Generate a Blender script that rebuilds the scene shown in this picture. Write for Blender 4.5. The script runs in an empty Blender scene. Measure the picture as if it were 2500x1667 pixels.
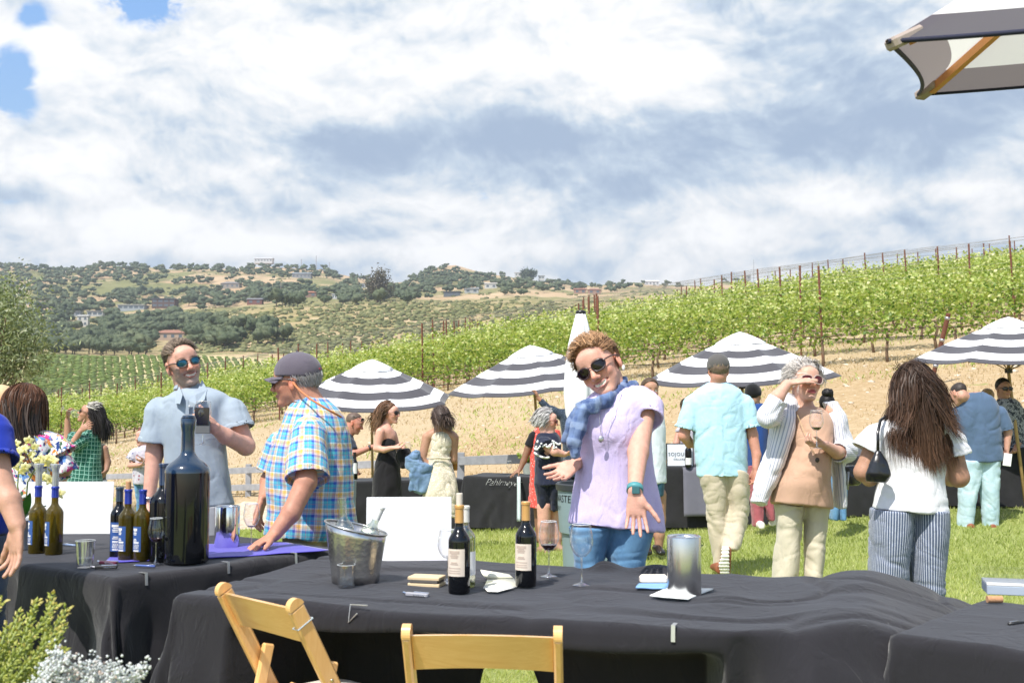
import bpy, math, random
import numpy as np
from mathutils import Vector, Matrix
random.seed(7); RNG = np.random.default_rng(11)
R = math.radians
S = bpy.context.scene
C = S.collection
F = 2700.0; CX = 1250.0; CY = 833.5; HZ = 1000.0; CAMH = 1.38
PIT = math.atan((HZ-CY)/F)
cam = bpy.data.cameras.new("camera"); camo = bpy.data.objects.new("camera", cam); C.objects.link(camo)
cam.sensor_width = 36; cam.lens = 36*F/2500; cam.clip_start = .1; cam.clip_end = 20000
camo.location = (0, 0, CAMH); camo.rotation_euler = (math.pi/2+PIT, 0, 0)
cam.dof.use_dof = True; cam.dof.focus_distance = 8.5; cam.dof.aperture_fstop = 8.0
S.camera = camo
SUN_EL = R(56); SUN_AZ = R(-32)      # azimuth from straight behind the camera, towards its left
sdir = np.array([math.sin(SUN_AZ)*math.cos(SUN_EL), -math.cos(SUN_AZ)*math.cos(SUN_EL), math.sin(SUN_EL)])
W = bpy.data.worlds.new("World"); S.world = W; W.use_nodes = True
nt = W.node_tree; nt.nodes.clear()

class NB:                                   # small node builder
    def __init__(s, tree): s.t = tree
    def new(s, kind, **kw):
        n = s.t.nodes.new(kind)
        for k, v in kw.items(): setattr(n, k, v)
        return n
    def put(s, sock, v):
        if isinstance(v, bpy.types.NodeSocket): s.t.links.new(v, sock)
        elif v is not None:
            if hasattr(sock.default_value, '__len__') and not hasattr(v, '__len__'): v = [v]*len(sock.default_value)
            if hasattr(v, '__len__') and len(v) == 3 and len(sock.default_value) == 4: v = (*v, 1)
            sock.default_value = v
    def m(s, op, a, b=None, c=None, clamp=False):
        n = s.new('ShaderNodeMath', operation=op, use_clamp=clamp)
        s.put(n.inputs[0], a)
        if b is not None: s.put(n.inputs[1], b)
        if c is not None: s.put(n.inputs[2], c)
        return n.outputs[0]
    def vm(s, op, a, b=None):
        n = s.new('ShaderNodeVectorMath', operation=op); s.put(n.inputs[0], a)
        if b is not None: s.put(n.inputs[3 if op == 'SCALE' else 1], b)
        return n.outputs[1] if op in ('LENGTH', 'DOT_PRODUCT', 'DISTANCE') else n.outputs[0]
    def mix(s, f, a, b, blend='MIX'):
        n = s.new('ShaderNodeMix', data_type='RGBA', blend_type=blend, clamp_factor=True)
        s.put(n.inputs[0], f); s.put(n.inputs[6], a); s.put(n.inputs[7], b); return n.outputs[2]
    def noise(s, vec, scale, detail=4, rough=.55, dist=0, col=False):
        n = s.new('ShaderNodeTexNoise'); s.put(n.inputs['Vector'], vec)
        n.inputs['Scale'].default_value = scale; n.inputs['Detail'].default_value = detail
        n.inputs['Roughness'].default_value = rough; n.inputs['Distortion'].default_value = dist
        return n.outputs[1 if col else 0]
    def vor(s, vec, scale, out='Distance', **kw):
        n = s.new('ShaderNodeTexVoronoi', **kw); s.put(n.inputs['Vector'], vec); n.inputs['Scale'].default_value = scale
        return n.outputs[out]
    def ramp(s, f, stops, interp='LINEAR'):
        n = s.new('ShaderNodeValToRGB'); n.color_ramp.interpolation = interp
        el = n.color_ramp.elements
        while len(el) < len(stops): el.new(.5)
        for e, (p, c) in zip(el, stops): e.position = p; e.color = (*c, 1) if hasattr(c, '__len__') else (c, c, c, 1)
        s.put(n.inputs[0], f); return n.outputs[0]
    def sep(s, v):
        n = s.new('ShaderNodeSeparateXYZ'); s.put(n.inputs[0], v); return n.outputs
    def comb(s, x, y, z=0):
        n = s.new('ShaderNodeCombineXYZ'); s.put(n.inputs[0], x); s.put(n.inputs[1], y); s.put(n.inputs[2], z); return n.outputs[0]
    def ss(s, f, lo, hi, a=0, b=1):
        n = s.new('ShaderNodeMapRange', interpolation_type='SMOOTHSTEP'); s.put(n.inputs[0], f)
        s.put(n.inputs[1], lo); s.put(n.inputs[2], hi); s.put(n.inputs[3], a); s.put(n.inputs[4], b); return n.outputs[0]

b = NB(nt)
sky = b.new('ShaderNodeTexSky', sky_type='NISHITA', sun_disc=False, sun_elevation=SUN_EL, sun_rotation=math.pi-SUN_AZ if False else math.atan2(sdir[0], sdir[1]))
tc = b.new('ShaderNodeTexCoord'); x, y, z = b.sep(tc.outputs['Generated'])
az = b.m('ARCTAN2', x, y); el = b.m('ARCSINE', z)
AZ = lambda px: math.atan((px-CX)/F); EL = lambda py: math.atan((HZ-py)/F)
def blobs(lst):
    tot = None
    for (px, py, rx, ry, amp) in lst:
        dx = b.m('MULTIPLY', b.m('SUBTRACT', az, AZ(px)), F/rx); dy = b.m('MULTIPLY', b.m('SUBTRACT', el, EL(py)), F/ry)
        g = b.m('EXPONENT', b.m('MULTIPLY', b.m('ADD', b.m('MULTIPLY', dx, dx), b.m('MULTIPLY', dy, dy)), -1))
        g = b.m('MULTIPLY', g, amp); tot = g if tot is None else b.m('ADD', tot, g)
    return tot
v1 = b.comb(az, b.m('MULTIPLY', el, 1.45), 5.3)
warp = b.noise(v1, 5, 3, .5, col=True)
v2 = b.vm('ADD', v1, b.vm('SCALE', b.vm('SUBTRACT', warp, (.5, .5, .5)), .10))
nbig = b.noise(v2, 4.2, 7, .56); nfine = b.noise(v2, 12, 8, .6); nbil = b.noise(v2, 20, 6, .55)
shade = b.m('ADD', b.m('MULTIPLY', b.m('SUBTRACT', nbig, .5), 2.3), b.m('MULTIPLY', b.m('SUBTRACT', nfine, .5), 1.0))
sb = blobs([(400, 190, 330, 150, .55), (900, 60, 420, 130, .38), (1450, 130, 330, 110, .35), (1700, 340, 620, 75, -.62), (2250, 330, 420, 130, -.55),
            (900, 330, 500, 40, -.32), (2050, 500, 420, 60, .35), (1900, 560, 500, 60, .35), (1000, 500, 260, 50, .42), (200, 400, 300, 60, .32), (1400, 440, 260, 50, -.3),
            (150, 520, 420, 24, -.30), (700, 610, 560, 34, .55), (250, 560, 260, 34, .35), (1950, 500, 420, 50, .35), (500, 600, 300, 40, .40), (800, 620, 260, 26, .42), (1500, 610, 420, 45, .28), (1950, 430, 160, 50, .3), (2350, 200, 300, 60, -.15),
            (40, 460, 200, 40, .35), (1250, 250, 260, 60, -.12), (1650, 200, 200, 60, .2), (2350, 560, 220, 60, -.3), (650, 350, 300, 40, -.2)])
vup = b.vm('ADD', v2, (0, .022, 0)); rel = b.m('SUBTRACT', b.noise(v2, 7, 5, .55), b.noise(vup, 7, 5, .55)); rel2 = b.m('SUBTRACT', nbil, b.noise(b.vm('ADD', v2, (.004, .008, 0)), 20, 6, .55))
shade = b.m('ADD', b.m('ADD', shade, sb), b.m('ADD', b.m('MULTIPLY', rel, 3.3), b.m('MULTIPLY', rel2, 1.5)))
light = b.ss(shade, -.88, .84)
ccol = b.ramp(light, [(0, (.40, .51, .68)), (.30, (.58, .69, .82)), (.55, (.80, .86, .92)), (.78, (.97, .985, 1.0)), (1, (1.12, 1.12, 1.12))])
gap = blobs([(330, 30, 105, 62, .55), (60, 100, 70, 40, .22), (10, 270, 60, 75, .42), (1182, 480, 26, 26, .26),
             (1700, 20, 90, 30, .16), (30, 535, 40, 12, .25), (2180, 470, 70, 30, .1)])
gapn = b.m('MULTIPLY', gap, b.m('ADD', b.m('MULTIPLY', b.m('SUBTRACT', nbil, .5), 5.0), 1.0))
cover = b.ss(gapn, .10, .30, 1, 0)
above = b.ss(el, -.03, .0)
blue = b.ramp(b.ss(el, 0, .45), [(0, (.50, .72, .92)), (1, (.22, .46, .92))])
ccol2 = b.mix(cover, blue, ccol)
over = b.ss(y, -.05, .35)                                  # clouds of the photo lie ahead; behind the camera the sky is clear
bgc = b.new('ShaderNodeBackground'); b.put(bgc.inputs[0], ccol2); bgc.inputs[1].default_value = .80
bgs = b.new('ShaderNodeBackground'); b.put(bgs.inputs[0], sky.outputs[0]); bgs.inputs[1].default_value = .15
mx = b.new('ShaderNodeMixShader'); b.put(mx.inputs[0], b.m('MULTIPLY', over, above)); nt.links.new(bgs.outputs[0], mx.inputs[1]); nt.links.new(bgc.outputs[0], mx.inputs[2])
wo = b.new('ShaderNodeOutputWorld'); nt.links.new(mx.outputs[0], wo.inputs[0])
sun = bpy.data.lights.new("sun", 'SUN'); sun.energy = 4.6; sun.angle = R(.5); sun.color = (1, .955, .88)
suno = bpy.data.objects.new("sun", sun); C.objects.link(suno); suno.location = (0, 0, 50)
suno.rotation_euler = Vector(sdir).to_track_quat('Z', 'Y').to_euler()
S.view_settings.view_transform = 'Standard'; S.view_settings.look = 'None'; S.view_settings.exposure = .36; S.view_settings.gamma = 1
S.cycles.max_bounces = 8; S.cycles.transparent_max_bounces = 24; S.cycles.diffuse_bounces = 3; S.cycles.use_fast_gi = False
S.cycles.caustics_reflective = False; S.cycles.caustics_refractive = False
cp, sp_ = math.cos(PIT), math.sin(PIT)
def at(px, py, d):
    dx = (px-CX)/F; dz = (CY-py)/F
    Y = cp-dz*sp_; Z = sp_+dz*cp; k = d/Y
    return np.array([dx*k, d, CAMH+Z*k])
def on(px, py, z):
    dx = (px-CX)/F; dz = (CY-py)/F
    Y = cp-dz*sp_; Z = sp_+dz*cp; k = (z-CAMH)/Z
    return np.array([dx*k, Y*k, z])
def zat(px, py, d): return at(px, py, d)[2]
def tag(o, label=None, cat=None, group=None, kind=None):
    if label: o['label'] = label
    if cat: o['category'] = cat
    if group: o['group'] = group
    if kind: o['kind'] = kind
    return o
def empty(name, loc, label, cat, group=None, rz=0):
    o = bpy.data.objects.new(name, None); C.objects.link(o); o.location = tuple(float(v) for v in loc); o.rotation_euler = (0, 0, rz); o.empty_display_size = .1
    return tag(o, label, cat, group)
def mesh(name, V, Fc, mat=None, parent=None, smooth=True, col=None, uv=None, local=False, mi=None):
    """V world coordinates (or local=True); a child is stored relative to its root's location"""
    V = np.asarray(V, dtype=np.float32).reshape(-1, 3)
    if parent is not None and not local:
        r = parent
        while r.parent: r = r.parent
        V = V-np.array(r.location, dtype=np.float32)
    me = bpy.data.meshes.new(name)
    if isinstance(Fc, np.ndarray):
        nf, k = Fc.shape; me.vertices.add(len(V)); me.vertices.foreach_set('co', V.ravel())
        me.loops.add(nf*k); me.loops.foreach_set('vertex_index', Fc.astype(np.int32).ravel())
        me.polygons.add(nf); me.polygons.foreach_set('loop_start', np.arange(0, nf*k, k, dtype=np.int32))
        me.update(calc_edges=True)
    else:
        me.from_pydata([tuple(map(float, v)) for v in V], [], [list(map(int, f)) for f in Fc]); me.update()
    if smooth and len(me.polygons): me.polygons.foreach_set('use_smooth', np.ones(len(me.polygons), dtype=bool))
    if col is not None:
        a = me.color_attributes.new('col', 'FLOAT_COLOR', 'POINT'); c = np.ones((len(V), 4), dtype=np.float32); c[:, :3] = col
        a.data.foreach_set('color', c.ravel())
    if uv is not None:
        a = me.attributes.new('cuv', 'FLOAT_VECTOR', 'POINT'); u3 = np.zeros((len(V), 3), dtype=np.float32); u3[:, :uv.shape[1]] = uv
        a.data.foreach_set('vector', u3.ravel())
    if mat is not None:
        for mm in (mat if isinstance(mat, (list, tuple)) else [mat]): me.materials.append(mm)
    if mi is not None: me.polygons.foreach_set('material_index', np.asarray(mi, dtype=np.int32))
    o = bpy.data.objects.new(name, me); C.objects.link(o)
    if parent is not None: o.parent = parent
    return o
class MB:
    """collects shapes into one mesh"""
    def __init__(s): s.V = []; s.F = []; s.M = []; s.m = 0
    def add(s, V, Fc):
        o = len(s.V); s.V += [tuple(map(float, v)) for v in V]; s.F += [tuple(int(i)+o for i in f) for f in Fc]; s.M += [s.m]*len(Fc)
    def box(s, c, size, rot=None, bev=0):
        hx, hy, hz = [v/2 for v in size]; c = np.asarray(c, float)
        if bev <= 0:
            P = np.array([[x, y, z] for x in (-hx, hx) for y in (-hy, hy) for z in (-hz, hz)])
            Fc = [(0, 1, 3, 2), (4, 6, 7, 5), (0, 4, 5, 1), (2, 3, 7, 6), (0, 2, 6, 4), (1, 5, 7, 3)]
        else:
            P = []; idx = {}
            for sx in (-1, 1):
                for sy in (-1, 1):
                    for sz in (-1, 1):
                        for a in range(3):
                            q = [sx*(hx-bev), sy*(hy-bev), sz*(hz-bev)]; q[a] = (sx*hx, sy*hy, sz*hz)[a]
                            idx[sx, sy, sz, a] = len(P); P.append(q)
            P = np.array(P); Fc = []
            for a in range(3):
                o1, o2 = [(1, 2), (2, 0), (0, 1)][a]
                for sg in (-1, 1):
                    q = []
                    for (p1, p2) in ((-1, -1), (1, -1), (1, 1), (-1, 1)):
                        t = [0, 0, 0]; t[a] = sg; t[o1] = p1; t[o2] = p2; q.append(idx[t[0], t[1], t[2], a])
                    Fc.append(q if sg > 0 else q[::-1])
            for a in range(3):          # edges parallel to a
                o1, o2 = [(1, 2), (2, 0), (0, 1)][a]
                for p1 in (-1, 1):
                    for p2 in (-1, 1):
                        def k(sa, ax):
                            t = [0, 0, 0]; t[a] = sa; t[o1] = p1; t[o2] = p2; return idx[t[0], t[1], t[2], ax]
                        q = [k(-1, o1), k(1, o1), k(1, o2), k(-1, o2)]
                        Fc.append(q if p1*p2 < 0 else q[::-1])
            for sx in (-1, 1):
                for sy in (-1, 1):
                    for sz in (-1, 1):
                        q = [idx[sx, sy, sz, 0], idx[sx, sy, sz, 1], idx[sx, sy, sz, 2]]
                        Fc.append(q if sx*sy*sz > 0 else q[::-1])
        if rot is not None: P = P@np.asarray(rot).T
        s.add(P+c, Fc)
    def bar(s, p, q, w, h, up=(0, 0, 1), bev=0):
        p = np.asarray(p, float); q = np.asarray(q, float); d = q-p; L = np.linalg.norm(d); d /= L
        up = np.asarray(up, float); x = np.cross(up, d)
        if np.linalg.norm(x) < 1e-6: x = np.cross((1, 0, 0), d)
        x /= np.linalg.norm(x); z = np.cross(d, x)
        s.box((p+q)/2, (w, L, h), np.stack([x, d, z], 1), bev)
    def tube(s, pts, r, n=8, cap=True):
        pts = [np.asarray(p, float) for p in pts]; rs = r if hasattr(r, '__len__') else [r]*len(pts)
        rings = []; px = None
        for i, p in enumerate(pts):
            d = pts[min(i+1, len(pts)-1)]-pts[max(i-1, 0)]; d /= (np.linalg.norm(d)+1e-9)
            if px is None:
                px = np.cross(d, (0, 0, 1)); px = np.cross(d, (1, 0, 0)) if np.linalg.norm(px) < .1 else px
            px = px-d*np.dot(px, d); px /= np.linalg.norm(px); py = np.cross(d, px)
            rings.append([p+rs[i]*(math.cos(2*math.pi*k/n)*px+math.sin(2*math.pi*k/n)*py) for k in range(n)])
        V = [v for rg in rings for v in rg]; Fc = []
        for i in range(len(rings)-1):
            for k in range(n): Fc.append((i*n+k, i*n+(k+1) % n, (i+1)*n+(k+1) % n, (i+1)*n+k))
        if cap: Fc.append(tuple(range(n))[::-1]); Fc.append(tuple((len(rings)-1)*n+k for k in range(n)))
        s.add(V, Fc)
    def lathe(s, prof, c=(0, 0, 0), n=24, cap=True):
        V = []; Fc = []; c = np.asarray(c, float)
        for (r, z) in prof:
            for k in range(n): V.append(c+(r*math.cos(2*math.pi*k/n), r*math.sin(2*math.pi*k/n), z))
        for i in range(len(prof)-1):
            for k in range(n): Fc.append((i*n+k, i*n+(k+1) % n, (i+1)*n+(k+1) % n, (i+1)*n+k))
        if cap:
            if prof[0][0] > 1e-5: Fc.append(tuple(range(n))[::-1])
            if prof[-1][0] > 1e-5: Fc.append(tuple((len(prof)-1)*n+k for k in range(n)))
        s.add(V, Fc)
    def build(s, name, mat, parent=None, smooth=False, local=True, origin=None):
        V = np.array(s.V)
        if origin is not None: V = V-np.asarray(origin)
        o = mesh(name, V, s.F, mat, parent, smooth, local=local, mi=s.M)
        if origin is not None: o.location = tuple(origin)
        if smooth == 'auto':
            me = o.data; bmk = np.zeros(len(me.edges), bool)
            import bmesh
            bm = bmesh.new(); bm.from_mesh(me)
            for e in bm.edges:
                if len(e.link_faces) == 2 and e.calc_face_angle(0) > .6: e.smooth = False
            bm.to_mesh(me); bm.free()
        return o
def copy_tree(o, parent=None):
    c = o.copy(); C.objects.link(c)
    if parent is not None: c.parent = parent
    for ch in list(o.children): copy_tree(ch, c)
    return c
def _h(ix, iy, iz, seed):
    n = (ix.astype(np.int64)*374761393+iy.astype(np.int64)*668265263+iz.astype(np.int64)*2147483647*3+seed*974634777) & 0xffffffff
    n = ((n ^ (n >> 13))*1274126177) & 0xffffffff
    n = n ^ (n >> 16)
    return (n & 0xffff).astype(np.float32)/32767.5-1
def vnoise(P, freq=1., seed=0):
    P = np.asarray(P, dtype=np.float64)*freq; i = np.floor(P); f = P-i; f = f*f*(3-2*f); i = i.astype(np.int64)
    out = 0
    for dx in (0, 1):
        for dy in (0, 1):
            for dz in (0, 1):
                w = (f[..., 0] if dx else 1-f[..., 0])*(f[..., 1] if dy else 1-f[..., 1])*(f[..., 2] if dz else 1-f[..., 2])
                out = out+w*_h(i[..., 0]+dx, i[..., 1]+dy, i[..., 2]+dz, seed)
    return out
def fbm(P, freq=1., oct=3, seed=0, gain=.5):
    a = 1; t = 0
    for o in range(oct): t = t+a*vnoise(P, freq*2**o, seed+o*17); a *= gain
    return t
MATS = {}
def M(name, col=(.5, .5, .5), rough=.8, metal=0, var=.08, vs=8., bump=0., bs=120., bd=3, sheen=0, coat=0, vcol=None, colfn=None, spec=.5, sub=0, bfn=None, coord='Object', hue=None):
    if name in MATS: return MATS[name]
    m = bpy.data.materials.new(name); m.use_nodes = True; MATS[name] = m
    t = m.node_tree; g = NB(t); bs_ = t.nodes['Principled BSDF']
    tc = g.new('ShaderNodeTexCoord'); P = tc.outputs[coord]
    base = col
    if vcol:
        a = g.new('ShaderNodeAttribute', attribute_name=vcol); base = a.outputs['Color']
    if colfn: base = colfn(g, P)
    if var:
        n = g.noise(P, vs, 4, .6)
        base = g.mix(1, base, g.ramp(n, [(.25, 1-var), (.75, 1+var)]), 'MULTIPLY')
    g.put(bs_.inputs['Base Color'], base)
    bs_.inputs['Roughness'].default_value = rough; bs_.inputs['Metallic'].default_value = metal
    bs_.inputs['Specular IOR Level'].default_value = spec
    if sheen: bs_.inputs['Sheen Weight'].default_value = sheen
    if coat: bs_.inputs['Coat Weight'].default_value = coat; bs_.inputs['Coat Roughness'].default_value = .1
    if sub: bs_.inputs['Subsurface Weight'].default_value = sub; bs_.inputs['Subsurface Radius'].default_value = (.012, .004, .002); bs_.inputs['Subsurface Scale'].default_value = 1
    if bump:
        bn = g.new('ShaderNodeBump'); bn.inputs['Strength'].default_value = 1; bn.inputs['Distance'].default_value = bump
        hgt = bfn(g, P) if bfn else g.noise(P, bs, bd, .6)
        g.put(bn.inputs['Height'], hgt); t.links.new(bn.outputs[0], bs_.inputs['Normal'])
    return m
def thin_glass(name, tint=(1, 1, 1), rough=.02, refl=1.45, dens=.0):
    if name in MATS: return MATS[name]
    m = bpy.data.materials.new(name); m.use_nodes = True; MATS[name] = m
    t = m.node_tree; g = NB(t); t.nodes.clear()
    tr = g.new('ShaderNodeBsdfTransparent'); g.put(tr.inputs[0], tint)
    gl = g.new('ShaderNodeBsdfGlossy'); gl.inputs['Roughness'].default_value = rough
    fr = g.new('ShaderNodeLayerWeight'); fr.inputs[0].default_value = .22
    f = g.m('ADD', g.m('MULTIPLY', g.m('POWER', fr.outputs['Facing'], 1.7), .85), .045+dens, clamp=True)
    mx = g.new('ShaderNodeMixShader'); g.put(mx.inputs[0], f); t.links.new(tr.outputs[0], mx.inputs[1]); t.links.new(gl.outputs[0], mx.inputs[2])
    o = g.new('ShaderNodeOutputMaterial'); t.links.new(mx.outputs[0], o.inputs[0]); return m
def leaf_mat(name, stops, trans=.45, rough=.5):
    """leaf colour from the per-vertex 'col' value run through real leaf colours"""
    m = bpy.data.materials.new(name); m.use_nodes = True; MATS[name] = m
    t = m.node_tree; g = NB(t); t.nodes.clear()
    a = g.new('ShaderNodeAttribute', attribute_name='col'); c = g.ramp(g.sep(a.outputs['Vector'])[0], stops)
    p = g.new('ShaderNodeBsdfPrincipled'); g.put(p.inputs['Base Color'], c); p.inputs['Roughness'].default_value = rough
    tr = g.new('ShaderNodeBsdfTranslucent'); g.put(tr.inputs[0], g.mix(1, c, (1.15, 1.2, .6), 'MULTIPLY'))
    mx = g.new('ShaderNodeMixShader'); mx.inputs[0].default_value = trans; t.links.new(p.outputs[0], mx.inputs[1]); t.links.new(tr.outputs[0], mx.inputs[2])
    o = g.new('ShaderNodeOutputMaterial'); t.links.new(mx.outputs[0], o.inputs[0]); return m
# ================================================================ implicit-surface modeller
def nz(v):
    v = np.asarray(v, float); return v/(np.linalg.norm(v)+1e-12)
class SDF:
    def __init__(s, vox): s.v = vox; s.ops = []
    def _add(s, fn, lo, hi, k, mode, uv=None): s.ops.append((fn, np.asarray(lo, float), np.asarray(hi, float), k, mode, uv)); return s
    def cap(s, p0, r0, p1, r1, k=.012, mode='u'):
        p0 = np.asarray(p0, float); p1 = np.asarray(p1, float); ba = p1-p0; L2 = ba@ba+1e-12; L = math.sqrt(L2); rm = max(r0, r1)
        def fn(X, Y, Z):
            a, b_, c = X-p0[0], Y-p0[1], Z-p0[2]; t = np.clip((a*ba[0]+b_*ba[1]+c*ba[2])/L2, 0, 1)
            return np.sqrt((a-t*ba[0])**2+(b_-t*ba[1])**2+(c-t*ba[2])**2)-(r0+(r1-r0)*t)
        ax = ba/L; u = nz(np.cross(ax, (0, 1, 0.01))); v = np.cross(ax, u)
        return s._add(fn, np.minimum(p0, p1)-rm, np.maximum(p0, p1)+rm, k, mode, (p0, ax, u, v, rm))
    def ell(s, c, r, M3=None, k=.012, mode='u'):
        c = np.asarray(c, float); r = np.asarray(r, float); M3 = np.eye(3) if M3 is None else np.asarray(M3, float)   # columns = axes
        def fn(X, Y, Z):
            a, b_, d = X-c[0], Y-c[1], Z-c[2]
            q = [(a*M3[0, i]+b_*M3[1, i]+d*M3[2, i]) for i in range(3)]
            k0 = np.sqrt((q[0]/r[0])**2+(q[1]/r[1])**2+(q[2]/r[2])**2); k1 = np.sqrt((q[0]/r[0]**2)**2+(q[1]/r[1]**2)**2+(q[2]/r[2]**2)**2)+1e-9
            return k0*(k0-1)/k1
        e = np.sqrt(((M3*r)**2).sum(1))
        return s._add(fn, c-e, c+e, k, mode, (c, M3[:, 2], M3[:, 0], M3[:, 1], r.max()))
    def loft(s, st, u, k=.012, mode='u', rnd=.006):
        """st: [(centre, a, b)], a along u, b across; flat ends"""
        Cn = np.array([q[0] for q in st], float); A = np.array([q[1] for q in st], float); B = np.array([q[2] for q in st], float)
        ax = nz(Cn[-1]-Cn[0]); u = np.asarray(u, float); u = nz(u-ax*(u@ax)); v = np.cross(ax, u)
        T = (Cn-Cn[0])@ax; L = T[-1]
        tt = np.linspace(0, L, 48)
        def sm(vals):
            y = np.interp(tt, T, vals); yp = np.pad(y, 2, mode='edge'); return (yp[:-4]+2*yp[1:-3]+3*yp[2:-2]+2*yp[3:-1]+yp[4:])/9
        A2, B2 = sm(A), sm(B); CC = np.stack([np.interp(tt, T, Cn[:, i]) for i in range(3)], 1)
        off_u = sm((Cn-Cn[0])@u); off_v = sm((Cn-Cn[0])@v); c0 = Cn[0]
        def fn(X, Y, Z):
            a, b_, c = X-c0[0], Y-c0[1], Z-c0[2]
            t = a*ax[0]+b_*ax[1]+c*ax[2]; tc_ = np.clip(t, 0, L)
            fi = tc_*(47/L); i0 = np.minimum(fi.astype(np.int32), 46); fr = fi-i0
            g = lambda arr: arr[i0]*(1-fr)+arr[i0+1]*fr
            pu = a*u[0]+b_*u[1]+c*u[2]-g(off_u); pv = a*v[0]+b_*v[1]+c*v[2]-g(off_v); ra = g(A2); rb = g(B2)
            k0 = np.sqrt((pu/ra)**2+(pv/rb)**2); k1 = np.sqrt((pu/ra**2)**2+(pv/rb**2)**2)+1e-9
            d = k0*(k0-1)/k1; e = np.abs(t-L/2)-L/2
            d1 = d+rnd; e1 = e+rnd
            return np.minimum(np.maximum(d1, e1), 0)+np.sqrt(np.maximum(d1, 0)**2+np.maximum(e1, 0)**2)-rnd
        rm = max(A.max(), B.max()); lo = Cn.min(0)-rm; hi = Cn.max(0)+rm
        return s._add(fn, lo, hi, k, mode, (c0, ax, u, v, (A.mean()+B.mean())/2))
    def half(s, p, n, k=.004, lo=None, hi=None):
        """cuts away the side n points to"""
        p = np.asarray(p, float); n = nz(n)
        fn = lambda X, Y, Z: -((X-p[0])*n[0]+(Y-p[1])*n[1]+(Z-p[2])*n[2])
        return s._add(fn, [-1e3]*3 if lo is None else lo, [1e3]*3 if hi is None else hi, k, 's')
    def build(s, smooth=1, disp=None, want_uv=False):
        v = s.v; U = [o for o in s.ops if o[4] == 'u']
        lo = np.min([o[1] for o in U], 0)-3*v; hi = np.max([o[2] for o in U], 0)+3*v
        dim = np.ceil((hi-lo)/v).astype(int)+1
        G = [(lo[i]+np.arange(dim[i])*v).astype(np.float32) for i in range(3)]
        Fd = np.full(dim, 1., dtype=np.float32)
        for fn, l, h, k, mode, uv in s.ops:
            m = k+2.5*v; i0 = np.clip(np.floor((l-m-lo)/v).astype(int), 0, dim); i1 = np.clip(np.ceil((h+m-lo)/v).astype(int)+1, 0, dim)
            if (i1 <= i0).any(): continue
            sl = tuple(slice(a, c_) for a, c_ in zip(i0, i1))
            d = fn(G[0][sl[0]][:, None, None], G[1][sl[1]][None, :, None], G[2][sl[2]][None, None, :]).astype(np.float32)
            f = Fd[sl]
            if mode == 'u':
                h_ = np.clip(.5+.5*(f-d)/k, 0, 1); Fd[sl] = f*(1-h_)+d*h_-k*h_*(1-h_)
            else:
                d = -d; h_ = np.clip(.5-.5*(f-d)/k, 0, 1); Fd[sl] = f*(1-h_)+d*h_+k*h_*(1-h_)
        V, Q = surface_nets(Fd, lo, v)
        if len(V) == 0: raise RuntimeError('empty sdf')
        for _ in range(smooth): V = relax(V, Q, .5)
        if disp is not None:
            N = vnormals(V, Q); V = V+N*disp(V, N)[:, None]
        s.V, s.Q = V, Q
        if want_uv:
            best = np.full(len(V), 9.); uvw = np.zeros((len(V), 3), np.float32); n_ = 0
            for fn, l, h, k, mode, uv in s.ops:
                if mode != 'u' or uv is None: continue
                n_ += 1
                d = np.abs(fn(V[:, 0], V[:, 1], V[:, 2])); c0, ax, u, w, rr = uv
                q = V-c0; ang = np.arctan2(q@w, q@u); t = q@ax
                b_ = d < best-.002
                best[b_] = d[b_]; uvw[b_, 0] = (ang*rr)[b_]; uvw[b_, 1] = t[b_]; uvw[b_, 2] = n_
            return V, Q, uvw
        return V, Q
def surface_nets(Fd, lo, v):
    ins = Fd < 0; dim = Fd.shape
    cnt = np.zeros([d-1 for d in dim], dtype=np.int8)
    for a in (0, 1):
        for b_ in (0, 1):
            for c in (0, 1): cnt += ins[a:dim[0]-1+a, b_:dim[1]-1+b_, c:dim[2]-1+c]
    act = (cnt > 0) & (cnt < 8); ids = np.argwhere(act)
    idx = np.full(act.shape, -1, dtype=np.int32); idx[act] = np.arange(len(ids))
    acc = np.zeros((len(ids), 3)); num = np.zeros(len(ids))
    corners = [(a, b_, c) for a in (0, 1) for b_ in (0, 1) for c in (0, 1)]
    cv = {c: Fd[ids[:, 0]+c[0], ids[:, 1]+c[1], ids[:, 2]+c[2]] for c in corners}
    for c0 in corners:
        for a in range(3):
            if c0[a]: continue
            c1 = list(c0); c1[a] = 1; c1 = tuple(c1); f0, f1 = cv[c0], cv[c1]; m = (f0 < 0) != (f1 < 0)
            t = f0[m]/(f0[m]-f1[m]); p = np.tile(np.array(c0, float), (m.sum(), 1)); p[:, a] = t
            acc[m] += p; num[m] += 1
    V = (ids+acc/num[:, None])*v+lo
    quads = []
    for a in range(3):
        sl0 = [slice(1, d-1) for d in dim]; sl0[a] = slice(0, dim[a]-1); sl1 = list(sl0); sl1[a] = slice(1, dim[a])
        i0, i1 = ins[tuple(sl0)], ins[tuple(sl1)]; ch = np.argwhere(i0 != i1)
        if len(ch) == 0: continue
        off = np.array([1, 1, 1]); off[a] = 0; g = ch+off; s0 = i0[tuple(ch.T)]
        o1, o2 = (a+1) % 3, (a+2) % 3
        def cell(d1, d2):
            q = g.copy(); q[:, o1] -= d1; q[:, o2] -= d2; return idx[tuple(q.T)]
        q = np.stack([cell(1, 1), cell(0, 1), cell(0, 0), cell(1, 0)], 1); q[~s0] = q[~s0][:, ::-1]; quads.append(q)
    Q = np.concatenate(quads); Q = Q[(Q >= 0).all(1)]
    return V, Q
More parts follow.
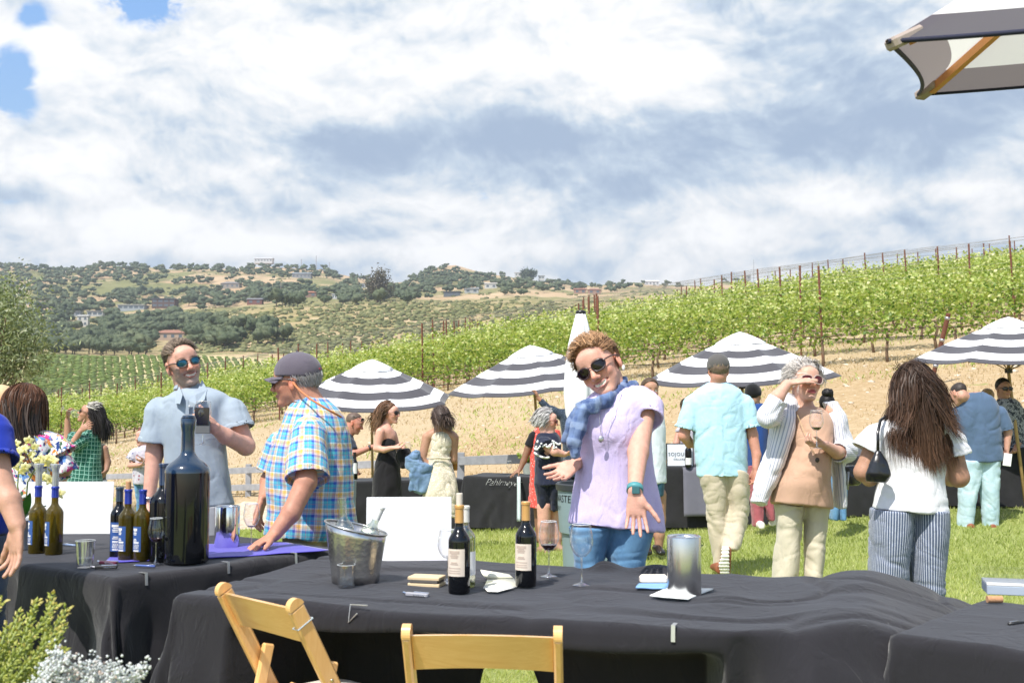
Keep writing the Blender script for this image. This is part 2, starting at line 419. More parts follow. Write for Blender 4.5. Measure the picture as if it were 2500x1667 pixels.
def relax(V, Q, w=.5):
    acc = np.zeros_like(V); n = np.zeros(len(V))
    for a, b_ in ((0, 1), (1, 2), (2, 3), (3, 0)):
        for i, j in ((Q[:, a], Q[:, b_]), (Q[:, b_], Q[:, a])):
            for c in range(3): acc[:, c] += np.bincount(i, V[j, c], len(V))
            n += np.bincount(i, minlength=len(V))
    n[n == 0] = 1
    return V*(1-w)+w*acc/n[:, None]
def vnormals(V, Q):
    fn = np.cross(V[Q[:, 2]]-V[Q[:, 0]], V[Q[:, 3]]-V[Q[:, 1]]); N = np.zeros_like(V)
    for a in range(4):
        for c in range(3): N[:, c] += np.bincount(Q[:, a], fn[:, c], len(V))
    return N/(np.linalg.norm(N, axis=1, keepdims=True)+1e-12)
# ================================================================ people
def hframe(yaw, pitch, roll):
    y, p, r_ = R(yaw), R(pitch), R(roll)
    f = np.array([math.sin(y)*math.cos(p), -math.cos(y)*math.cos(p), math.sin(p)]); r0 = np.array([math.cos(y), math.sin(y), 0]); u0 = np.cross(f, r0)
    u = u0*math.cos(r_)+r0*math.sin(r_); r1 = r0*math.cos(r_)-u0*math.sin(r_)
    return np.stack([r1, f, u], 1)      # columns: image-right, forward, up
class Head:
    def __init__(s, c, fr, H=.228): s.c = np.asarray(c, float); s.M = fr; s.k = H/.228
    def p(s, r, f, u): return s.c+s.k*(s.M@np.array([r, f, u], float))
    def loc(s, V): return ((V-s.c)@s.M)/s.k
def head_sdf(S_, hd, neck=None, nr=.055, smile=0, jaw=1., nose=1., ears=True, old=0):
    k = hd.k; p = hd.p; Mx = hd.M
    def e(c, r, kk=.012, mode='u', M3=None): S_.ell(p(*c), np.array(r)*k, Mx if M3 is None else M3, kk, mode)
    e((0, -.018, .034), (.0745, .094, .080)); e((0, .030, .012), (.064, .060, .066), .02)
    S_.loft([(p(0, .030, .012), .066*k, .058*k), (p(0, .034, -.03), .061*k, .055*k), (p(0, .040, -.062), .052*jaw*k, .046*k), (p(0, .048, -.088), .037*jaw*k, .033*k), (p(0, .054, -.105), .027*jaw*k, .025*k)], Mx[:, 0], .018)
    e((0, .069, -.096), (.024*jaw, .020, .018), .016)
    S_.cap(p(-.03, .078, .020), .010*k, p(.03, .078, .020), .010*k, .012)
    e((0, .072, .045), (.048, .024, .030), .02)
    for sx in (-1, 1):
        e((sx*.036, .062, -.028), (.023, .024, .022), .014)
        e((sx*.031, .101, .001), (.017, .018, .011), .010, 's')
        e((sx*.031, .0745, .001), (.0135, .0135, .0125), .002)
        S_.cap(p(sx*.019, .088, .0085), .0045*k, p(sx*.043, .079, .0075), .004*k, .003)
        S_.cap(p(sx*.020, .086, -.0085), .0035*k, p(sx*.041, .079, -.0075), .0035*k, .004)
        if ears:
            q = Mx@np.array([[1, 0, 0], [0, .93, .36], [0, -.36, .93]]).T
            e((sx*.077, -.012, -.008), (.0075, .019, .033), .006, 'u', q); e((sx*.083, -.008, -.004), (.0045, .010, .018), .004, 's', q); e((sx*.075, -.006, -.034), (.006, .009, .011), .006)
    S_.cap(p(0, .088, .012), .0075*k, p(0, .108*nose, -.026), .0105*k, .010)
    e((0, .112*nose, -.031), (.0115, .010, .010), .008)
    for sx in (-1, 1): e((sx*.0125, .099, -.035), (.008, .010, .0085), .006); e((sx*.006, .106, -.042), (.003, .004, .003), .002, 's')
    if smile:
        w = .027
        for t in np.linspace(-1, 1, 7): e((t*w, .094-.016*t*t, -.064+.008*t*t), (.0075, .012, .0045), .004, 's')
        for t in np.linspace(-1, 1, 7):
            e((t*w, .0925-.015*t*t, -.0570+.007*t*t), (.007, .0065, .0032), .004); e((t*w*.9, .0915-.015*t*t, -.0715+.0095*t*t), (.007, .0065, .0040), .004)
        for sx in (-1, 1): S_.cap(p(sx*.024, .093, -.036), .004*k, p(sx*.038, .072, -.056), .004*k, .008, 's') if old else None
        S_.cap(p(-.02, .078, -.063), .0075*k, p(.02, .078, -.063), .0075*k, .003)
    else:
        for t in (-.8, -.4, 0, .4, .8):
            e((t*.023, .0905-.008*t*t, -.0588), (.008, .0070, .0036), .005); e((t*.020, .0895-.008*t*t, -.0685), (.008, .0070, .0042), .005)
        S_.cap(p(-.022, .100, -.0637), .0022*k, p(.022, .100, -.0637), .0022*k, .003, 's')
    if neck is not None:
        a = p(0, -.030, -.050); S_.cap(a, nr*k, neck, nr*1.08, .03)
def face_paint(hd, skin, lips=(.44, .19, .155), brow=(.12, .07, .04), beard=None, teeth=False, blush=.12, scalp=None, freck=0):
    skin = np.array(skin)
    def fn(V):
        q = hd.loc(V); r_, f, u = q[:, 0], q[:, 1], q[:, 2]
        col = np.tile(skin, (len(V), 1)); n = vnoise(V, 60, 3)[:, None]; n2 = vnoise(V, 14, 5)[:, None]
        col = col*(1+.05*n+.06*n2)
        def g(cx, cf, cu, rx, rf, ru): return np.exp(-(((r_-cx)/rx)**2+((f-cf)/rf)**2+((u-cu)/ru)**2))[:, None]
        red = np.array([1.10, .74, .66])
        for sx in (-1, 1): col = col*(1+(red-1)*blush*3*g(sx*.04, .08, -.03, .025, .05, .022)); col = col*(1+(red-1)*blush*3*g(sx*.08, 0, -.01, .02, .03, .05))
        col = col*(1+(red-1)*blush*3.5*g(0, .115, -.03, .014, .03, .014))
        infront = (f > .055)[:, None]
        if beard is not None:
            m = np.clip((-.030-u-.35*np.abs(r_)*0+.0)/.02, 0, 1)*np.clip((f+.02)/.03, 0, 1)*np.clip((u+.135)/.02, 0, 1); m = np.maximum(m, (np.abs(r_) > .05)*np.clip((.0-u)/.02, 0, 1)*np.clip((f+.01)/.02, 0, 1)*np.clip((u+.13)/.02, 0, 1))[:, None]
            m = m*(1-.9*g(0, .09, -.0637, .022, .05, .007)); bc = np.array(beard)*(1+.35*vnoise(V, 220, 9)[:, None]); grey = 1+.9*g(0, .07, -.09, .03, .05, .025); col = col*(1-.72*m)+bc*grey*.72*m
        lm = (((r_/.027)**2+((u+.0635)/(.0115-.004*(np.abs(r_)/.027)**2))**2) < 1)[:, None] & infront
        if teeth:
            lm = (((r_/.033)**2+((u+.0635-.0085*(r_/.03)**2)/.0135)**2) < 1)[:, None] & infront
            tm = (((r_/.026)**2+((u+.0630-.0085*(r_/.03)**2)/.0062)**2) < 1)[:, None] & infront
        col = np.where(lm, np.array(lips), col)
        if teeth: col = np.where(tm & (f < .0925)[:, None], np.array((.78, .74, .66)), col)
        for sx in (-1, 1):
            ey = ((((r_-sx*.031)/.0135)**2+((u-.0005)/.0058)**2) < 1)[:, None] & infront; col = np.where(ey, np.array((.62, .58, .54)), col)
            ir = ((((r_-sx*.031)/.006)**2+((u-.0005)/.0058)**2) < 1)[:, None] & infront; col = np.where(ir, np.array((.035, .022, .015)), col)
            bm_ = np.clip(1.3-(((r_-sx*.033)/.021)**2+((u-.0235+.18*(np.abs(r_)-.03)*(np.abs(r_) > .034))/.0045)**2), 0, 1)[:, None]*infront; col = col*(1-.8*bm_)+np.array(brow)*.8*bm_
        if scalp is not None:
            m = np.clip((u-.035+.35*(f-.05)*0)/.02, 0, 1)*np.clip((.075-f)/.02, 0, 1); m = m[:, None]; col = col*(1-m)+np.array(scalp)*m
        return np.clip(col, 0, 1)
    return fn
def hand_sdf(S_, w, d, n, sd, size=.185, curl=(.3, .3, .35, .4), thumb=(.9, .25), spread=.14, fat=1., kk=.004, th_curl=.3):
    """w wrist, d direction wrist->fingers, n palm normal (the way the palm faces), sd side on which the thumb sits"""
    d = nz(d); n = nz(n-d*(np.asarray(n)@d)); s_ = np.cross(d, n); s_ = s_ if s_@np.asarray(sd) > 0 else -s_
    L = size; pl = L*.50; w = np.asarray(w, float); bw = .0225*L/.185*fat
    S_.loft([(w-d*.01, bw*1.15, .019*fat), (w+d*pl*.35, L*.20*fat, .017*fat), (w+d*pl*.75, L*.225*fat, .0145*fat), (w+d*pl*1.0, L*.215*fat, .0115*fat)], s_, .01, rnd=.008)
    S_.ell(w+d*pl*.42+s_*L*.13+n*.007, (.017*fat, .024*fat, .013*fat), np.stack([s_, d, n], 1), .01)
    lens = (.41, .46, .43, .34)
    for i, ln in enumerate(lens):
        x = (.155-.105*i)*L; base = w+d*pl*(.97-.05*abs(i-1.2))+s_*x; a = (1.1-i*.85)*spread
        dd = nz(d*math.cos(a)+s_*math.sin(a)); c = curl[i]; seg = [ln*L*.46, ln*L*.30, ln*L*.24]; q = base; ang = c*.6; r0 = (.0092-.0006*(i == 3))*fat*L/.185
        S_.cap(q-dd*.014, r0*1.1, q, r0*1.05, .006)
        for j, sg in enumerate(seg):
            dj = dd*math.cos(ang)+n*math.sin(ang); q2 = q+dj*sg; S_.cap(q, r0*(1-.08*j), q2, r0*(.94-.10*j), kk); q = q2; ang += c*(1.1, .8, .6)[j]
    a, c = thumb; td = nz(d*math.cos(a)+s_*math.sin(a)+n*c); q = w+d*pl*.30+s_*L*.11+n*.004; r0 = .0115*fat*L/.185
    for j, sg in enumerate((.24, .20, .15)):
        q2 = q+td*sg*L; S_.cap(q, r0*(1.05-.12*j), q2, r0*(.98-.13*j), .006); q = q2; td = nz(td+d*th_curl*.5)
SKIN = M('skin', vcol='col', rough=.52, var=.10, vs=55, sub=.10, bump=.0012, bs=150, spec=.4)
CLOTH_N = 0
def wrinkle(amp=.006, fr=7., seed=0, dirn=None, stretch=(1, 1, .55), fine=.35):
    def fn(V, N):
        q = V*np.array(stretch); a = fbm(q, fr, 2, seed); w_ = q+.12*np.stack([vnoise(V, 3, seed+1), vnoise(V, 3, seed+2), vnoise(V, 3, seed+3)], 1)
        rdg = 1-np.abs(vnoise(w_, fr*1.7, seed+8))*2
        g2 = vnoise(w_*np.array([1, 1, 1.7])+np.sign(V[:, :1]-V[:, :1].mean())*V[:, 2:]*np.array([.5, 0, 0]), fr*1.3, seed+12); g3 = vnoise(w_[:, [2, 0, 1]]*np.array([1.9, 1, 1]), fr*2.4, seed+15)
        zt = (V[:, 2].max()-V[:, 2])/(np.ptp(V[:, 2])+1e-6); h_ = vnoise(w_*np.array([1, 1, .22]), fr*2.6, seed+21)
        return amp*((.35+.9*zt)*h_*.9-.60*np.exp(-(g2/.20)**2)-.25*np.exp(-(g3/.18)**2)+.3*a)
    return fn
def ribbons(P, w, col, taper=.15, flat=None, seed=0):
    """P (n, steps, 3) strand paths -> ribbon mesh"""
    n, m, _ = P.shape; T = np.gradient(P, axis=1); T /= np.linalg.norm(T, axis=2, keepdims=True)+1e-9
    rg = np.random.default_rng(seed); q = rg.normal(size=(n, 1, 3)); Sd = np.cross(T, q if flat is None else flat[:, None, :]+.5*q); Sd /= np.linalg.norm(Sd, axis=2, keepdims=True)+1e-9
    ww = (np.interp(np.linspace(0, 1, m), [0, .15, .7, 1], [.7, 1, .85, taper])[None, :, None]*np.asarray(w).reshape(-1, 1, 1)/2)
    V = np.stack([P-Sd*ww, P+Sd*ww], 2).reshape(-1, 3); base = (np.arange(n)*m*2)[:, None]+(np.arange(m-1)*2)[None, :]
    Fc = np.stack([base, base+1, base+3, base+2], 2).reshape(-1, 4)
    return V, Fc, np.repeat(col, m*2, axis=0)
def strands(hd, n, L, width, col, cvar, comb=(0, -1, -.3), grav=1.0, region=None, lift=1.03, wave=0., seed=1, steps=12, wind=(0, 0, 0), part=0., follow=.6, colls=(), dirs=None, thick=.012, tips=None):
    """hair strands that lie along the scalp and then fall"""
    rg = np.random.default_rng(seed); cen = np.array([0, -.018, .034]); rad = np.array([.0745, .094, .080])
    D = rg.normal(size=(n*8, 3)); D /= np.linalg.norm(D, axis=1, keepdims=True)
    reg = region or (lambda D: (D[:, 2] > -.1-.5*(D[:, 1] < 0)) & (D[:, 1] < .45+.9*np.maximum(D[:, 2], 0)))
    D = D[reg(D)][:n]; n = len(D)
    lay = lift+rg.random((n, 1))*thick/.08
    q = cen+D*rad*lay; Ls = L*(.75+.4*rg.random(n)) if not callable(L) else L(D, rg)
    cb = np.asarray(comb, float); v = np.tile(cb, (n, 1))+rg.normal(size=(n, 3))*.12
    if part: v[:, 0] += np.sign(D[:, 0]-part*.1+1e-6)*.9
    v = v-D*(v*D).sum(1, keepdims=True)*.9; v /= np.linalg.norm(v, axis=1, keepdims=True)+1e-9
    gl = hd.M.T@np.array([0, 0, -1.]); wl = hd.M.T@np.asarray(wind, float); ds = (Ls/(steps-1))[:, None]/hd.k
    path = [q.copy()]; ph = rg.random(n)*6.28
    for i in range(steps-1):
        t = i/(steps-1)
        v = v+(gl*grav*.35+wl*.35*t)+rg.normal(size=(n, 3))*.03
        if wave: v = v+.5*wave*np.stack([np.sin(ph+t*9), np.cos(ph+t*8), 0*ph], 1)
        v /= np.linalg.norm(v, axis=1, keepdims=True)
        q = q+v*ds
        e = (q-cen)/rad; r_ = np.linalg.norm(e, axis=1, keepdims=True); lm = lay
        inside = (r_ < lm)[:, 0]; qn = cen+e/r_*lm*rad; q = np.where(inside[:, None], qn, q)
        nrm = e/r_; vn = (v*nrm).sum(1, keepdims=True); v = np.where(inside[:, None] & (vn < 0), v-nrm*vn, v)
        for (cc, rr, M3) in colls:
            qw = hd.c+hd.k*(q@hd.M.T); el_ = ((qw-cc)@M3)/rr; rl = np.linalg.norm(el_, axis=1, keepdims=True); ii = (rl < 1+.08*(lay-lift)/.1)[:, 0]
            qw2 = cc+((el_/rl*(1+.08*(lay-lift)/.1))*rr)@M3.T; q = np.where(ii[:, None], (qw2-hd.c)@hd.M/hd.k, q)
        path.append(q.copy())
    P = np.stack(path, 1); Pw = hd.c+hd.k*(P@hd.M.T)
    c = np.array(col)[None]*(1+cvar*rg.normal(size=(n, 1)))*np.ones((n, 3))
    if tips is not None:
        pass
    outw = (D@hd.M.T)
    V, Fc, cc = ribbons(Pw, width*(.6+.8*rg.random(n)), np.clip(c, 0, 1), seed=seed, flat=outw)
    if tips is not None:
        tt = np.tile(np.repeat(np.linspace(0, 1, steps), 2), n)[:, None]; w_ = np.clip((tt-.45)/.5, 0, 1)*.8; cc = cc*(1-w_)+np.array(tips)*w_*(cc.mean(1, keepdims=True)/np.mean(col))
    return V, Fc, cc
HAIR = M('hair', vcol='col', rough=.5, var=.12, vs=60, spec=.28)
def hair_cap(hd, vox, col, r=(.084, .104, .094), c=(0, -.020, .036), cut=None, low=-.045, disp=.004, seed=3, front=.62, cvar=.2, extra=None, sweep=(1, 1, 1)):
    S_ = SDF(vox); k = hd.k; S_.ell(hd.p(*c), np.array(r)*k, hd.M, .01)
    if extra: extra(S_)
    S_.half(hd.p(0, front*.1, .058), hd.M@np.array([0, 1, -.75]), .012)      # hairline
    S_.half(hd.p(0, 0, low), hd.M@np.array([0, -.25, -1]), .012)
    for sx in (-1, 1): S_.ell(hd.p(sx*.09, .03, -.035), np.array((.03, .042, .045))*k, hd.M, .008, 's')
    if cut: cut(S_)
    V, Q = S_.build(1, disp=lambda V, N: .4*disp*(vnoise(V@hd.M*np.array(sweep), 90, seed)+vnoise(V, 30, seed+1)))
    cc = np.array(col)[None]*(1+cvar*vnoise(V@hd.M*np.array(sweep), 150, seed)[:, None])*np.ones((len(V), 3))
    return V, Q, np.clip(cc, 0, 1)
def join(parts):
    Vs, Fs, Cs = [], [], []; o = 0
    for V, Fc, c in parts:
        Vs.append(V); Fs.append(Fc+o); Cs.append(c); o += len(V)
    return np.concatenate(Vs), np.concatenate(Fs), np.concatenate(Cs)
def glasses(hd, root, frame=(.02, .02, .02), lens=(.01, .006, .006), lm=None, w=.026, h=.020, style='way', metal=0, zoff=0, foff=0, name='sunglasses'):
    k = hd.k; fm = MB(); lmb = MB(); Mx = hd.M
    for sx in (-1, 1):
        c = (sx*.0335, .104+foff, .001+zoff); pts = []; n = 20
        for i in range(n):
            a = 2*math.pi*i/n; ex = 2.6 if style == 'way' else 2.1
            x = w*np.sign(math.cos(a))*abs(math.cos(a))**(2/ex); z_ = h*np.sign(math.sin(a))*abs(math.sin(a))**(2/ex)
            if z_ < 0: x *= 1+.18*z_/h
            if style == 'avi' and z_ < 0: x *= .95; z_ *= 1.12; x += -sx*.0
            pts.append(hd.p(c[0]+x, c[1]-.012*((x*sx+.02)/.04)**2*(1 if x*sx > -.02 else 0), c[2]+z_))
        fm.tube(pts+[pts[0]], (.0032 if style == 'way' else .0012)*k, 5, False)
        cc = hd.p(c[0], c[1]+.003, c[2]); lmb.add([cc]+pts, [(0, i+1, (i+1) % n+1) for i in range(n)]); pb = [q-Mx[:, 1]*.002 for q in pts]; lmb.add([cc-Mx[:, 1]*.003]+pb, [(0, (i+1) % n+1, i+1) for i in range(n)])
        fm.tube([hd.p(sx*(.0335+w), .101+foff, .008+zoff), hd.p(sx*.077, .055+foff, .010+zoff), hd.p(sx*.0815, -.01+foff, .006+zoff), hd.p(sx*.081, -.03, -.008+zoff)], (.0028 if style == 'way' else .0014)*k, 5)
    fm.tube([hd.p(-.009, .106+foff, .006+zoff), hd.p(0, .109+foff, .008+zoff), hd.p(.009, .106+foff, .006+zoff)], .002*k, 5)
    fr = mesh('sunglasses', fm.V, fm.F, M('frame_%s' % (str(frame)), frame, rough=.3, metal=metal, var=0, spec=.6), root)
    L = mesh('lens', lmb.V, lmb.F, lm or M('lens_dark_%s' % str(lens), lens, rough=.12, var=0, spec=.5), fr)
    return fr
def zoomer(x0, y0, s): return lambda X, Y: (x0+X/s, y0+Y/s)
Z1 = zoomer(0, 900, 3.136); Z2 = zoomer(600, 800, 2.614); Z3 = zoomer(1200, 780, 2.53); Z4 = zoomer(1600, 800, 2.45); Z5 = zoomer(2050, 740, 2.063)
ZB = zoomer(820, 880, 3.733); ZN = zoomer(1240, 900, 3.41); ZP = zoomer(340, 780, 3.267); ZL = zoomer(0, 930, 5.807); ZH = zoomer(1300, 780, 5.6)
def rows(Z, rs, d, infl=0.):
    """[(Y, XL, XR, half depth, depth offset)] outline rows -> loft stations"""
    st = []
    for r_ in rs:
        Y, a, b_, hb = r_[:4]; dd = r_[4] if len(r_) > 4 else 0
        A = at(*Z(a, Y), d+dd); B = at(*Z(b_, Y), d+dd); st.append(((A+B)/2, max((B[0]-A[0])/2+infl, .012), max(hb+infl, .012)))
    return st
def pts(Z, ps, d): return [(at(*Z(q[0], q[1]), d+q[2]), q[3]) for q in ps]
XAX = np.array([1., 0, 0])
def chain(S_, ps, k=.012):
    for (a, ra), (b_, rb) in zip(ps[:-1], ps[1:]): S_.cap(a, ra, b_, rb, k)
def tubeloft(S_, ps, k=.02, u=(0, -1, 0.01), rnd=.006, flat=1., sh=True):
    """sleeve or trouser leg: a chain with a flat end"""
    for i, ((a, ra), (b_, rb)) in enumerate(zip(ps[:-1], ps[1:])):
        ax = nz(b_-a); e = a-ax*(0 if i == 0 else ra*.35); r1 = ra*(.84 if i == 0 and sh else 1)
        if i == 0 and sh: e = a+ax*.022-np.array([0, 0, .26*ra])
        S_.loft([(e, r1, r1*flat), (e*.55+b_*.45, (r1*.4+rb*.6)*1.02, (r1*.4+rb*.6)*flat), (b_, rb, rb*flat)], u, k, rnd=rnd)
        S_.ell(e if i == 0 else a, (r1*.99,)*3, None, k)
    S_.loft([(b_-ax*.03, rb-.011, (rb-.011)*flat), (b_+ax*.02, rb-.009, (rb-.009)*flat)], u, .004, 's', rnd=.003)
def person(label, Z, d, base, head=None, neck=None, torso=None, arms=(), hands=(), skin=(.50, .27, .185), shirt=None, sleeves=(), legs=(), pants=None, bare=(), hairfn=None, shoes=(),
           vox=.008, wr=.006, wf=7., paint={}, headk={}, collar=None, neckcut=.07, shirt_name='shirt', pants_name='trousers', extra_body=None, extra_shirt=None, nr=.055, wseed=0, cvox=None, group=None, necklow=.0, pants_extra=None):
    root = empty('person', base, label, 'person', group); cv = cvox or vox*1.15
    S_ = SDF(vox); hd = None; nk = at(*Z(neck[0], neck[1]), d+neck[2]) if neck else None
    if head:
        hc, yw, pt_, rl = head[:4]; hd = Head(at(*Z(hc[0], hc[1]), d+hc[2]), hframe(yw, pt_, rl), head[4] if len(head) > 4 else .228)
        head_sdf(S_, hd, nk, nr, **headk)
    if torso:
        st = rows(Z, torso, d, -.034 if shirt is not None else -.01); st = st[:-1]+[(st[-1][0]+(st[-2][0]-st[-1][0])*.25, st[-1][1]*.9, st[-1][2]*.9)]
        S_.loft(st, XAX, .03)
    for a in arms:
        ap = pts(Z, a, d)
        if sleeves: a0, r0 = ap[0]; ap[0] = (a0+(ap[1][0]-a0)*.20-np.array([0, 0, .02]), r0*.80)
        chain(S_, ap, .015)
    for l in bare: chain(S_, pts(Z, l, d), .02)
    for h in hands:
        h = dict(h); w = h.pop('w'); hand_sdf(S_, at(*Z(w[0], w[1]), d+w[2]), h.pop('d'), h.pop('n'), h.pop('sd'), **h)
    for l in legs:
        lr = rows(Z, l, d, -.02)
        chain(S_, [(c, min(a, b_)*.8) for c, a, b_ in lr][:-1], .02)
    if extra_body: extra_body(S_, d)
    V, Q = S_.build(1)
    fn = face_paint(hd, skin, **paint) if hd else None
    col = fn(V) if fn else np.tile(np.array(skin), (len(V), 1))*(1+.06*vnoise(V, 14, 5)[:, None])
    mesh('body', V, Q, SKIN, root, col=col)
    if shirt is not None and torso:
        T = SDF(cv); T.loft(rows(Z, torso, d), XAX, .02, rnd=.01)
        for sl in sleeves: tubeloft(T, pts(Z, sl, d), .022)
        if nk is not None and neckcut: T.ell(nk+np.array([0, 0, .03+necklow]), (neckcut, neckcut, .045+necklow), None, .006, 's')
        if extra_shirt: extra_shirt(T, d)
        V, Q, uv = T.build(1, disp=wrinkle(wr, wf, wseed), want_uv=True); mesh(shirt_name, V, Q, shirt, root, uv=uv)
        if collar:
            cm = SDF(cv*.7); c0 = nk+np.array(collar.get('o', (0, 0, .015))); rr = collar.get('r', .068); h = collar.get('h', .03); tl = np.array(collar.get('tilt', (0, 0, 0)))
            ax = np.array([0, 0, 1.])+tl; cm.loft([(c0-ax*h*.6, rr*1.16, rr*1.10), (c0+ax*h*.5, rr, rr*.96)], XAX, .01, rnd=.003); cm.loft([(c0-ax*h*1.2, rr*1.02, rr*.94), (c0+ax*h*1.2, rr*.88, rr*.84)], XAX, .003, 's')
            if collar.get('open'): cm.ell(c0+np.array(collar['open'])*rr, (rr*.5, rr*.6, h*1.1), None, .004, 's')
            V, Q, uv = cm.build(1, want_uv=True); mesh('collar', V, Q, shirt, root, uv=uv)
    if pants is not None:
        T = SDF(cv)
        for l in legs: T.loft(rows(Z, l, d), XAX, .016, rnd=.008)
        if pants_extra: pants_extra(T, d)
        V, Q, uv = T.build(1, disp=wrinkle(wr*1.1, wf, wseed+5, stretch=(1, 1, .8)), want_uv=True); mesh(pants_name, V, Q, pants, root, uv=uv)
    for (X, Y, dd, ang, mt, *sz) in shoes:
        L, w_ = (sz[0], sz[1]) if sz else (.28, .10); c = at(*Z(X, Y), d+dd); T = SDF(.009); fdir = np.array([math.sin(R(ang)), -math.cos(R(ang)), 0]); sd = np.array([math.cos(R(ang)), math.sin(R(ang)), 0])
        T.loft([(c-fdir*L*.42+(0, 0, .045), w_*.38, .045), (c+(0, 0, .048), w_*.40, .045), (c+fdir*L*.35+(0, 0, .032), w_*.48, .030), (c+fdir*L*.55+(0, 0, .025), w_*.35, .02)], sd, .01)
        T.half(c+(0, 0, .004), (0, 0, -1)); V, Q = T.build(1); mesh('shoe', V, Q, mt, root)
    if hairfn: hairfn(hd, root, d)
    root['_d'] = d
    return root, hd
def hairmesh(root, parts, name='hair'):
    V, Fc, c = join(parts); return mesh(name, V, Fc, HAIR, root, col=c)
def folds(g, P):
    a = g.noise(g.vm('MULTIPLY', P, (1, 1, .6)), 9, 3, .5, 1.2); c = g.ss(g.m('ABSOLUTE', g.m('SUBTRACT', a, .5)), 0, .10)
    return g.m('ADD', g.m('ADD', g.m('MULTIPLY', c, .6), g.m('MULTIPLY', a, 4.5)), g.m('MULTIPLY', g.noise(P, 600, 2, .5), .5))
def fabric(name, col, colfn=None, rough=.9, bump=.0012, bs=700, var=.05, vs=14, sheen=.2, **k):
    k.setdefault('bfn', folds)
    return M(name, col, rough, colfn=colfn, bump=bump, bs=bs, var=var, vs=vs, sheen=sheen, spec=.2, **k)
def cuv(g): return g.sep(g.new('ShaderNodeAttribute', attribute_name='cuv').outputs['Vector'])
def stripef(g, c, period, lo, hi=None, ph=0):
    """1 inside a band lo..hi (fractions of the period)"""
    f = g.m('FRACT', g.m('ADD', g.m('DIVIDE', c, period), ph+50)); hi = hi if hi is not None else 1
    return g.m('MULTIPLY', g.ss(f, lo-.02, lo+.02), g.ss(f, hi-.02, hi+.02, 1, 0))
def plaid_madras(g, P):
    u, v, w = cuv(g); n = g.noise(P, 14, 2, .5); u = g.m('ADD', u, g.m('MULTIPLY', n, .008)); v = g.m('ADD', v, g.m('MULTIPLY', n, .008))
    def warp_(c, ph):
        base = g.ramp(g.m('FRACT', g.m('ADD', g.m('DIVIDE', c, 0.078), ph)), [(0, (.08, .42, .62)), (.16, (.08, .42, .62)), (.18, (.80, .80, .74)), (.24, (.80, .80, .74)), (.26, (.90, .50, .06)), (.44, (.90, .52, .08)), (.46, (.75, .75, .70)), (.50, (.7, .12, .16)), (.53, (.78, .8, .78)), (.60, (.05, .10, .45)), (.72, (.05, .12, .50)), (.75, (.10, .55, .62)), (.92, (.12, .58, .66)), (.95, (.62, .10, .18)), (.98, (.08, .42, .62))], 'LINEAR')
        return base
    a = warp_(u, .13); b_ = warp_(v, .41)
    c = g.mix(.5, a, b_); thin = g.m('MAXIMUM', stripef(g, u, .0195, .82, .97), stripef(g, v, .0195, .82, .97))
    return g.mix(g.m('MULTIPLY', thin, .35), c, (.07, .12, .40))
def green_check(g, P):
    u, v, w = cuv(g); n = g.noise(P, 10, 3, .5); u = g.m('ADD', u, g.m('MULTIPLY', n, .02)); v = g.m('ADD', v, g.m('MULTIPLY', n, .02))
    l = g.m('MAXIMUM', stripef(g, u, .045, .82, 1.0), stripef(g, v, .045, .82, 1.0)); l2 = g.m('MAXIMUM', stripef(g, u, .045, .40, .46), stripef(g, v, .045, .40, .46))
    return g.mix(g.m('MULTIPLY', l, .75), g.mix(g.m('MULTIPLY', l2, .5), (.012, .085, .06), (.05, .25, .18)), (.30, .55, .46))
def floral(g, P):
    v = g.new('ShaderNodeTexVoronoi', feature='F1'); g.put(v.inputs['Vector'], g.vm('ADD', P, g.vm('SCALE', g.noise(P, 9, 2, .5, col=True), .10))); v.inputs['Scale'].default_value = 44
    r_ = g.sep(v.outputs['Color'])[0]; c = g.ramp(r_, [(0, (.82, .80, .80)), (.36, (.85, .83, .84)), (.38, (.60, .05, .25)), (.50, (.62, .08, .30)), (.52, (.02, .05, .20)), (.64, (.03, .10, .28)), (.66, (.80, .25, .05)), (.74, (.75, .3, .1)), (.76, (.15, .3, .65)), (.85, (.30, .50, .75)), (.87, (.05, .12, .06)), (.95, (.5, .45, .1))], 'CONSTANT')
    n = g.noise(P, 34, 3, .6); return g.mix(g.ss(n, .54, .6), c, (.78, .76, .78))
def paisley(g, P):
    c = g.ramp(g.sep(g.vor(P, 26, 'Color'))[0], [(0, (.42, .40, .46)), (.3, (.22, .22, .34)), (.5, (.55, .5, .55)), (.7, (.30, .12, .16)), (.85, (.45, .46, .5))], 'CONSTANT'); d_ = g.vor(P, 26)
    return g.mix(g.ss(d_, .3, .42), c, (.50, .48, .54))
def pin_stripe(g, P):
    u, v, w = cuv(g); s_ = stripef(g, u, .0105, .60, .98); n = g.noise(P, 60, 3, .6)
    return g.mix(g.m('MULTIPLY', s_, .85), g.mix(n, (.045, .065, .12), (.12, .155, .24)), (.56, .60, .68))
def soft_stripe(g, P):
    u, v, w = cuv(g); return g.mix(stripef(g, u, .011, .62, .95), (.80, .80, .82), (.40, .43, .52))
def aloha(g, P):
    n = g.noise(P, 22, 3, .6, 1.0); return g.ramp(n, [(0, (.03, .035, .05)), (.47, (.05, .055, .075)), (.50, (.30, .31, .34)), (.60, (.36, .36, .38)), (.63, (.06, .065, .09))])
def scarf_col(g, P):
    u, v, w = cuv(g); a = stripef(g, u, .06, .55, .95); b_ = stripef(g, v, .085, .60, .95); n = g.noise(P, 16, 3, .6)
    c = g.mix(g.ss(n, .35, .65), (.05, .085, .21), (.14, .21, .38)); c = g.mix(g.m('MULTIPLY', a, g.m('MULTIPLY', n, .35)), c, (.30, .40, .60)); c = g.mix(g.m('MULTIPLY', b_, g.m('MULTIPLY', n, .4)), c, (.50, .60, .75)); return c
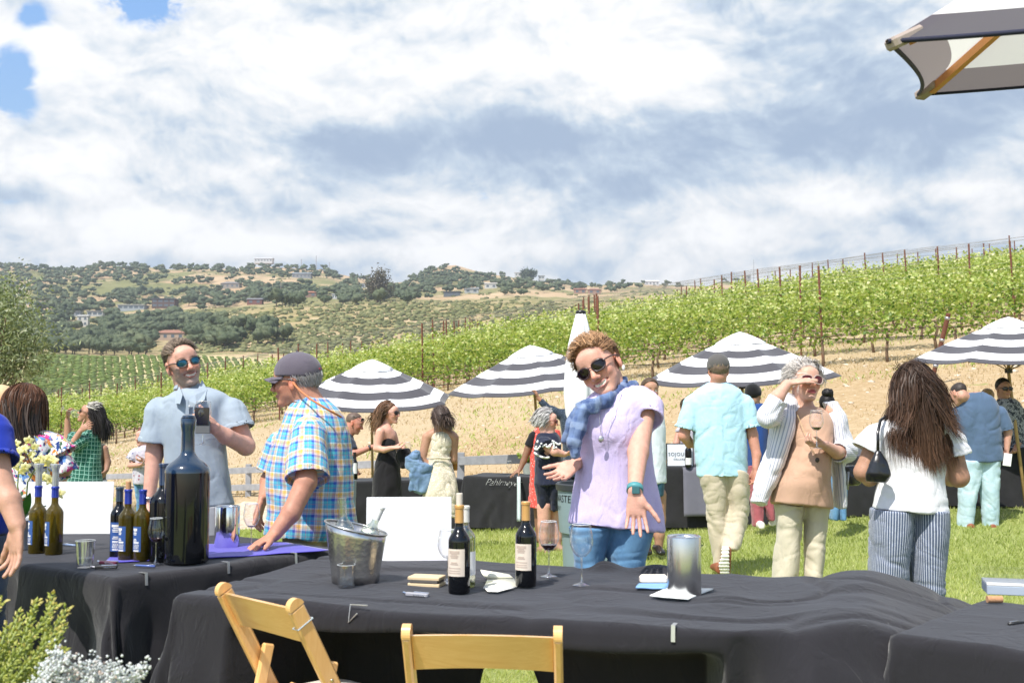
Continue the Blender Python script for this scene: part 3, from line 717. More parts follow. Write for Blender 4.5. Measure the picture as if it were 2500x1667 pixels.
def lav_col(g, P):
    return g.mix(g.ss(g.vor(P, 150), .12, .3), (.52, .43, .70), (.64, .55, .82))
def denim(c1, c2):
    def f(g, P):
        n = g.noise(P, 7, 4, .6); n2 = g.noise(P, 260, 2, .7); c = g.mix(g.ss(n, .35, .66), c1, c2); return g.mix(g.m('MULTIPLY', n2, .35), c, tuple(min(1, q*1.9+.05) for q in c2))
    return f
def lace(g, P):
    n = g.vor(P, 60); n2 = g.noise(P, 30, 3); return g.mix(g.ss(g.m('ADD', n, g.m('MULTIPLY', n2, .4)), .5, .62), (.80, .74, .60), (.60, .53, .40))
def coral_col(g, P): return g.mix(g.ss(g.vor(P, 40), .2, .3), (.75, .55, .5), (.72, .09, .07))
# ================================================================ terrain
KX = np.array([-3000, -800, 0, 300, 600, 900, 1200, 1500, 1800, 2100, 2500, 3300, 5500], float)
ZT = [  # depth, ground height at each KX column
 (2,   [0]*13), (9, [0]*13),
 (12,  [-.4, -.35, -.33, -.30, -.25, -.18, -.12, -.06, 0, 0, 0, 0, 0]),
 (16,  [-.9, -.8, -.70, -.60, -.48, -.40, -.32, -.2, -.05, .3, .55, .8, 1]),
 (20,  [-1.3, -1.1, -.95, -.85, -.75, -.55, -.15, .3, .8, 1.25, 1.65, 2, 2.4]),
 (24,  [-1.6, -1.4, -1.1, -.95, -.80, -.25, .5, 1.0, 1.55, 2.1, 2.5, 3, 3.5]),
 (28,  [-1.7, -1.4, -1.1, -.85, -.60, .3, 1.15, 1.8, 2.25, 2.7, 3.2, 3.8, 4.5]),
 (35,  [-1.6, -1.2, -.7, -.1, .65, 1.45, 2.2, 2.75, 3.35, 3.9, 4.5, 5.5, 6.5]),
 (45,  [-1.3, -.8, -.4, .15, 1.2, 1.85, 2.85, 3.6, 4.45, 5.15, 5.9, 7.5, 9]),
 (60,  [-1.5, -1, -.4, .4, 1.8, 2.5, 4.0, 4.9, 6.1, 7.0, 8.0, 10.5, 13]),
 (80,  [-1.5, -1, -.3, .5, 1.3, 1.6, 2.8, 3.8, 5.0, 6.0, 7.2, 11, 14]),
 (95,  [-2, -1, -.2, .5, .6, 0, 1, 3, 4, 5, 7, 10, 13]),
 (120, [-3, -2, -1, -1, -1, -2, -2, -2, -1, 0, 2, 5, 9]),
 (180, [-6, -5, -4, -4, -4, -5, -6, -6, -6, -5, -2, 0, 0]),
]
PYT = [  # depth, picture row of the ground
 (250, [(-3000, 985), (0, 975), (600, 975), (900, 950), (3300, 930)]),
 (360, [(-3000, 890), (0, 872), (420, 870), (560, 876), (760, 900), (1000, 890), (3300, 850)]),
 (400, [(-3000, 888), (0, 868), (300, 868), (420, 866), (560, 845), (900, 850), (3300, 845)]),
 (480, [(-3000, 860), (0, 858), (300, 856), (430, 850), (480, 832), (530, 800), (600, 762), (660, 750), (760, 756), (900, 752), (1200, 745), (1500, 742), (3300, 740)]),
 (520, [(-3000, 850), (0, 845), (300, 842), (430, 838), (500, 810), (560, 772), (620, 752), (680, 748), (760, 752), (900, 747), (1200, 741), (1500, 738), (3300, 735)]),
 (640, [(-3000, 800), (0, 808), (200, 800), (400, 795), (520, 785), (620, 762), (760, 750), (900, 742), (1100, 736), (1500, 735), (3300, 730)]),
 (760, [(-3000, 750), (0, 768), (200, 765), (400, 757), (560, 742), (700, 733), (850, 728), (950, 726), (1100, 724), (1250, 718), (1400, 722), (1500, 724), (1800, 724), (3300, 720)]),
 (900, [(-3000, 720), (0, 728), (150, 722), (300, 720), (420, 722), (560, 710), (700, 704), (850, 708), (950, 712), (1100, 705), (1250, 704), (1400, 712), (1500, 716), (3300, 715)]),
 (1100, [(-3000, 680), (0, 684), (100, 690), (200, 676), (330, 672), (500, 668), (600, 668), (700, 672), (850, 690), (960, 702), (1000, 694), (1060, 676), (1120, 678), (1200, 690), (1300, 696), (1400, 704), (1500, 708), (3300, 706)]),
 (1300, [(-3000, 648), (0, 642), (60, 646), (150, 664), (200, 650), (270, 643), (400, 654), (560, 653), (650, 647), (700, 653), (780, 660), (860, 674), (940, 692), (985, 690), (1015, 674), (1050, 652), (1080, 642), (1110, 641), (1140, 652), (1200, 668), (1260, 678), (1300, 684), (1360, 688), (1450, 696), (1500, 692), (1560, 692), (1650, 695), (1730, 697), (1760, 684), (1830, 682), (1860, 695), (1950, 700), (2200, 705), (3300, 700)]),
 (1500, [(-3000, 700), (0, 690), (1000, 730), (3300, 740)]),
 (2600, [(-3000, 900), (3300, 900)]),
]
_ds = np.array([q[0] for q in ZT]+[q[0] for q in PYT], float)
_PX = np.concatenate([[-3000, -1600, -800, -400], np.arange(-200, 2800, 10), [2900, 3300, 4200, 5500]]).astype(float)
def _z_of_py(px, py, d): return np.array([zat(a, b_, d) for a, b_ in zip(px, py)])
_tab = [np.interp(_PX, KX, q[1]) for q in ZT]+[_z_of_py(_PX, np.interp(_PX, [a for a, _ in q[1]], [c for _, c in q[1]]), q[0]) for q in PYT]
_tab = np.array(_tab)
for _i in range(len(ZT)):
    for _ in range(8): _tab[_i, 5:-5] = (_tab[_i, 4:-6]+2*_tab[_i, 5:-5]+_tab[_i, 6:-4])/4
_lds = np.log(_ds)
_fd = np.concatenate([np.geomspace(2, 9, 12), np.geomspace(9.3, 64, 110), np.geomspace(66, 245, 40), np.geomspace(250, 1520, 170), np.geomspace(1560, 2600, 8)])
_T2 = np.stack([np.interp(np.log(_fd), _lds, _tab[:, j]) for j in range(len(_PX))], 1)
for _ in range(5):
    _a = np.array([(_T2[k-1]+2*_T2[k]+_T2[k+1])/4 for k in range(1, len(_fd)-1)]); _T2[13:-9] = _a[12:-8]
_dd, _pp = np.meshgrid(_fd, _PX, indexing='ij'); _xx = (_pp-CX)/F*_dd
_P = np.stack([_xx, _dd, 0*_dd], 2)
_rough = np.interp(_dd, [9, 14, 25, 60, 250, 500, 1000], [0, 0, .05, .12, .5, 2.0, 5])
_T2 = _T2+_rough*fbm(_P, 1, 1)*0+_rough*(.8*vnoise(_P/np.maximum(_dd*.035, .7)[..., None], 1., 4)+.4*vnoise(_P/np.maximum(_dd*.014, .3)[..., None], 1., 9))*.55
def ground(x, y):
    x = np.asarray(x, float); y = np.maximum(np.asarray(y, float), 2.0); px = CX+F*x/y
    i = np.clip(np.searchsorted(_fd, y)-1, 0, len(_fd)-2); j = np.clip(np.searchsorted(_PX, px)-1, 0, len(_PX)-2)
    a = np.clip((y-_fd[i])/(_fd[i+1]-_fd[i]), 0, 1); c = np.clip((px-_PX[j])/(_PX[j+1]-_PX[j]), 0, 1)
    return (_T2[i, j]*(1-a)+_T2[i+1, j]*a)*(1-c)+(_T2[i, j+1]*(1-a)+_T2[i+1, j+1]*a)*c
def pyof(x, y, z):
    Y = y*cp+(z-CAMH)*sp_; Zc = -y*sp_+(z-CAMH)*cp; return CY-F*Zc/Y
def hit(px, py, dmin=20, dmax=1400):
    """nearest ground point seen at a picture position"""
    d = np.geomspace(dmin, dmax, 400); x = (px-CX)/F*d; z = ground(x, d); q = pyof(x, d, z); k = np.argmax(q <= py)
    if q[k] > py: return None
    return np.array([x[k], d[k], z[k]])
LX = [-3000, -400, 0, 300, 600, 900, 1200, 1500, 1800, 2100, 2500, 3300, 5500]
LE = np.interp(_PX, LX, [13, 13, 14, 16, 19.5, 17.8, 16.6, 15.6, 15.0, 14.2, 13.5, 13, 13]); GE = LE+np.interp(_PX, [-400, 0, 600, 900, 1200], [4, 4.5, 6, 3, .6])
FE = np.full(len(_PX), 245.)
def sheet(name, d0, d1, mat, n, kindlab):
    """ground between two edges (per column), snapped onto the terrain"""
    t = np.linspace(0, 1, n)[:, None]; D = np.exp(np.log(d0)[None]*(1-t)+np.log(d1)[None]*t); X = (_PX[None]-CX)/F*D; Zz = ground(X, D)
    V = np.stack([X, D, Zz], 2).reshape(-1, 3); m = len(_PX); i = np.arange(n-1)[:, None]*m+np.arange(m-1)[None]
    Q = np.stack([i, i+1, i+m+1, i+m], 2).reshape(-1, 4); o = mesh(name, V, Q, mat); o['kind'] = 'structure'; return o
def g_lawn(g, P):
    n = g.noise(P, .9, 4, .6); f = g.noise(P, 60, 3, .7); m_ = g.noise(P, 9, 3, .6)
    c = g.mix(n, (.36, .41, .12), (.44, .48, .18)); c = g.mix(g.ss(m_, .5, .75), c, (.33, .35, .11)); return g.mix(g.m('MULTIPLY', g.ss(f, .35, .7), .55), c, (.16, .22, .05))
def g_slope(g, P):
    n = g.noise(P, .35, 5, .6); f = g.noise(P, 7, 5, .75); h = g.noise(P, 1.6, 5, .7); st = g.noise(g.vm('MULTIPLY', P, (3, 14, 14)), 1.6, 4, .7)
    c = g.mix(g.ss(n, .38, .62), (.42, .30, .165), (.48, .36, .215)); c = g.mix(g.ss(f, .42, .7), c, (.56, .43, .27)); c = g.mix(g.ss(h, .60, .70), c, (.30, .31, .11)); c = g.mix(g.ss(st, .55, .75), c, (.42, .29, .15))
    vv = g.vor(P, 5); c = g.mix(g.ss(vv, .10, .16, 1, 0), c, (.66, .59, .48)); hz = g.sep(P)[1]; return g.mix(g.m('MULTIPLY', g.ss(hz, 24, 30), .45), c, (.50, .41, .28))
def g_gravel(g, P):
    v = g.vor(P, 22, 'Color'); return g.mix(g.sep(v)[0], (.45, .33, .22), (.80, .69, .54))
def g_hill(g, P):
    n = g.noise(P, .010, 6, .62); n2 = g.noise(P, .035, 6, .68); f = g.noise(P, .12, 6, .78); y_ = g.sep(P)[1]
    dry = g.mix(g.ss(n2, .38, .62), (.42, .29, .17), (.50, .38, .24)); dry = g.mix(g.ss(f, .55, .75), dry, (.31, .24, .14))
    grn = g.mix(f, (.14, .15, .06), (.26, .25, .11)); c = g.mix(g.ss(g.m('ADD', n, g.m('MULTIPLY', g.m('SUBTRACT', f, .5), .45)), .46, .54), dry, grn)
    knoll = g.m('MULTIPLY', g.ss(y_, 395, 430), g.ss(y_, 600, 760, 1, 0)); kn = g.mix(g.ss(f, .40, .60), (.40, .31, .17), (.17, .18, .06)); kn = g.mix(g.ss(n2, .52, .66), kn, (.46, .36, .22))
    c = g.mix(g.m('MULTIPLY', knoll, .85), c, kn); vy = g.ss(y_, 372, 362); return g.mix(g.m('MULTIPLY', g.ss(y_, 362, 376, 1, 0), g.ss(f, .2, .5)), c, g.mix(n2, (.50, .44, .22), (.58, .50, .30)))
lawn_m = M('lawn', colfn=g_lawn, rough=.9, bump=.02, bs=90, coord='Object', var=0, spec=.15)
near = []
V = []; Q = []; gx = np.linspace(-30, 30, 41); gy = np.linspace(-14, 2.2, 12)
V = np.array([[x, y, 0] for y in gy for x in gx]); m_ = len(gx)
def lawn_sheet():
    t = np.linspace(0, 1, 60)[:, None]; d0 = np.full(len(_PX), 2.); D = np.exp(np.log(d0)[None]*(1-t)+np.log(LE)[None]*t); X = (_PX[None]-CX)/F*D
    Xb = np.stack([X[0]+(-20 if k else 0)*0 for k in range(1)]); back = []
    for yb, sc in ((-14, 9), (-6, 5), (-1, 3), (1, 1.6)):
        back.append(np.stack([X[0]*sc, np.full(len(_PX), float(yb)), 0*X[0]], 1))
    V = np.concatenate([np.stack(back), np.stack([X, D, ground(X, D)], 2)]); n, m = V.shape[:2]; i = np.arange(n-1)[:, None]*m+np.arange(m-1)[None]
    Q = np.stack([i, i+1, i+m+1, i+m], 2).reshape(-1, 4); o = mesh('lawn', V.reshape(-1, 3), Q, lawn_m); o['kind'] = 'structure'
lawn_sheet()
sheet('gravel_path', LE, GE, M('gravel', colfn=g_gravel, rough=.95, var=.1, bump=.02, bs=60), 26, '')
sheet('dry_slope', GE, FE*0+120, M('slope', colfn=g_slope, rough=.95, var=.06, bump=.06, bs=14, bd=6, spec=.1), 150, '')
sheet('hills', FE*0+120, FE*0+2600, M('hill', colfn=g_hill, rough=.95, var=.05, vs=.3, spec=.05), 260, '')
def blades(name, X, Y, Z, h, w, colv, mat, lean=.5, seed=0):
    rg = np.random.default_rng(seed); n = len(X); a = rg.random(n)*6.283; b0 = np.stack([X, Y, Z-.004], 1); s_ = np.stack([np.cos(a), np.sin(a), 0*a], 1)*(w*(.6+.8*rg.random(n)))[:, None]
    tip = b0+np.stack([rg.normal(size=n)*lean*h, rg.normal(size=n)*lean*h, h*(.6+.7*rg.random(n))], 1); mid = (b0+tip)/2+np.array([0, 0, 1])*(h*.12)[:, None]
    V = np.stack([b0-s_, b0+s_, mid+s_*.7, mid-s_*.7, tip], 1).reshape(-1, 3); k = np.arange(n)[:, None]*5
    T = np.concatenate([k+[[0, 1, 2]], k+[[0, 2, 3]], k+[[3, 2, 4]]], 0); c = np.repeat(colv, 5)[:, None]*np.ones((1, 3))
    o = mesh(name, V, T, mat, col=c, smooth=False); o['kind'] = 'stuff'; return o
GRASS = leaf_mat('grass_blade', [(0, (.24, .29, .07)), (.4, (.42, .48, .15)), (.75, (.58, .60, .25)), (1, (.74, .68, .42))], .5, .55)
DRY = leaf_mat('dry_blade', [(0, (.34, .235, .12)), (.5, (.46, .34, .19)), (1, (.60, .47, .29))], .3, .7)
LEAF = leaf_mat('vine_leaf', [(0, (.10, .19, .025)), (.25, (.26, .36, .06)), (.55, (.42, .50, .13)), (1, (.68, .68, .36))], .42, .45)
n = 220000; d = 3.2+(19.5-3.2)*RNG.random(n)**1.15; px = -300+RNG.random(n)*3100; x = (px-CX)/F*d; keep = d < np.interp(px, _PX, LE); x, d = x[keep], d[keep]
cl = np.clip(.42+.22*vnoise(np.stack([x, d, 0*x], 1), 1.2, 3)+.2*RNG.normal(size=len(x)), 0, 1)
blades('grass', x, d, ground(x, d), np.interp(d, [3, 15], [.035, .05]), np.interp(d, [3, 15], [.0022, .006]), cl, GRASS, .55, 1)
n = 90000; d = 12+38*RNG.random(n)**1.3; px = -300+RNG.random(n)*3100; x = (px-CX)/F*d; keep = d > np.interp(px, _PX, GE); x, d = x[keep], d[keep]
dens = vnoise(np.stack([x, d, 0*x], 1), .45, 8)+.6*vnoise(np.stack([x, d, 0*x], 1), 2.2, 9); keep = dens+RNG.random(len(x))*1.0 > .35; x, d = x[keep], d[keep]
cl = np.clip(.55+.28*RNG.normal(size=len(x)), 0, 1); blades('dry_grass', x, d, ground(x, d), np.interp(d, [12, 50], [.045, .10]), np.interp(d, [12, 50], [.006, .015]), cl, DRY, .45, 2)
n = 30000; d = 17+34*RNG.random(n); px = -300+RNG.random(n)*3100; x = (px-CX)/F*d; keep = d > np.interp(px, _PX, GE)+2; x, d = x[keep], d[keep]
keep = vnoise(np.stack([x, d, 0*x], 1)*np.array([.5, 1.6, 1]), .5, 21) > .25; x, d = x[keep], d[keep]
blades('weeds', x, d, ground(x, d), np.full(len(x), .09), np.full(len(x), .014), np.clip(.6+.2*RNG.normal(size=len(x)), 0, 1), LEAF, .8, 3)
def ico(sub=1):
    import bmesh
    bm = bmesh.new(); bmesh.ops.create_icosphere(bm, subdivisions=sub, radius=1); V = np.array([v.co[:] for v in bm.verts]); Fc = np.array([[v.index for v in f.verts] for f in bm.faces]); bm.free(); return V, Fc
I1, I1F = ico(1); I2, I2F = ico(2); I3, I3F = ico(3)
def lumps(n, cen, rad, amp, seed, sub=1, col=None):
    V0, F0 = (I1, I1F) if sub == 1 else (I2, I2F) if sub == 2 else (I3, I3F); Vs = V0[None]*rad[:, None, :]; ns = vnoise((V0[None]*1.6+np.arange(n)[:, None, None]*7.3), 1, seed)
    Vs = Vs*(1+amp*ns)[..., None]+cen[:, None, :]; Fc = (F0[None]+(np.arange(n)*len(V0))[:, None, None]).reshape(-1, 3)
    return Vs.reshape(-1, 3), Fc, None if col is None else np.repeat(col, len(V0))[:, None]*np.ones((1, 3))
n = 2600; d = 15+34*RNG.random(n); px = -200+RNG.random(n)*2900; x = (px-CX)/F*d; keep = (d > np.interp(px, _PX, GE)+1) & (d+.6*x > 22+4*RNG.random(n)); x, d = x[keep], d[keep]
r_ = .015+.045*RNG.random(len(x))**3; V, Fc, _ = lumps(len(x), np.stack([x, d, ground(x, d)+r_*.2], 1), np.stack([r_*1.5, r_, r_*.7], 1), .5, 3)
o = mesh('stones', V, Fc, M('stone', (.66, .56, .43), .95, var=.25, vs=3), smooth=False); o['kind'] = 'stuff'
EROW = nz([.82, -.57, 0]); NROW = np.array([.57, .82, 0])/np.linalg.norm([.57, .82]); R0 = np.array([7.6, 27.0, 0])
def vine_variant(seed):
    rg = np.random.default_rng(seed); n = 600 if seed < 50 else 380
    x = (rg.random(n)-.5)*1.75; zz = .62+1.32*rg.random(n)**.9+.12*np.sin(x*5+seed); y = rg.normal(size=n)*.17*(1.2-.25*(zz-.8))
    ns = 46; k = rg.integers(0, 9, ns); sx = (rg.random(9)-.5)*1.6; sh = 1.9+.55*rg.random(9)
    x = np.concatenate([x, sx[k]+rg.normal(size=ns)*.05]); y = np.concatenate([y, rg.normal(size=ns)*.06]); zz = np.concatenate([zz, 1.8+(sh[k]-1.8)*rg.random(ns)])
    low = 22; x = np.concatenate([x, (rg.random(low)-.5)*.5]); y = np.concatenate([y, rg.normal(size=low)*.08]); zz = np.concatenate([zz, .55+.3*rg.random(low)])
    n = len(x); c = np.stack([x, y, zz], 1); s_ = ((.031+.024*rg.random(n))*(1 if seed < 50 else 1.35))[:, None]; N = rg.normal(size=(n, 3)); N[:, 2] = np.abs(N[:, 2])*.8+.2; N /= np.linalg.norm(N, axis=1, keepdims=True)
    a = np.cross(N, rg.normal(size=(n, 3))); a /= np.linalg.norm(a, axis=1, keepdims=True); b_ = np.cross(N, a)
    V = np.stack([c-b_*s_, c+a*s_*.95-b_*s_*.1+N*s_*.25, c+a*s_*.5+b_*s_*.8, c+b_*s_*1.05-N*s_*.2, c-a*s_*.5+b_*s_*.8, c-a*s_*.95-b_*s_*.1+N*s_*.25, c+N*s_*.0], 1).reshape(-1, 3)
    k = np.arange(n)[:, None]*7; T = np.concatenate([k+[[6, i, (i+1) % 6]] for i in range(6)], 0)
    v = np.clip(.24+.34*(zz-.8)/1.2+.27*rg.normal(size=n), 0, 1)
    return V, T, np.repeat(v, 7)[:, None]*np.ones((1, 3))
BARK = M('bark', (.17, .115, .075), .95, var=.35, vs=30, bump=.004, bs=60)
protos = []
for s_ in range(6):
    V, T, c = vine_variant(s_); r_ = empty('grapevine', (0, -60, 0), 'grapevine of pale green leaves trained along the near vineyard rows', 'grapevine', 'grapevines in the near vineyard')
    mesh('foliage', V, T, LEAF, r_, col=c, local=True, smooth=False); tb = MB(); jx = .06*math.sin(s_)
    tb.tube([(0, 0, -.1), (jx, .02, .3), (-jx, -.02, .6), (0, 0, .82)], [.045, .035, .032, .03], 6); tb.tube([(0, 0, .80), (.4, .01, .84), (.85, 0, .83)], [.025, .018, .012], 5); tb.tube([(0, 0, .80), (-.4, .01, .84), (-.85, 0, .83)], [.025, .018, .012], 5)
    tb.build('trunk', BARK, r_, smooth=True); protos.append(r_)
RUST = M('rust', (.15, .055, .032), .85, var=.3, vs=12, bump=.001, bs=200); WIRE = M('wire', (.32, .30, .28), .5, .6, var=0); HOSE = M('hose', (.02, .02, .02), .7)
rot = math.atan2(EROW[1], EROW[0]); vines = []; posts = []
_pm = MB(); _pm.box((0, 0, 1.32), (.045, .032, 2.65));
for zz in (.95, 1.4, 1.8, 2.2): _pm.box((0, -.02, zz), (.10, .012, .018))
postp = _pm.build('trellis_post', RUST); tag(postp, 'rusty steel trellis post rising out of the vineyard rows', 'trellis post', 'trellis posts of the near vineyard'); usedp = False
for k in range(17):
    o0 = R0+NROW*2.25*k; w_ = MB(); run = []
    smax = 3.2 if k == 0 else 60; js = (k*.37) % 1
    for i in range(-46, 40):
        s_ = (i+js)*1.55; p = o0+EROW*s_
        if p[1] < 14 or p[1] > 100: continue
        pxx = CX+F*p[0]/p[1]
        if pxx < -160 or pxx > 2700 or s_ > smax: continue
        z = float(ground(p[0], p[1])); vines.append((p[1], p[0], z, k, i))
    for i in range(-12, 12):
        s_ = (i+js)*6.3+1.3*((k*7)%5); p = o0+EROW*s_
        if p[1] < 14 or p[1] > 100 or s_ > smax: continue
        pxx = CX+F*p[0]/p[1]
        if pxx < -200 or pxx > 2700: continue
        z = float(ground(p[0], p[1])); posts.append((p[0], p[1], z, k)); run.append((p[0], p[1], z))
    if len(run) > 1:
        run.sort(); rs = 0.0035 if k < 6 else .004
        for hz_ in (.85, 1.4, 1.9, 2.4): w_.tube([(a, b_, c+hz_) for a, b_, c in run], rs, 4, False)
        r0 = run[len(run)//2]; wo_ = w_.build('trellis_wire', WIRE, origin=r0); tag(wo_, 'thin steel trellis wires strung between the rusty posts of a vineyard row', 'trellis wire', 'trellis wires of the near vineyard')
        if k < 4:
            h_ = MB(); pp = []
            for (a, b_) in zip(run[:-1], run[1:]):
                for t in np.linspace(0, 1, 6)[:-1]: q = np.array(a)*(1-t)+np.array(b_)*t; pp.append(q+(0, 0, .48-.10*math.sin(t*math.pi)+.02*math.sin(t*17)))
            h_.tube(pp, .011, 5, False); ho = h_.build('irrigation_hose', HOSE, origin=pp[0], smooth=True); tag(ho, 'black irrigation hose sagging under the vines along a row', 'irrigation hose', 'irrigation hoses under the vines')
vines.sort(); thing_v = [v for v in vines][:298]; rest = vines[298:]
for q, (y_, x_, z_, k, i) in enumerate(thing_v):
    s_ = (k*7+i*3) % 6; o = protos[s_] if q < 6 and False else copy_tree(protos[s_]); o.location = (x_, y_, z_); o.rotation_euler = (0, 0, rot+(math.pi if (i*5+k) % 2 else 0)); o.scale = (1, 1, .84+.12*random.random())
if rest:
    Vs, Ts, Cs = [], [], []; o_ = 0; cr, sr = math.cos(rot), math.sin(rot); vv = [vine_variant(50+i) for i in range(3)]
    for q, (y_, x_, z_, k, i) in enumerate(rest):
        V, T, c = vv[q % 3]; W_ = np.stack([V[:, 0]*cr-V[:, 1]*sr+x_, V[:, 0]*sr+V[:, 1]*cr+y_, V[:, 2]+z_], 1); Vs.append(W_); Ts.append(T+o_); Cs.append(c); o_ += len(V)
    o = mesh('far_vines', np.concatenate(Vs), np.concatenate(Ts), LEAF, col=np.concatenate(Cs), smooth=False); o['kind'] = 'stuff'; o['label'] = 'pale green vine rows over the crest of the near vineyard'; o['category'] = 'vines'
for r_ in protos:
    for ch in list(r_.children): bpy.data.objects.remove(ch)
    bpy.data.objects.remove(r_)
for q, (x_, y_, z_, k) in enumerate(posts):
    o = postp if q == 0 else copy_tree(postp); o.location = (x_, y_, z_); o.rotation_euler = (random.uniform(-.02, .02), random.uniform(-.05, 0), rot); o.scale[2] = .9+.06*random.random()
a = on(2278, 925, 1.7) if False else at(2274, 935, 22.0); b_ = at(2316, 765, 21.6); ep = MB(); ep.tube([a-(b_-a)*.3, b_], .045, 12); e = ep.build('end_post', RUST, origin=a, smooth=False); tag(e, 'thick rusty pipe leaning at the end of the lowest vine row', 'end post')
for t in (.25, .62, .93):
    cm = MB(); c = a+(b_-a)*t; ax = nz(b_-a); cm.tube([c-ax*.03, c, c+ax*.03], .050, 12); cm.build('wire_wrap', M('zinc', (.42, .42, .43), .4, .8), e, local=False) if False else mesh('wire_wrap', cm.V, cm.F, M('zinc', (.42, .42, .43), .4, .8), e)
FV = leaf_mat('far_vine', [(0, (.16, .23, .05)), (.5, (.27, .36, .09)), (1, (.38, .45, .14))], .3, .7)
rowsx = []
for t in np.arange(84, 800, 18.0):
    yb, yt = 252., 361.; xt = (t-CX)/F*yt; pb_ = 225+(t-225)*1.16; xb = (pb_-CX)/F*yb; n = 46; tt = np.linspace(0, 1, n); X = xb+(xt-xb)*tt; Yy = yb+(yt-yb)*tt; rg = np.random.default_rng(int(t))
    keep = Yy > yb+8*rg.random(); g_ = ground(X, Yy); cen = np.repeat(np.stack([X, Yy, g_+.5], 1), 2, axis=0); cen += rg.normal(size=cen.shape)*np.array([.05, .9, .08])
    rad = np.stack([.17+.08*rg.random(2*n), np.full(2*n, 2.6), .26+.10*rg.random(2*n)], 1); V, Fc, c = lumps(2*n, cen, rad, .35, int(t) % 97, 1, np.clip(.5+.22*rg.normal(size=2*n), 0, 1))
    o = mesh('vine_row', V-cen[0], Fc, FV, col=c, smooth=False); o.location = tuple(cen[0]); tag(o, 'long green vine row climbing the far vineyard block below the oak hills', 'vine row', 'vine rows of the far vineyard block')
OAK = leaf_mat('oak_leaf', [(0, (.042, .060, .028)), (.5, (.08, .108, .048)), (1, (.17, .19, .09))], .15, .7)
OAKT = M('oak_trunk', (.12, .09, .065), .95)
def oak(seed, sub=2, fringe=520, nl=9):
    rg = np.random.default_rng(seed); cen = np.stack([rg.normal(size=nl)*.42, rg.normal(size=nl)*.42, .95+.38*rg.random(nl)], 1); cen[0] = (0, 0, 1.05); r_ = .36+.2*rg.random(nl); rad = np.stack([r_*1.15, r_*1.15, r_*.85], 1)
    V, Fc, c = lumps(nl, cen, rad*.86, .75, seed, sub, np.clip(.25+.35*rg.random(nl)+.08*(seed % 4), 0, 1))
    hh = V[:, 2]; n_ = vnoise(V, 5, seed); c = np.clip(c+.28*n_[:, None], 0, 1)
    k = rg.integers(0, len(V), fringe); p = V[k]+rg.normal(size=(fringe, 3))*.09; a = rg.normal(size=(fringe, 3)); a /= np.linalg.norm(a, axis=1, keepdims=True); b_ = np.cross(a, rg.normal(size=(fringe, 3))); b_ /= np.linalg.norm(b_, axis=1, keepdims=True); s_ = .07
    V2 = np.stack([p-a*s_, p+b_*s_, p+a*s_], 1).reshape(-1, 3); F2 = np.arange(fringe*3).reshape(-1, 3)+len(V); c2 = np.repeat(np.clip(.5+.25*rg.normal(size=fringe), 0, 1), 3)[:, None]*np.ones((1, 3))
    return np.concatenate([V, V2]), np.concatenate([Fc, F2]), np.concatenate([c, c2])
oaks = []
for s_ in range(6):
    V, Fc, c = oak(s_, 2); r_ = empty('oak_tree', (0, -60, 0), 'dark green oak with a rounded crown on the dry hillside', 'tree', 'oaks scattered over the hills'); mesh('crown', V, Fc, OAK, r_, col=c, local=True, smooth=False)
    tb = MB(); tb.tube([(0, 0, -.1), (.02, 0, .35), (.1, .05, .8)], [.075, .06, .04], 6); tb.tube([(.02, 0, .4), (-.2, .1, .8)], [.05, .03], 5); tb.build('trunk', OAKT, r_, smooth=True); oaks.append(r_)
DENS = [(0, 640, 130, 26, 1), (90, 668, 110, 18, .9), (30, 702, 130, 18, .9), (0, 730, 90, 10, .4), (290, 654, 120, 16, .8), (230, 676, 90, 12, .7), (440, 655, 150, 12, 1), (600, 652, 120, 20, 1), (740, 660, 130, 22, .95), (860, 678, 90, 16, 1), (640, 665, 100, 10, .6),
        (350, 685, 50, 8, .6), (200, 695, 60, 7, .55), (480, 690, 60, 5, .5), (370, 720, 60, 7, .9), (470, 722, 60, 6, .5), (130, 718, 60, 8, .7), (240, 728, 90, 10, .9), (320, 745, 90, 14, .9), (140, 745, 70, 14, .8),
        (560, 728, 60, 22, 1), (640, 715, 90, 16, 1), (760, 720, 130, 14, .85), (880, 722, 120, 18, 1), (1000, 722, 90, 12, .9), (500, 740, 50, 14, .9), (680, 742, 80, 8, .7), (760, 748, 50, 6, .8),
        (100, 780, 120, 22, 1), (220, 795, 110, 26, 1), (330, 775, 90, 20, .95), (300, 812, 120, 16, .9), (180, 835, 110, 22, .8), (330, 850, 90, 18, 1), (250, 858, 120, 10, .9), (420, 790, 60, 14, .8), (470, 800, 40, 22, 1), (560, 815, 70, 12, 1), (620, 812, 50, 12, .9), (540, 840, 60, 12, .8), (660, 840, 40, 14, .7), (80, 850, 80, 20, .9), (20, 800, 60, 40, .9),
        (1040, 676, 40, 18, 1), (1080, 665, 50, 14, .9), (1110, 690, 60, 14, .95), (1170, 682, 60, 12, 1), (1230, 690, 50, 8, .6), (1050, 700, 60, 10, .7), (1090, 640, 26, 5, .6), (1180, 704, 90, 8, .8), (1250, 695, 30, 6, .7), (1290, 676, 12, 7, 1), (1310, 700, 90, 8, .8), (1180, 722, 110, 7, .6), (1370, 690, 40, 8, .9), (1450, 700, 110, 10, .5), (1500, 708, 80, 10, .5), (1330, 712, 80, 7, .5),
        (1650, 700, 120, 6, .4), (1790, 684, 50, 5, .9), (950, 832, 70, 10, .25), (1020, 790, 200, 30, .02), (150, 690, 400, 40, .10), (300, 700, 300, 20, .10)]
rg = np.random.default_rng(5); cand = []
DN = np.array(DENS)
def dens(px, py): return np.minimum(1, (DN[:, 4]*np.exp(-((px-DN[:, 0])/DN[:, 2])**2*1.2-((py-DN[:, 1])/DN[:, 3])**2*1.2)).sum())
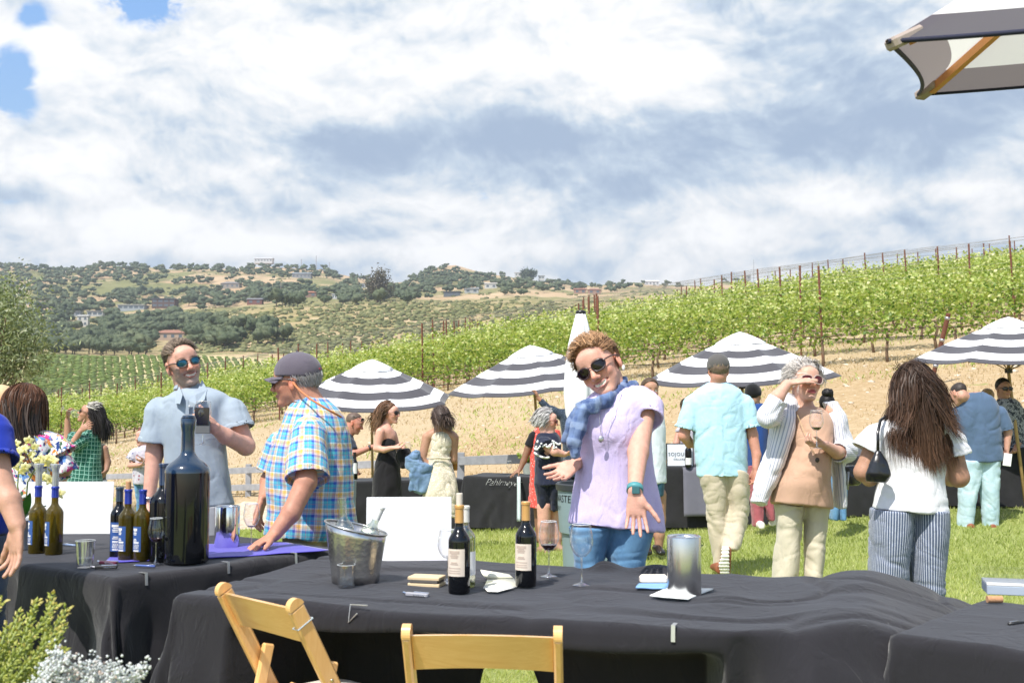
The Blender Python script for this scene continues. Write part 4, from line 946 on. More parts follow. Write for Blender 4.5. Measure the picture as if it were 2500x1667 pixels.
HOUSES = [  # picture position of the base centre, width px, storeys, roof kind, wall, roof colour, name words
 (561, 703, 46, 1, 'hip', (.45, .40, .34), (.27, .25, .24), 'grey hip-roofed house on the open grass below the ridge'),
 (322, 757, 64, 1, 'flat', (.50, .54, .56), (.62, .62, .58), 'long pale flat-roofed modern house with big windows'),
 (400, 752, 56, 2, 'flat', (.16, .10, .08), (.20, .22, .24), 'dark brown two-storey modern house beside the pale one'),
 (232, 772, 38, 1, 'flat', (.66, .66, .64), (.25, .27, .30), 'white glass-fronted house among the oaks'),
 (182, 773, 26, 1, 'flat', (.50, .52, .54), (.30, .32, .34), 'small grey house beside the white glass-fronted one'),
 (201, 797, 26, 2, 'gable', (.78, .76, .70), (.62, .62, .60), 'small white gabled house deep in the oaks'),
 (417, 829, 74, 1, 'hip', (.62, .46, .34), (.42, .20, .13), 'tan house with a low red tiled roof above the vineyard'),
 (621, 743, 36, 1, 'gable', (.28, .11, .08), (.24, .24, .25), 'low house with a red deck on the wooded spur'),
 (52, 745, 44, 1, 'flat', (.48, .46, .44), (.36, .35, .34), 'grey house at the left end of the hillside'),
 (735, 679, 46, 1, 'gable', (.42, .42, .42), (.25, .28, .30), 'long grey ranch house under the wooded ridge'),
 (755, 726, 34, 1, 'hip', (.36, .22, .16), (.48, .20, .12), 'house with an orange-red roof amid the oaks'),
 (815, 730, 12, 1, 'gable', (.82, .82, .80), (.55, .55, .55), 'tiny white gabled cottage in front of the oaks'),
 (890, 703, 20, 1, 'flat', (.72, .74, .76), (.30, .32, .34), 'small white house left of the tall feathery tree'),
 (1103, 724, 40, 1, 'flat', (.20, .22, .23), (.13, .14, .15), 'dark glass modern house with a flat roof'),
 (1151, 716, 34, 1, 'shed', (.60, .60, .58), (.44, .46, .48), 'pale house with a sloping roof beside the dark modern one'),
 (1198, 704, 30, 1, 'gable', (.80, .78, .74), (.60, .56, .50), 'white house below the peak on the tan slope'),
 (1268, 674, 22, 1, 'gable', (.82, .80, .76), (.55, .53, .50), 'white house on the crest beside the lone round oak'),
 (1322, 681, 14, 1, 'flat', (.85, .83, .80), (.6, .6, .6), 'tiny white house on the crest right of the lone oak'),
 (645, 640, 44, 1, 'gable', (.82, .82, .82), (.66, .66, .66), 'white house cluster on the skyline among the oaks'),
 (1417, 717, 30, 1, 'gable', (.55, .34, .25), (.42, .18, .12), 'red-roofed house on the right hill, the taller of two'),
 (1452, 718, 32, 1, 'hip', (.50, .32, .24), (.40, .20, .15), 'low red-roofed house right of its taller neighbour'),
 (1593, 696, 34, 1, 'gable', (.88, .88, .88), (.80, .80, .80), 'white metal-roofed building on the right skyline'),
 (1822, 681, 20, 1, 'gable', (.60, .58, .54), (.45, .44, .42), 'pale house on the wooded knob at the right skyline')]
hpos = [(h[0], h[1], h[2]) for h in HOUSES]
for _ in range(14000):
    px = rg.uniform(-120, 1900); py = rg.uniform(630, 885)
    if rg.random()*1.0+.12 > dens(px, py)*(1.1+.8*vnoise(np.array([[px*.02, py*.05, 0]]), 1, 44)[0]): continue
    p = hit(px, py, 230)
    if p is None or p[1] < 372 or p[1] > 1320: continue
    th = 6.2*F/p[1]
    if any(abs(px-hx) < hw*.5+th*.35 and -4 < py-hy < th for hx, hy, hw in hpos): continue
    cand.append((p, rg.uniform(.8, 1.35)))
    if len(cand) > 2600: break
sel = []; cells = {}
for p, s_ in cand:
    sz = s_*3.3*(1 if p[1] > 700 else .95); key = (int(p[0]//9), int(p[1]//14)); ok = True
    for i in (-1, 0, 1):
        for j in (-1, 0, 1):
            for q in cells.get((key[0]+i, key[1]+j), ()):
                if np.hypot(p[0]-q[0], (p[1]-q[1])*.45) < sz*.85: ok = False
    if ok: cells.setdefault(key, []).append(p); sel.append((p, sz))
sel.append((hit(2*645-1, 650, 230) if False else at(1290, 680, 1290), 7.0)) if False else None
sel.sort(key=lambda q: -q[1]/q[0][1])
def put_oak(r_, p, sz): r_.location = (float(p[0]), float(p[1]), float(p[2])-.15*sz); r_.rotation_euler = (0, 0, random.random()*6.28); r_.scale = (sz*random.uniform(.8, 1.15), sz*random.uniform(.8, 1.15), sz*random.uniform(.85, 1.35))
for q, (p, sz) in enumerate(sel[:295]): put_oak(copy_tree(oaks[q % 6]), p, sz)
lowv = [oak(40+i, 1, 90, 6) for i in range(5)]; Vs, Ts, Cs = [], [], []; o_ = 0
for q, (p, sz) in enumerate(sel[295:]):
    V, T, c = lowv[q % 5]; an = random.random()*6.28; ca, sa = math.cos(an), math.sin(an); Vs.append(np.stack([V[:, 0]*ca-V[:, 1]*sa, V[:, 0]*sa+V[:, 1]*ca, V[:, 2]-.15], 1)*sz+p); Ts.append(T+o_); Cs.append(np.clip(c+random.uniform(-.12, .12), 0, 1)); o_ += len(V)
if Vs: o = mesh('far_oak_woods', np.concatenate(Vs), np.concatenate(Ts), OAK, col=np.concatenate(Cs), smooth=False); tag(o, 'woods of small dark oaks covering the far ridge', 'woods', kind='stuff')
for r_ in oaks:
    for ch in list(r_.children): bpy.data.objects.remove(ch)
    bpy.data.objects.remove(r_)
CHA = leaf_mat('chaparral', [(0, (.09, .10, .035)), (.5, (.17, .18, .065)), (1, (.30, .28, .13))], .1, .8)
pp = []
for _ in range(9000):
    px = rg.uniform(430, 1700); py = rg.uniform(735, 875); p = hit(px, py, 385, 700)
    if p is not None and vnoise(p[None]*np.array([1, .6, 0]), .045, 3)[0]+.5*rg.random() > -.05: pp.append(p)
    if len(pp) > 4200: break
for _ in range(3500):
    px = rg.uniform(-60, 1900); py = rg.uniform(650, 860); p = hit(px, py, 385, 1300)
    if p is not None and vnoise(p[None]*np.array([1, .6, 0]), .03, 6)[0] > .05: pp.append(p)
pp = np.array(pp); sz = (.35+.75*rg.random(len(pp)))*np.interp(pp[:, 1], [400, 1200], [.95, 1.7]); V, Fc, c = lumps(len(pp), pp+np.array([0, 0, .2]), np.stack([sz*1.5, sz*1.5, sz*.85], 1), .5, 8, 1, np.clip(.45+.3*rg.normal(size=len(pp)), 0, 1))
o = mesh('chaparral', V, Fc, CHA, col=c, smooth=False); tag(o, 'olive green scrub dotting the knoll and dry hills', 'scrub', kind='stuff')
def house(hx, hy, wpx, st, roof, wall, rc, lab):
    p = hit(hx, hy, 375, 1400)
    if p is None: p = at(hx, hy, 1285)
    s_ = F/p[1]; W_ = wpx/s_; D_ = min(W_*.55, 10); H_ = (3.0 if p[1] < 900 else 3.4)*st
    r_ = empty('house', p, lab, 'house'); b_ = MB(); b_.box((0, 0, H_/2-1), (W_, D_, H_+2)); wall = tuple(.62*q for q in wall); rc = tuple(.7*q for q in rc); b_.build('wall', M('wall_%s' % str(wall), wall, .9), r_)
    rf = MB(); e = .5
    if roof == 'flat': rf.box((0, 0, H_+.2), (W_+1.2, D_+1.2, .4))
    else:
        rh = min(D_*.22, 2.0); hx_ = W_/2+e; hy_ = D_/2+e; ins = hy_ if roof == 'hip' else 0
        if roof == 'shed': rf.add([(-hx_, -hy_, H_), (hx_, -hy_, H_+1.2), (hx_, hy_, H_+1.2), (-hx_, hy_, H_), (-hx_, -hy_, H_-.3), (hx_, -hy_, H_-.3), (hx_, hy_, H_-.3), (-hx_, hy_, H_-.3)], [(0, 1, 2, 3), (7, 6, 5, 4), (0, 4, 5, 1), (2, 6, 7, 3), (1, 5, 6, 2), (0, 3, 7, 4)])
        else: rf.add([(-hx_, -hy_, H_), (hx_, -hy_, H_), (hx_, hy_, H_), (-hx_, hy_, H_), (-hx_+ins, 0, H_+rh), (hx_-ins, 0, H_+rh)], [(0, 1, 5, 4), (2, 3, 4, 5), (1, 2, 5), (3, 0, 4), (3, 2, 1, 0)])
    rf.build('roof', M('roof_%s' % str(rc), rc, .8), r_)
    n = max(2, int(W_/3.4)); gm = M('house_glass', (.10, .12, .14), .3, spec=.5)
    for k in range(n):
        for s2 in range(st):
            w_ = MB(); x_ = (k+.5)/n*W_-W_/2; ww = W_/n*(.72 if roof == 'flat' else .42); w_.box((x_, -D_/2-.02, s2*3+1.5), (ww, .1, 1.5)); w_.build('window', gm, r_)
    return p
for h in HOUSES: house(*h)
for (px, y0, y1) in ((736, 645, 632), (772, 646, 624), (804, 652, 640), (1840, 690, 634)):
    p = at(px, y0, 1295); q = at(px, y1, 1295); m_ = MB(); m_.tube([p-(0, 0, 4), q], [.55, .25], 5)
    for t in (.3, .5, .7, .85): c = p+(q-p)*t; m_.box(c, (1.8, .25, .25))
    o = m_.build('radio_mast', M('mast', (.35, .36, .38), .6), origin=p); tag(o, {736: 'short radio mast on the ridge, leftmost of the masts', 772: 'tallest radio mast on the wooded ridge', 804: 'small radio mast at the ridge end, right of the tallest', 1840: 'thin mast standing on the wooded knob at right'}[px], 'mast')
for (px, y0, y1, d_) in ((497, 828, 800, 600), (378, 790, 774, 640), (686, 720, 690, 820), (1560, 716, 700, 900), (1190, 0, 0, 0)):
    if not d_: continue
    p = at(px, y0, d_); q = at(px, y1, d_); m_ = MB(); m_.tube([p-(0, 0, 3), q], .28, 6); m_.box(q-(0, 0, 1), (2.2, .2, .2)); o = m_.build('utility_pole', M('polewood', (.30, .25, .20), .9), origin=p); tag(o, 'grey wooden utility pole %s' % {497: 'beside the tan house', 378: 'in the oaks below the modern houses', 686: 'above the wooded spur', 1560: 'on the right hill'}[px], 'utility pole')
def leaf_tree(name, label, base, height, crown, nleaf, size, mat, seed, trunk_r=.09, narrow=.35, group=None, wind=(0, 0, 0), clumps=60):
    rg = np.random.default_rng(seed); r_ = empty(name, base, label, 'tree', group); cx, cy, cz, rx, ry, rz = crown; tb = MB(); tips = []
    tb.tube([(0, 0, -.2), (.05, 0, height*.2), (0, .05, height*.4)], [trunk_r, trunk_r*.8, trunk_r*.65], 8)
    for k in range(clumps):
        v = rg.normal(size=3); v /= np.linalg.norm(v); rr = rg.random()**.4; tips.append(np.array([cx, cy, cz])+v*rr*np.array([rx, ry, rz]))
    for k in range(0, clumps, 3):
        t = tips[k]; a = np.array([0, .05, height*.38]); m_ = (a+t)/2+np.array([0, 0, .15*height*rg.random()]); tb.tube([a, m_, t], [trunk_r*.4, trunk_r*.2, .01], 5)
    tb.build('trunk', BARK, r_, smooth=True)
    n = nleaf; k = rg.integers(0, clumps, n); cr = .16*max(rx, rz)*(1+.7*rg.random(clumps)); c = np.array(tips)[k]+rg.normal(size=(n, 3))*cr[k][:, None]*np.array([1, 1, .8])+np.array(wind)*rg.random((n, 1))
    d_ = rg.normal(size=(n, 3))+np.array(wind)*2; d_ /= np.linalg.norm(d_, axis=1, keepdims=True); s_ = np.cross(d_, rg.normal(size=(n, 3))); s_ /= np.linalg.norm(s_, axis=1, keepdims=True); L = (size*(.7+.6*rg.random(n)))[:, None]
    V = np.stack([c-d_*L, c+s_*L*narrow, c+d_*L, c-s_*L*narrow], 1).reshape(-1, 3); Fc = np.arange(4*n).reshape(-1, 4); cl = np.clip(.42+.22*rg.normal(size=n)+.15*(rg.random(clumps)[k]-.5), 0, 1)
    mesh('crown', V, Fc, mat, r_, col=np.repeat(cl, 4)[:, None]*np.ones((1, 3)), local=True, smooth=False); return r_
OLV = leaf_mat('olive_leaf', [(0, (.08, .11, .04)), (.4, (.20, .25, .10)), (.7, (.42, .47, .28)), (1, (.66, .68, .52))], .25, .45)
px_ = at(-30, 1000, 23); zg = float(ground(px_[0], 23)); leaf_tree('olive_tree', 'grey-green olive tree with wind-blown leaves at the left edge', (px_[0], 23, zg), 4.6, (.0, 0, 1.38-zg+1.3, 1.05, 1.1, 1.35), 15000, .055, OLV, 4, .12, .3, wind=(-.05, 0, .04), clumps=110)
for (px, py, w_, h_, lab, d_) in ((392, 950, 40, 34, 'round grey-green bush below the far vineyard block', 110), (585, 832, 70, 20, None, 0)):
    if not d_: continue
    p = at(px, py+10, d_); p[2] = min(p[2], ground(p[0], p[1])+.4); leaf_tree('bush', lab, p, 1.2, (0, 0, h_/2/F*d_*1.2, w_/2/F*d_, w_/2/F*d_, h_/2/F*d_), 2600, .16, OLV, 9, .06, .6, clumps=40)['category'] = 'bush'
p = hit(922, 738, 500, 1000); p = at(922, 738, 760) if p is None else p
leaf_tree('eucalyptus_tree', 'tall feathery brownish tree standing above the oaks mid-hill', p, 15, (0, 0, 10, 6.0, 5, 8.5), 2600, .7, leaf_mat('euc', [(0, (.06, .055, .03)), (.5, (.12, .10, .055)), (1, (.2, .17, .1))], .2, .7), 12, .5, .5, clumps=50)
p = at(1290, 684, 1280); leaf_tree('oak_tree', 'lone round oak on the crest beside the white house', p, 8, (0, 0, 6.5, 8, 7, 5), 2600, 1.0, OAK, 15, .5, .7, clumps=60)
FW = M('fence_wood', (.30, .31, .33), .9, var=.22, vs=5, bump=.002, bs=40)
fr_ = empty('rail_fence', at(607, 1240, 27), 'weathered grey three-rail fence at the foot of the dry slope', 'fence')
fp = [(-120, 34), (165, 31), (375, 28.6), (607, 26.2), (850, 22.5), (1014, 20.4), (1125, 18.8), (1290, 17.2), (1440, 16.0), (1600, 14.9), (1800, 13.9), (2040, 13.4), (2300, 14.4), (2560, 15.2)]
tops = [(-120, 1172), (260, 1165), (607, 1147), (900, 1133), (1020, 1128), (1190, 1122), (1500, 1112), (2090, 1098), (2560, 1085)]
FPp = []
for px, d_ in fp:
    p = at(px, np.interp(px, [a for a, _ in tops], [c for _, c in tops]), d_); FPp.append(p)
for i, p in enumerate(FPp):
    m_ = MB(); zg = float(ground(p[0], p[1])); zb = min(p[2]-.95, zg-.05) if p[2]-zg < 1.4 else p[2]-1.0
    m_.box((p[0], p[1], (p[2]+.14+zb)/2), (.125, .10, p[2]+.14-zb), bev=.006); mesh('post', m_.V, m_.F, FW, fr_, smooth=False)
    m_ = MB(); m_.box((p[0]+.075, p[1]-.02, (p[2]+.10+zb)/2), (.02, .07, p[2]+.02-zb))
for i in range(len(FPp)-1):
    for dz in (0, -.40, -.80):
        m_ = MB(); a, b_ = FPp[i]+(0, -.075, dz), FPp[i+1]+(0, -.075, dz); m_.bar(a, b_, .035, .145, bev=.005); mesh('rail', m_.V, m_.F, FW, fr_, smooth=False)
# ================================================================ tables and the things on them
def cloth_n(g, P):
    return g.noise(P, 900, 2, .5)
BLK = M('black_cloth', (.015, .014, .018), .85, var=.10, vs=5, bump=.0014, bfn=folds, sheen=.22, spec=.25)
BLK2 = M('black_cloth_far', (.022, .022, .024), .9, var=.15, vs=4, sheen=.2, spec=.2, bump=.01, bs=5)
def table_cloth(parent, x, y, u, v, top, hang, seed, nu=150, nv=70, amp=.006, lip=.02, drop_u0=True, drop_u1=True, drop_v0=True, drop_v1=True, topfn=None, flare=.10, mat=None, folds=9, low=.0, corner=.12, name='tablecloth'):
    """cloth over a rectangle: u along (length Lu), v across; a sheet whose border hangs with folds"""
    Lu, Lv = np.linalg.norm(u), np.linalg.norm(v); eu, ev = u/Lu, v/Lv; org = np.array([x, y, 0.])
    def axis(L, h, n, a, b_):
        c = np.linspace(0, L, n); hh = np.linspace(0, h, 34)[1:]
        return np.concatenate([-(hh[::-1]) if a else [], c, L+hh if b_ else []])
    A = axis(Lu, hang, nu, drop_u0, drop_u1); B = axis(Lv, hang, nv, drop_v0, drop_v1); a, b_ = np.meshgrid(A, B, indexing='ij')
    ou = np.maximum(-a, 0)+np.maximum(a-Lu, 0); ov = np.maximum(-b_, 0)+np.maximum(b_-Lv, 0); ca, cb = np.clip(a, 0, Lu), np.clip(b_, 0, Lv)
    out = np.sqrt(ou**2+ov**2); both = (ou > 0) & (ov > 0); dist = np.maximum(ou, ov); dist = np.where(both, out, dist)
    dist = np.minimum(dist, hang); du = np.where(a < 0, -1., np.where(a > Lu, 1., 0)); dv = np.where(b_ < 0, -1., np.where(b_ > Lv, 1., 0))
    nx = np.where(out > 1e-6, ou/np.maximum(out, 1e-6)*du, 0); ny = np.where(out > 1e-6, ov/np.maximum(out, 1e-6)*dv, 0)
    r_ = .022; th = np.minimum(dist/r_, math.pi/2); hor = r_*np.sin(th); ver = r_*(1-np.cos(th))+np.maximum(dist-r_*math.pi/2, 0)
    rel = np.clip(dist/hang, 0, 1); per = a*np.abs(ny)+b_*np.abs(nx)+np.where(both, np.arctan2(ov, ou+1e-6)*.5, 0); P3 = np.stack([per, 0*per+seed, rel*.4], -1)
    fold = vnoise(P3, folds, seed)+.5*vnoise(P3, folds*2.3, seed+1); cor = np.where(both, np.sin(2*np.arctan2(ov, ou+1e-9)), 0)
    hor = hor+rel*(flare*.35+flare*.55*fold+corner*cor*rel**.4)*1.0
    X = org[None, None]+ca[..., None]*eu+cb[..., None]*ev+(hor*nx)[..., None]*eu+(hor*ny)[..., None]*ev
    pn = np.stack([ca, cb, 0*ca+seed], -1); z = top-ver+amp*(fbm(pn, 2.6, 3, seed))*(rel < .05)+amp*1.2*(1-np.abs(vnoise(pn*np.array([1, 1.6, 1]), 2.1, seed+5))*2.2).clip(0)**2*(rel < .02)
    if topfn is not None: X, z = topfn(X, z, ca, cb, dist, nx, ny)
    X[..., 2] = np.maximum(z, low+.012); n, m = a.shape; V = X.reshape(-1, 3); i = np.arange(n-1)[:, None]*m+np.arange(m-1)[None]; Q = np.stack([i, i+m, i+m+1, i+1], 2).reshape(-1, 4)
    cx = eu[0]*ev[1]-eu[1]*ev[0]
    if cx < 0: Q = Q[:, ::-1]
    return mesh(name, V, Q, mat or BLK, parent)
def folding_table(label, x, y, u, v, z0=0., h=.74, **k):
    r_ = empty('banquet_table', (x, y, z0), label, 'table', k.pop('group', None)); ch = k.pop('cloth_label', None); g_ = k.pop('cloth_group', None)
    m_ = MB(); u = np.asarray(u, float); v = np.asarray(v, float); c = np.array([x, y, 0.])+u/2+v/2; eu, ev = nz(u), nz(v); Rm = np.stack([eu, ev, np.cross(eu, ev)], 1)
    m_.box(c+(0, 0, z0+h-.02), (np.linalg.norm(u)-.01, np.linalg.norm(v)-.01, .035), Rm); mesh('tabletop', m_.V, m_.F, M('laminate', (.45, .40, .33), .6), r_, smooth=False)
    for a in (.12, .88):
        for b_ in (.12, .88): t = MB(); p = np.array([x, y, 0.])+u*a+v*b_; t.tube([p+(0, 0, z0), p+(0, 0, z0+h-.04)], .014, 8); mesh('leg', t.V, t.F, M('steel_leg', (.35, .35, .36), .4, .8), r_)
    cl = empty('table_cover', (x, y, z0+h), ch or 'tablecloth', 'tablecloth', g_)
    table_cloth(cl, x, y, u, v, z0+h+.012, k.pop('hang', .70), low=z0, **k)
    return r_
TZ = .752
c1 = on(283, 1411, TZ)[:2]; e1 = on(810, 1340, TZ)[:2]-c1; e1 = nz([*e1, 0]); f1 = np.array([-e1[1], e1[0], 0])
def t1top(X, z, ca, cb, dist, nx, ny): return X, z
folding_table('banquet table on the left holding the giant bottle', c1[0], c1[1], e1*1.14, f1*1.62, cloth_label='black tablecloth on the left table, clipped at its front edge', seed=3, topfn=t1top, flare=.12, folds=7, amp=.004)
a2 = on(440, 1452, TZ)[:2]; b2 = on(1790, 1538, TZ)[:2]; e2 = nz([*(b2-a2), 0]); L2 = np.linalg.norm(b2-a2); f2 = np.array([-e2[1], e2[0], 0])
def t2top(X, z, ca, cb, dist, nx, ny):
    q = ca-L2; X[..., :2] += (np.clip(q, 0, 2)*.45)[..., None]*f2[:2]
    bump = .022*np.exp(-((q-.30)/.17)**2)*(1+.3*np.sin(cb*9))+.035*np.exp(-((q+.42)/.10)**2-((cb-1.03)/.07)**2)+.035*np.exp(-((ca-1.22)/.07)**2-((cb-1.05)/.06)**2)+.02*np.exp(-((q+.08)/.10)**2-((cb-.45)/.10)**2)
    t = np.clip((q-.34)/.42, 0, 1); z = z+bump-.14*t**1.4
    pn = np.stack([ca, cb-dist*.6, 0*ca], -1); fo = np.clip((q+.25)/.3, 0, 1); z = z+fo*(-.012*np.exp(-(vnoise(pn*np.array([1, 1.5, 1]), 2.2, 3)/.07)**2)+.006*vnoise(pn, 4, 6))*(1-.0*t); z = z-.008*np.exp(-(vnoise(pn*np.array([1, 1.8, 1]), 2.2, 13)/.10)**2)
    sp = np.clip((q-.06)/.16, 0, 1)*(ny < -.2)            # right of the table the front hangs as a slanting tent
    o_ = sp*np.minimum(dist, .66); X[..., :2] += (-o_*.55)[..., None]*f2[:2]; z = z+o_*.22
    dent = np.exp(-((q-.02)/.045)**2)*(ny < -.2)*np.clip(dist/.2, 0, 1); X[..., :2] += (dent*.06)[..., None]*f2[:2]
    under = (ny < -.2)*np.clip((ca-.20)/.22, 0, 1)*np.clip((L2-.02-ca)/.1, 0, 1)*np.clip((dist-.085)/.05, 0, 1); X[..., :2] += (under*(.27+.20*np.clip((1.05-ca)/.1, 0, 1)))[..., None]*f2[:2]   # below the lip the cloth is pushed back
    lipw = (ny < -.2)*np.clip(dist/.06, 0, 1)*np.clip((ca-.3)/.3, 0, 1); z = z+lipw*.010*np.sin(ca*7+1)
    u0 = (on(1045, 1600, .6)[:2]-a2)@e2[:2]; u1 = (on(1350, 1600, .6)[:2]-a2)@e2[:2]; w_ = np.clip((ca-u0)/.10, 0, 1)*np.clip((u1-ca)/.10, 0, 1)
    z = np.where((ny < -.2) & (w_ > 0), np.maximum(z, .625*w_**.35-.02), z); z = np.where((ny > .2) & (q < .05), np.maximum(z, .56), z)
    return X, z
r_ = empty('banquet_table', (a2[0], a2[1], 0), 'near banquet table in the middle with the ice bucket and bottles', 'table')
m_ = MB(); c = np.array([*a2, 0])+e2*L2/2+f2*.54; m_.box(c+(0, 0, .695), (L2-.02, 1.05, .03), np.stack([e2, f2, [0, 0, 1]], 1)); mesh('tabletop', m_.V, m_.F, M('laminate', (.45, .40, .33), .6), r_, smooth=False)
for a in (.1, .9):
    for b_ in (.52, .9): t = MB(); p = np.array([*a2, 0])+e2*L2*a+f2*1.08*b_; t.tube([p, p+(0, 0, .70)], .014, 8); mesh('leg', t.V, t.F, M('steel_leg', (.35, .35, .36), .4, .8), r_)
cl = empty('table_cover', (a2[0], a2[1], .75), 'black tablecloth over the middle table, humped at its right end', 'tablecloth')
table_cloth(cl, a2[0], a2[1], e2*(L2+.78), f2*1.08, TZ, .70, 8, nu=230, nv=80, topfn=t2top, flare=.10, folds=6, amp=.006)
a3 = on(2193, 1548, TZ)[:2]; v3 = on(2370, 1478, TZ)[:2]-a3; v3 = nz([*v3, 0]); u3 = np.array([v3[1], -v3[0], 0])
folding_table('banquet table at the lower right corner of the view', a3[0], a3[1], u3*1.5, v3*.74, cloth_label='black tablecloth on the right corner table', seed=14, flare=.12, folds=7, amp=.004)
def far_table(label, clab, L, Rr, hgt=.76, seed=0, depth=.75):
    (pl, dl), (pr, dr) = L, Rr; A = np.array([(pl-CX)/F*dl, dl, 0]); B = np.array([(pr-CX)/F*dr, dr, 0]); u = B-A; v = nz([-u[1], u[0], 0])*depth; zg = float(min(ground(A[0], A[1]), ground(B[0], B[1])))
    folding_table(label, A[0], A[1], u, v, z0=zg, h=hgt, cloth_label=clab, seed=seed, mat=BLK2, nu=60, nv=20, flare=.10, folds=5, hang=.72, cloth_group=None)
    return A, B, zg
far_table('far tasting table behind the plaid-shirted man', 'black cloth on the far table behind the plaid-shirted man', (845, 15.4), (1128, 15.9), seed=21)
TPA, TPB, TPZ = far_table('far tasting table with the script name on its cloth', 'black cloth lettered in silver script on the far table', (1136, 15.6), (1330, 15.2), seed=22)
TSA, TSB, TSZ = far_table('far tasting table holding the framed sign', 'black cloth on the table with the framed sign', (1600, 13.3), (1905, 13.3), seed=23)
far_table('far tasting table behind the woman shading her eyes', 'black cloth on the table behind the woman shading her eyes', (1962, 13.3), (2150, 13.3), seed=24)
far_table('far tasting table under the rightmost umbrella', 'black cloth on the table under the rightmost umbrella', (2190, 13.6), (2560, 13.4), seed=25)
def text(body, loc, size, mat, parent, rot=0, shear=0, ext=.0012, space=1., name='lettering', label=None, pitch=math.pi/2, off=0):
    cu = bpy.data.curves.new(name, 'FONT'); cu.body = body; cu.size = size; cu.extrude = ext; cu.shear = shear; cu.space_character = space; cu.resolution_u = 3; cu.offset = off
    o = bpy.data.objects.new(name, cu); C.objects.link(o); o.data.materials.append(mat); bpy.context.view_layer.update()
    me = bpy.data.meshes.new_from_object(o.evaluated_get(bpy.context.evaluated_depsgraph_get())); bpy.data.objects.remove(o); me.name = name
    o = bpy.data.objects.new(name, me); C.objects.link(o)
    if not me.materials: me.materials.append(mat)
    o.rotation_euler = (pitch, 0, rot)
    if parent is not None: o.parent = parent; r_ = parent; o.location = tuple(np.asarray(loc)-np.array(r_.location))
    else: o.location = tuple(loc)
    return o
SILV = M('silver_print', (.62, .62, .62), .6, var=0); WHT = M('white', (.82, .82, .82), .6, var=.02)
cl_p = [o for o in C.objects if o.get('label', '').startswith('black cloth lettered')][0]; cl_s = [o for o in C.objects if o.get('label', '').startswith('black cloth on the table with the framed')][0]
ang = math.atan2((TPB-TPA)[1], (TPB-TPA)[0]); p = at(1183, 1184, 15.42); text('Pahlmeyer', p, .135, SILV, cl_p, rot=ang, shear=.55, space=.92, off=-.004)
def drape(name, label, cat, p0, p1, ztop, zbot, y0, wid, mat, flare=.03, seed=0, over=.15):
    """cloth strip hanging over a table edge"""
    n, m = 14, 18; V = []
    for j in range(m):
        t = j/(m-1);
        for i in range(n):
            s_ = i/(n-1); x = p0[0]*(1-s_)+p1[0]*s_; y = p0[1]*(1-s_)+p1[1]*s_
            if t < .2: yy = y+over*(1-t/.2); z = ztop+.006
            else: k = (t-.2)/.8; yy = y-.02-flare*k-.012*math.sin(s_*9+seed)*k; z = ztop-(ztop-zbot)*k; x += (s_-.5)*wid*.06*k
            V.append((x, yy, z))
    Q = np.array([[j*n+i, j*n+i+1, (j+1)*n+i+1, (j+1)*n+i] for j in range(m-1) for i in range(n-1)]); V = np.array(V); o = mesh(name, V-V[0], Q, mat); o.location = tuple(V[0]); tag(o, label, cat); o.modifiers.new('s', 'SOLIDIFY').thickness = .004; return o
yS = 13.3; A = at(1668, 1150, yS-.06); B = at(1705+40, 1150, yS-.06); ztS = TSZ+.765
rn = drape('table_runner', 'grey runner with widely spaced white letters hanging from the sign table', 'table runner', (A[0], yS-.03), (at(1760, 0, yS)[0], yS-.03), ztS, ztS-.56, yS, .4, M('runner_grey', (.12, .12, .15), .8, sheen=.3), seed=1, flare=.10)
text('S O J O U R N', at(1680, 1184, yS-.075), .085, WHT, None, space=1.5);
_l = C.objects[-1] if False else bpy.data.objects.get('lettering.001')
if _l: _l.parent = rn; _l.location = tuple(np.array(_l.location)-np.array(rn.location))
drape('towel', 'pale grey towel hanging off the front of the script-lettered table', 'towel', (at(1262, 0, 15.2)[0], 15.18), (at(1270, 0, 15.2)[0], 15.17), TPZ+.77, TPZ+.20, 15.2, .1, M('towel', (.52, .60, .60), .95), seed=2, flare=.16)
def panel(name, label, cat, A, B, h, th, mat, lean=.06, parent=None):
    A = np.array(A, float); B = np.array(B, float); u = nz(B-A); n_ = np.array([-u[1], u[0], 0]); z = nz(np.array([0, 0, 1.])+n_*lean); m_ = MB(); m_.box((A+B)/2+z*h/2, (np.linalg.norm(B-A), th, h), np.stack([u, np.cross(z, u), z], 1), bev=.0015); return m_, u, z
yv = 13.05; A = at(1627, 1146, yv+.3); B = at(1694, 1146, yv+.3); A[2] = B[2] = ztS+.008; fs = empty('framed_sign', A, 'framed white winery sign standing on the far table', 'sign')
m_, u, z = panel('', '', '', A, B, .285, .02, None); mesh('frame', m_.V, m_.F, M('dark_frame', (.03, .03, .03), .4), fs, smooth=False)
m_, u, z = panel('', '', '', A+u*.014-(0, .012, -.014), B-u*.014-(0, .012, -.014), .257, .004, None); mesh('board', m_.V, m_.F, M('sign_white', (.74, .77, .84), .5, var=0), fs, smooth=False)
text('SOJOURN', A+(.022, -.0095, .135), .058, M('navy_print', (.03, .05, .10), .6, var=0), fs, space=1.12, pitch=math.pi/2-.06); text('CELLARS', A+(.085, -.0125, .085), .028, MATS['navy_print'], fs, space=1.3, pitch=math.pi/2-.06)
def wglass(col, name): return M(name, col, .04, var=0, spec=.8, coat=1.0)
DG = M('bottle_black', (.004, .005, .007), .06, var=0, spec=.45, coat=.15); NAVY = M('navy_foil', (.012, .028, .075), .22, metal=.0, var=.05, coat=.6, spec=.7); BLUF = M('blue_foil', (.02, .045, .36), .3, metal=.3, var=.03, coat=.4); TANF = M('tan_foil', (.62, .34, .11), .35, metal=.25, var=.05, coat=.3)
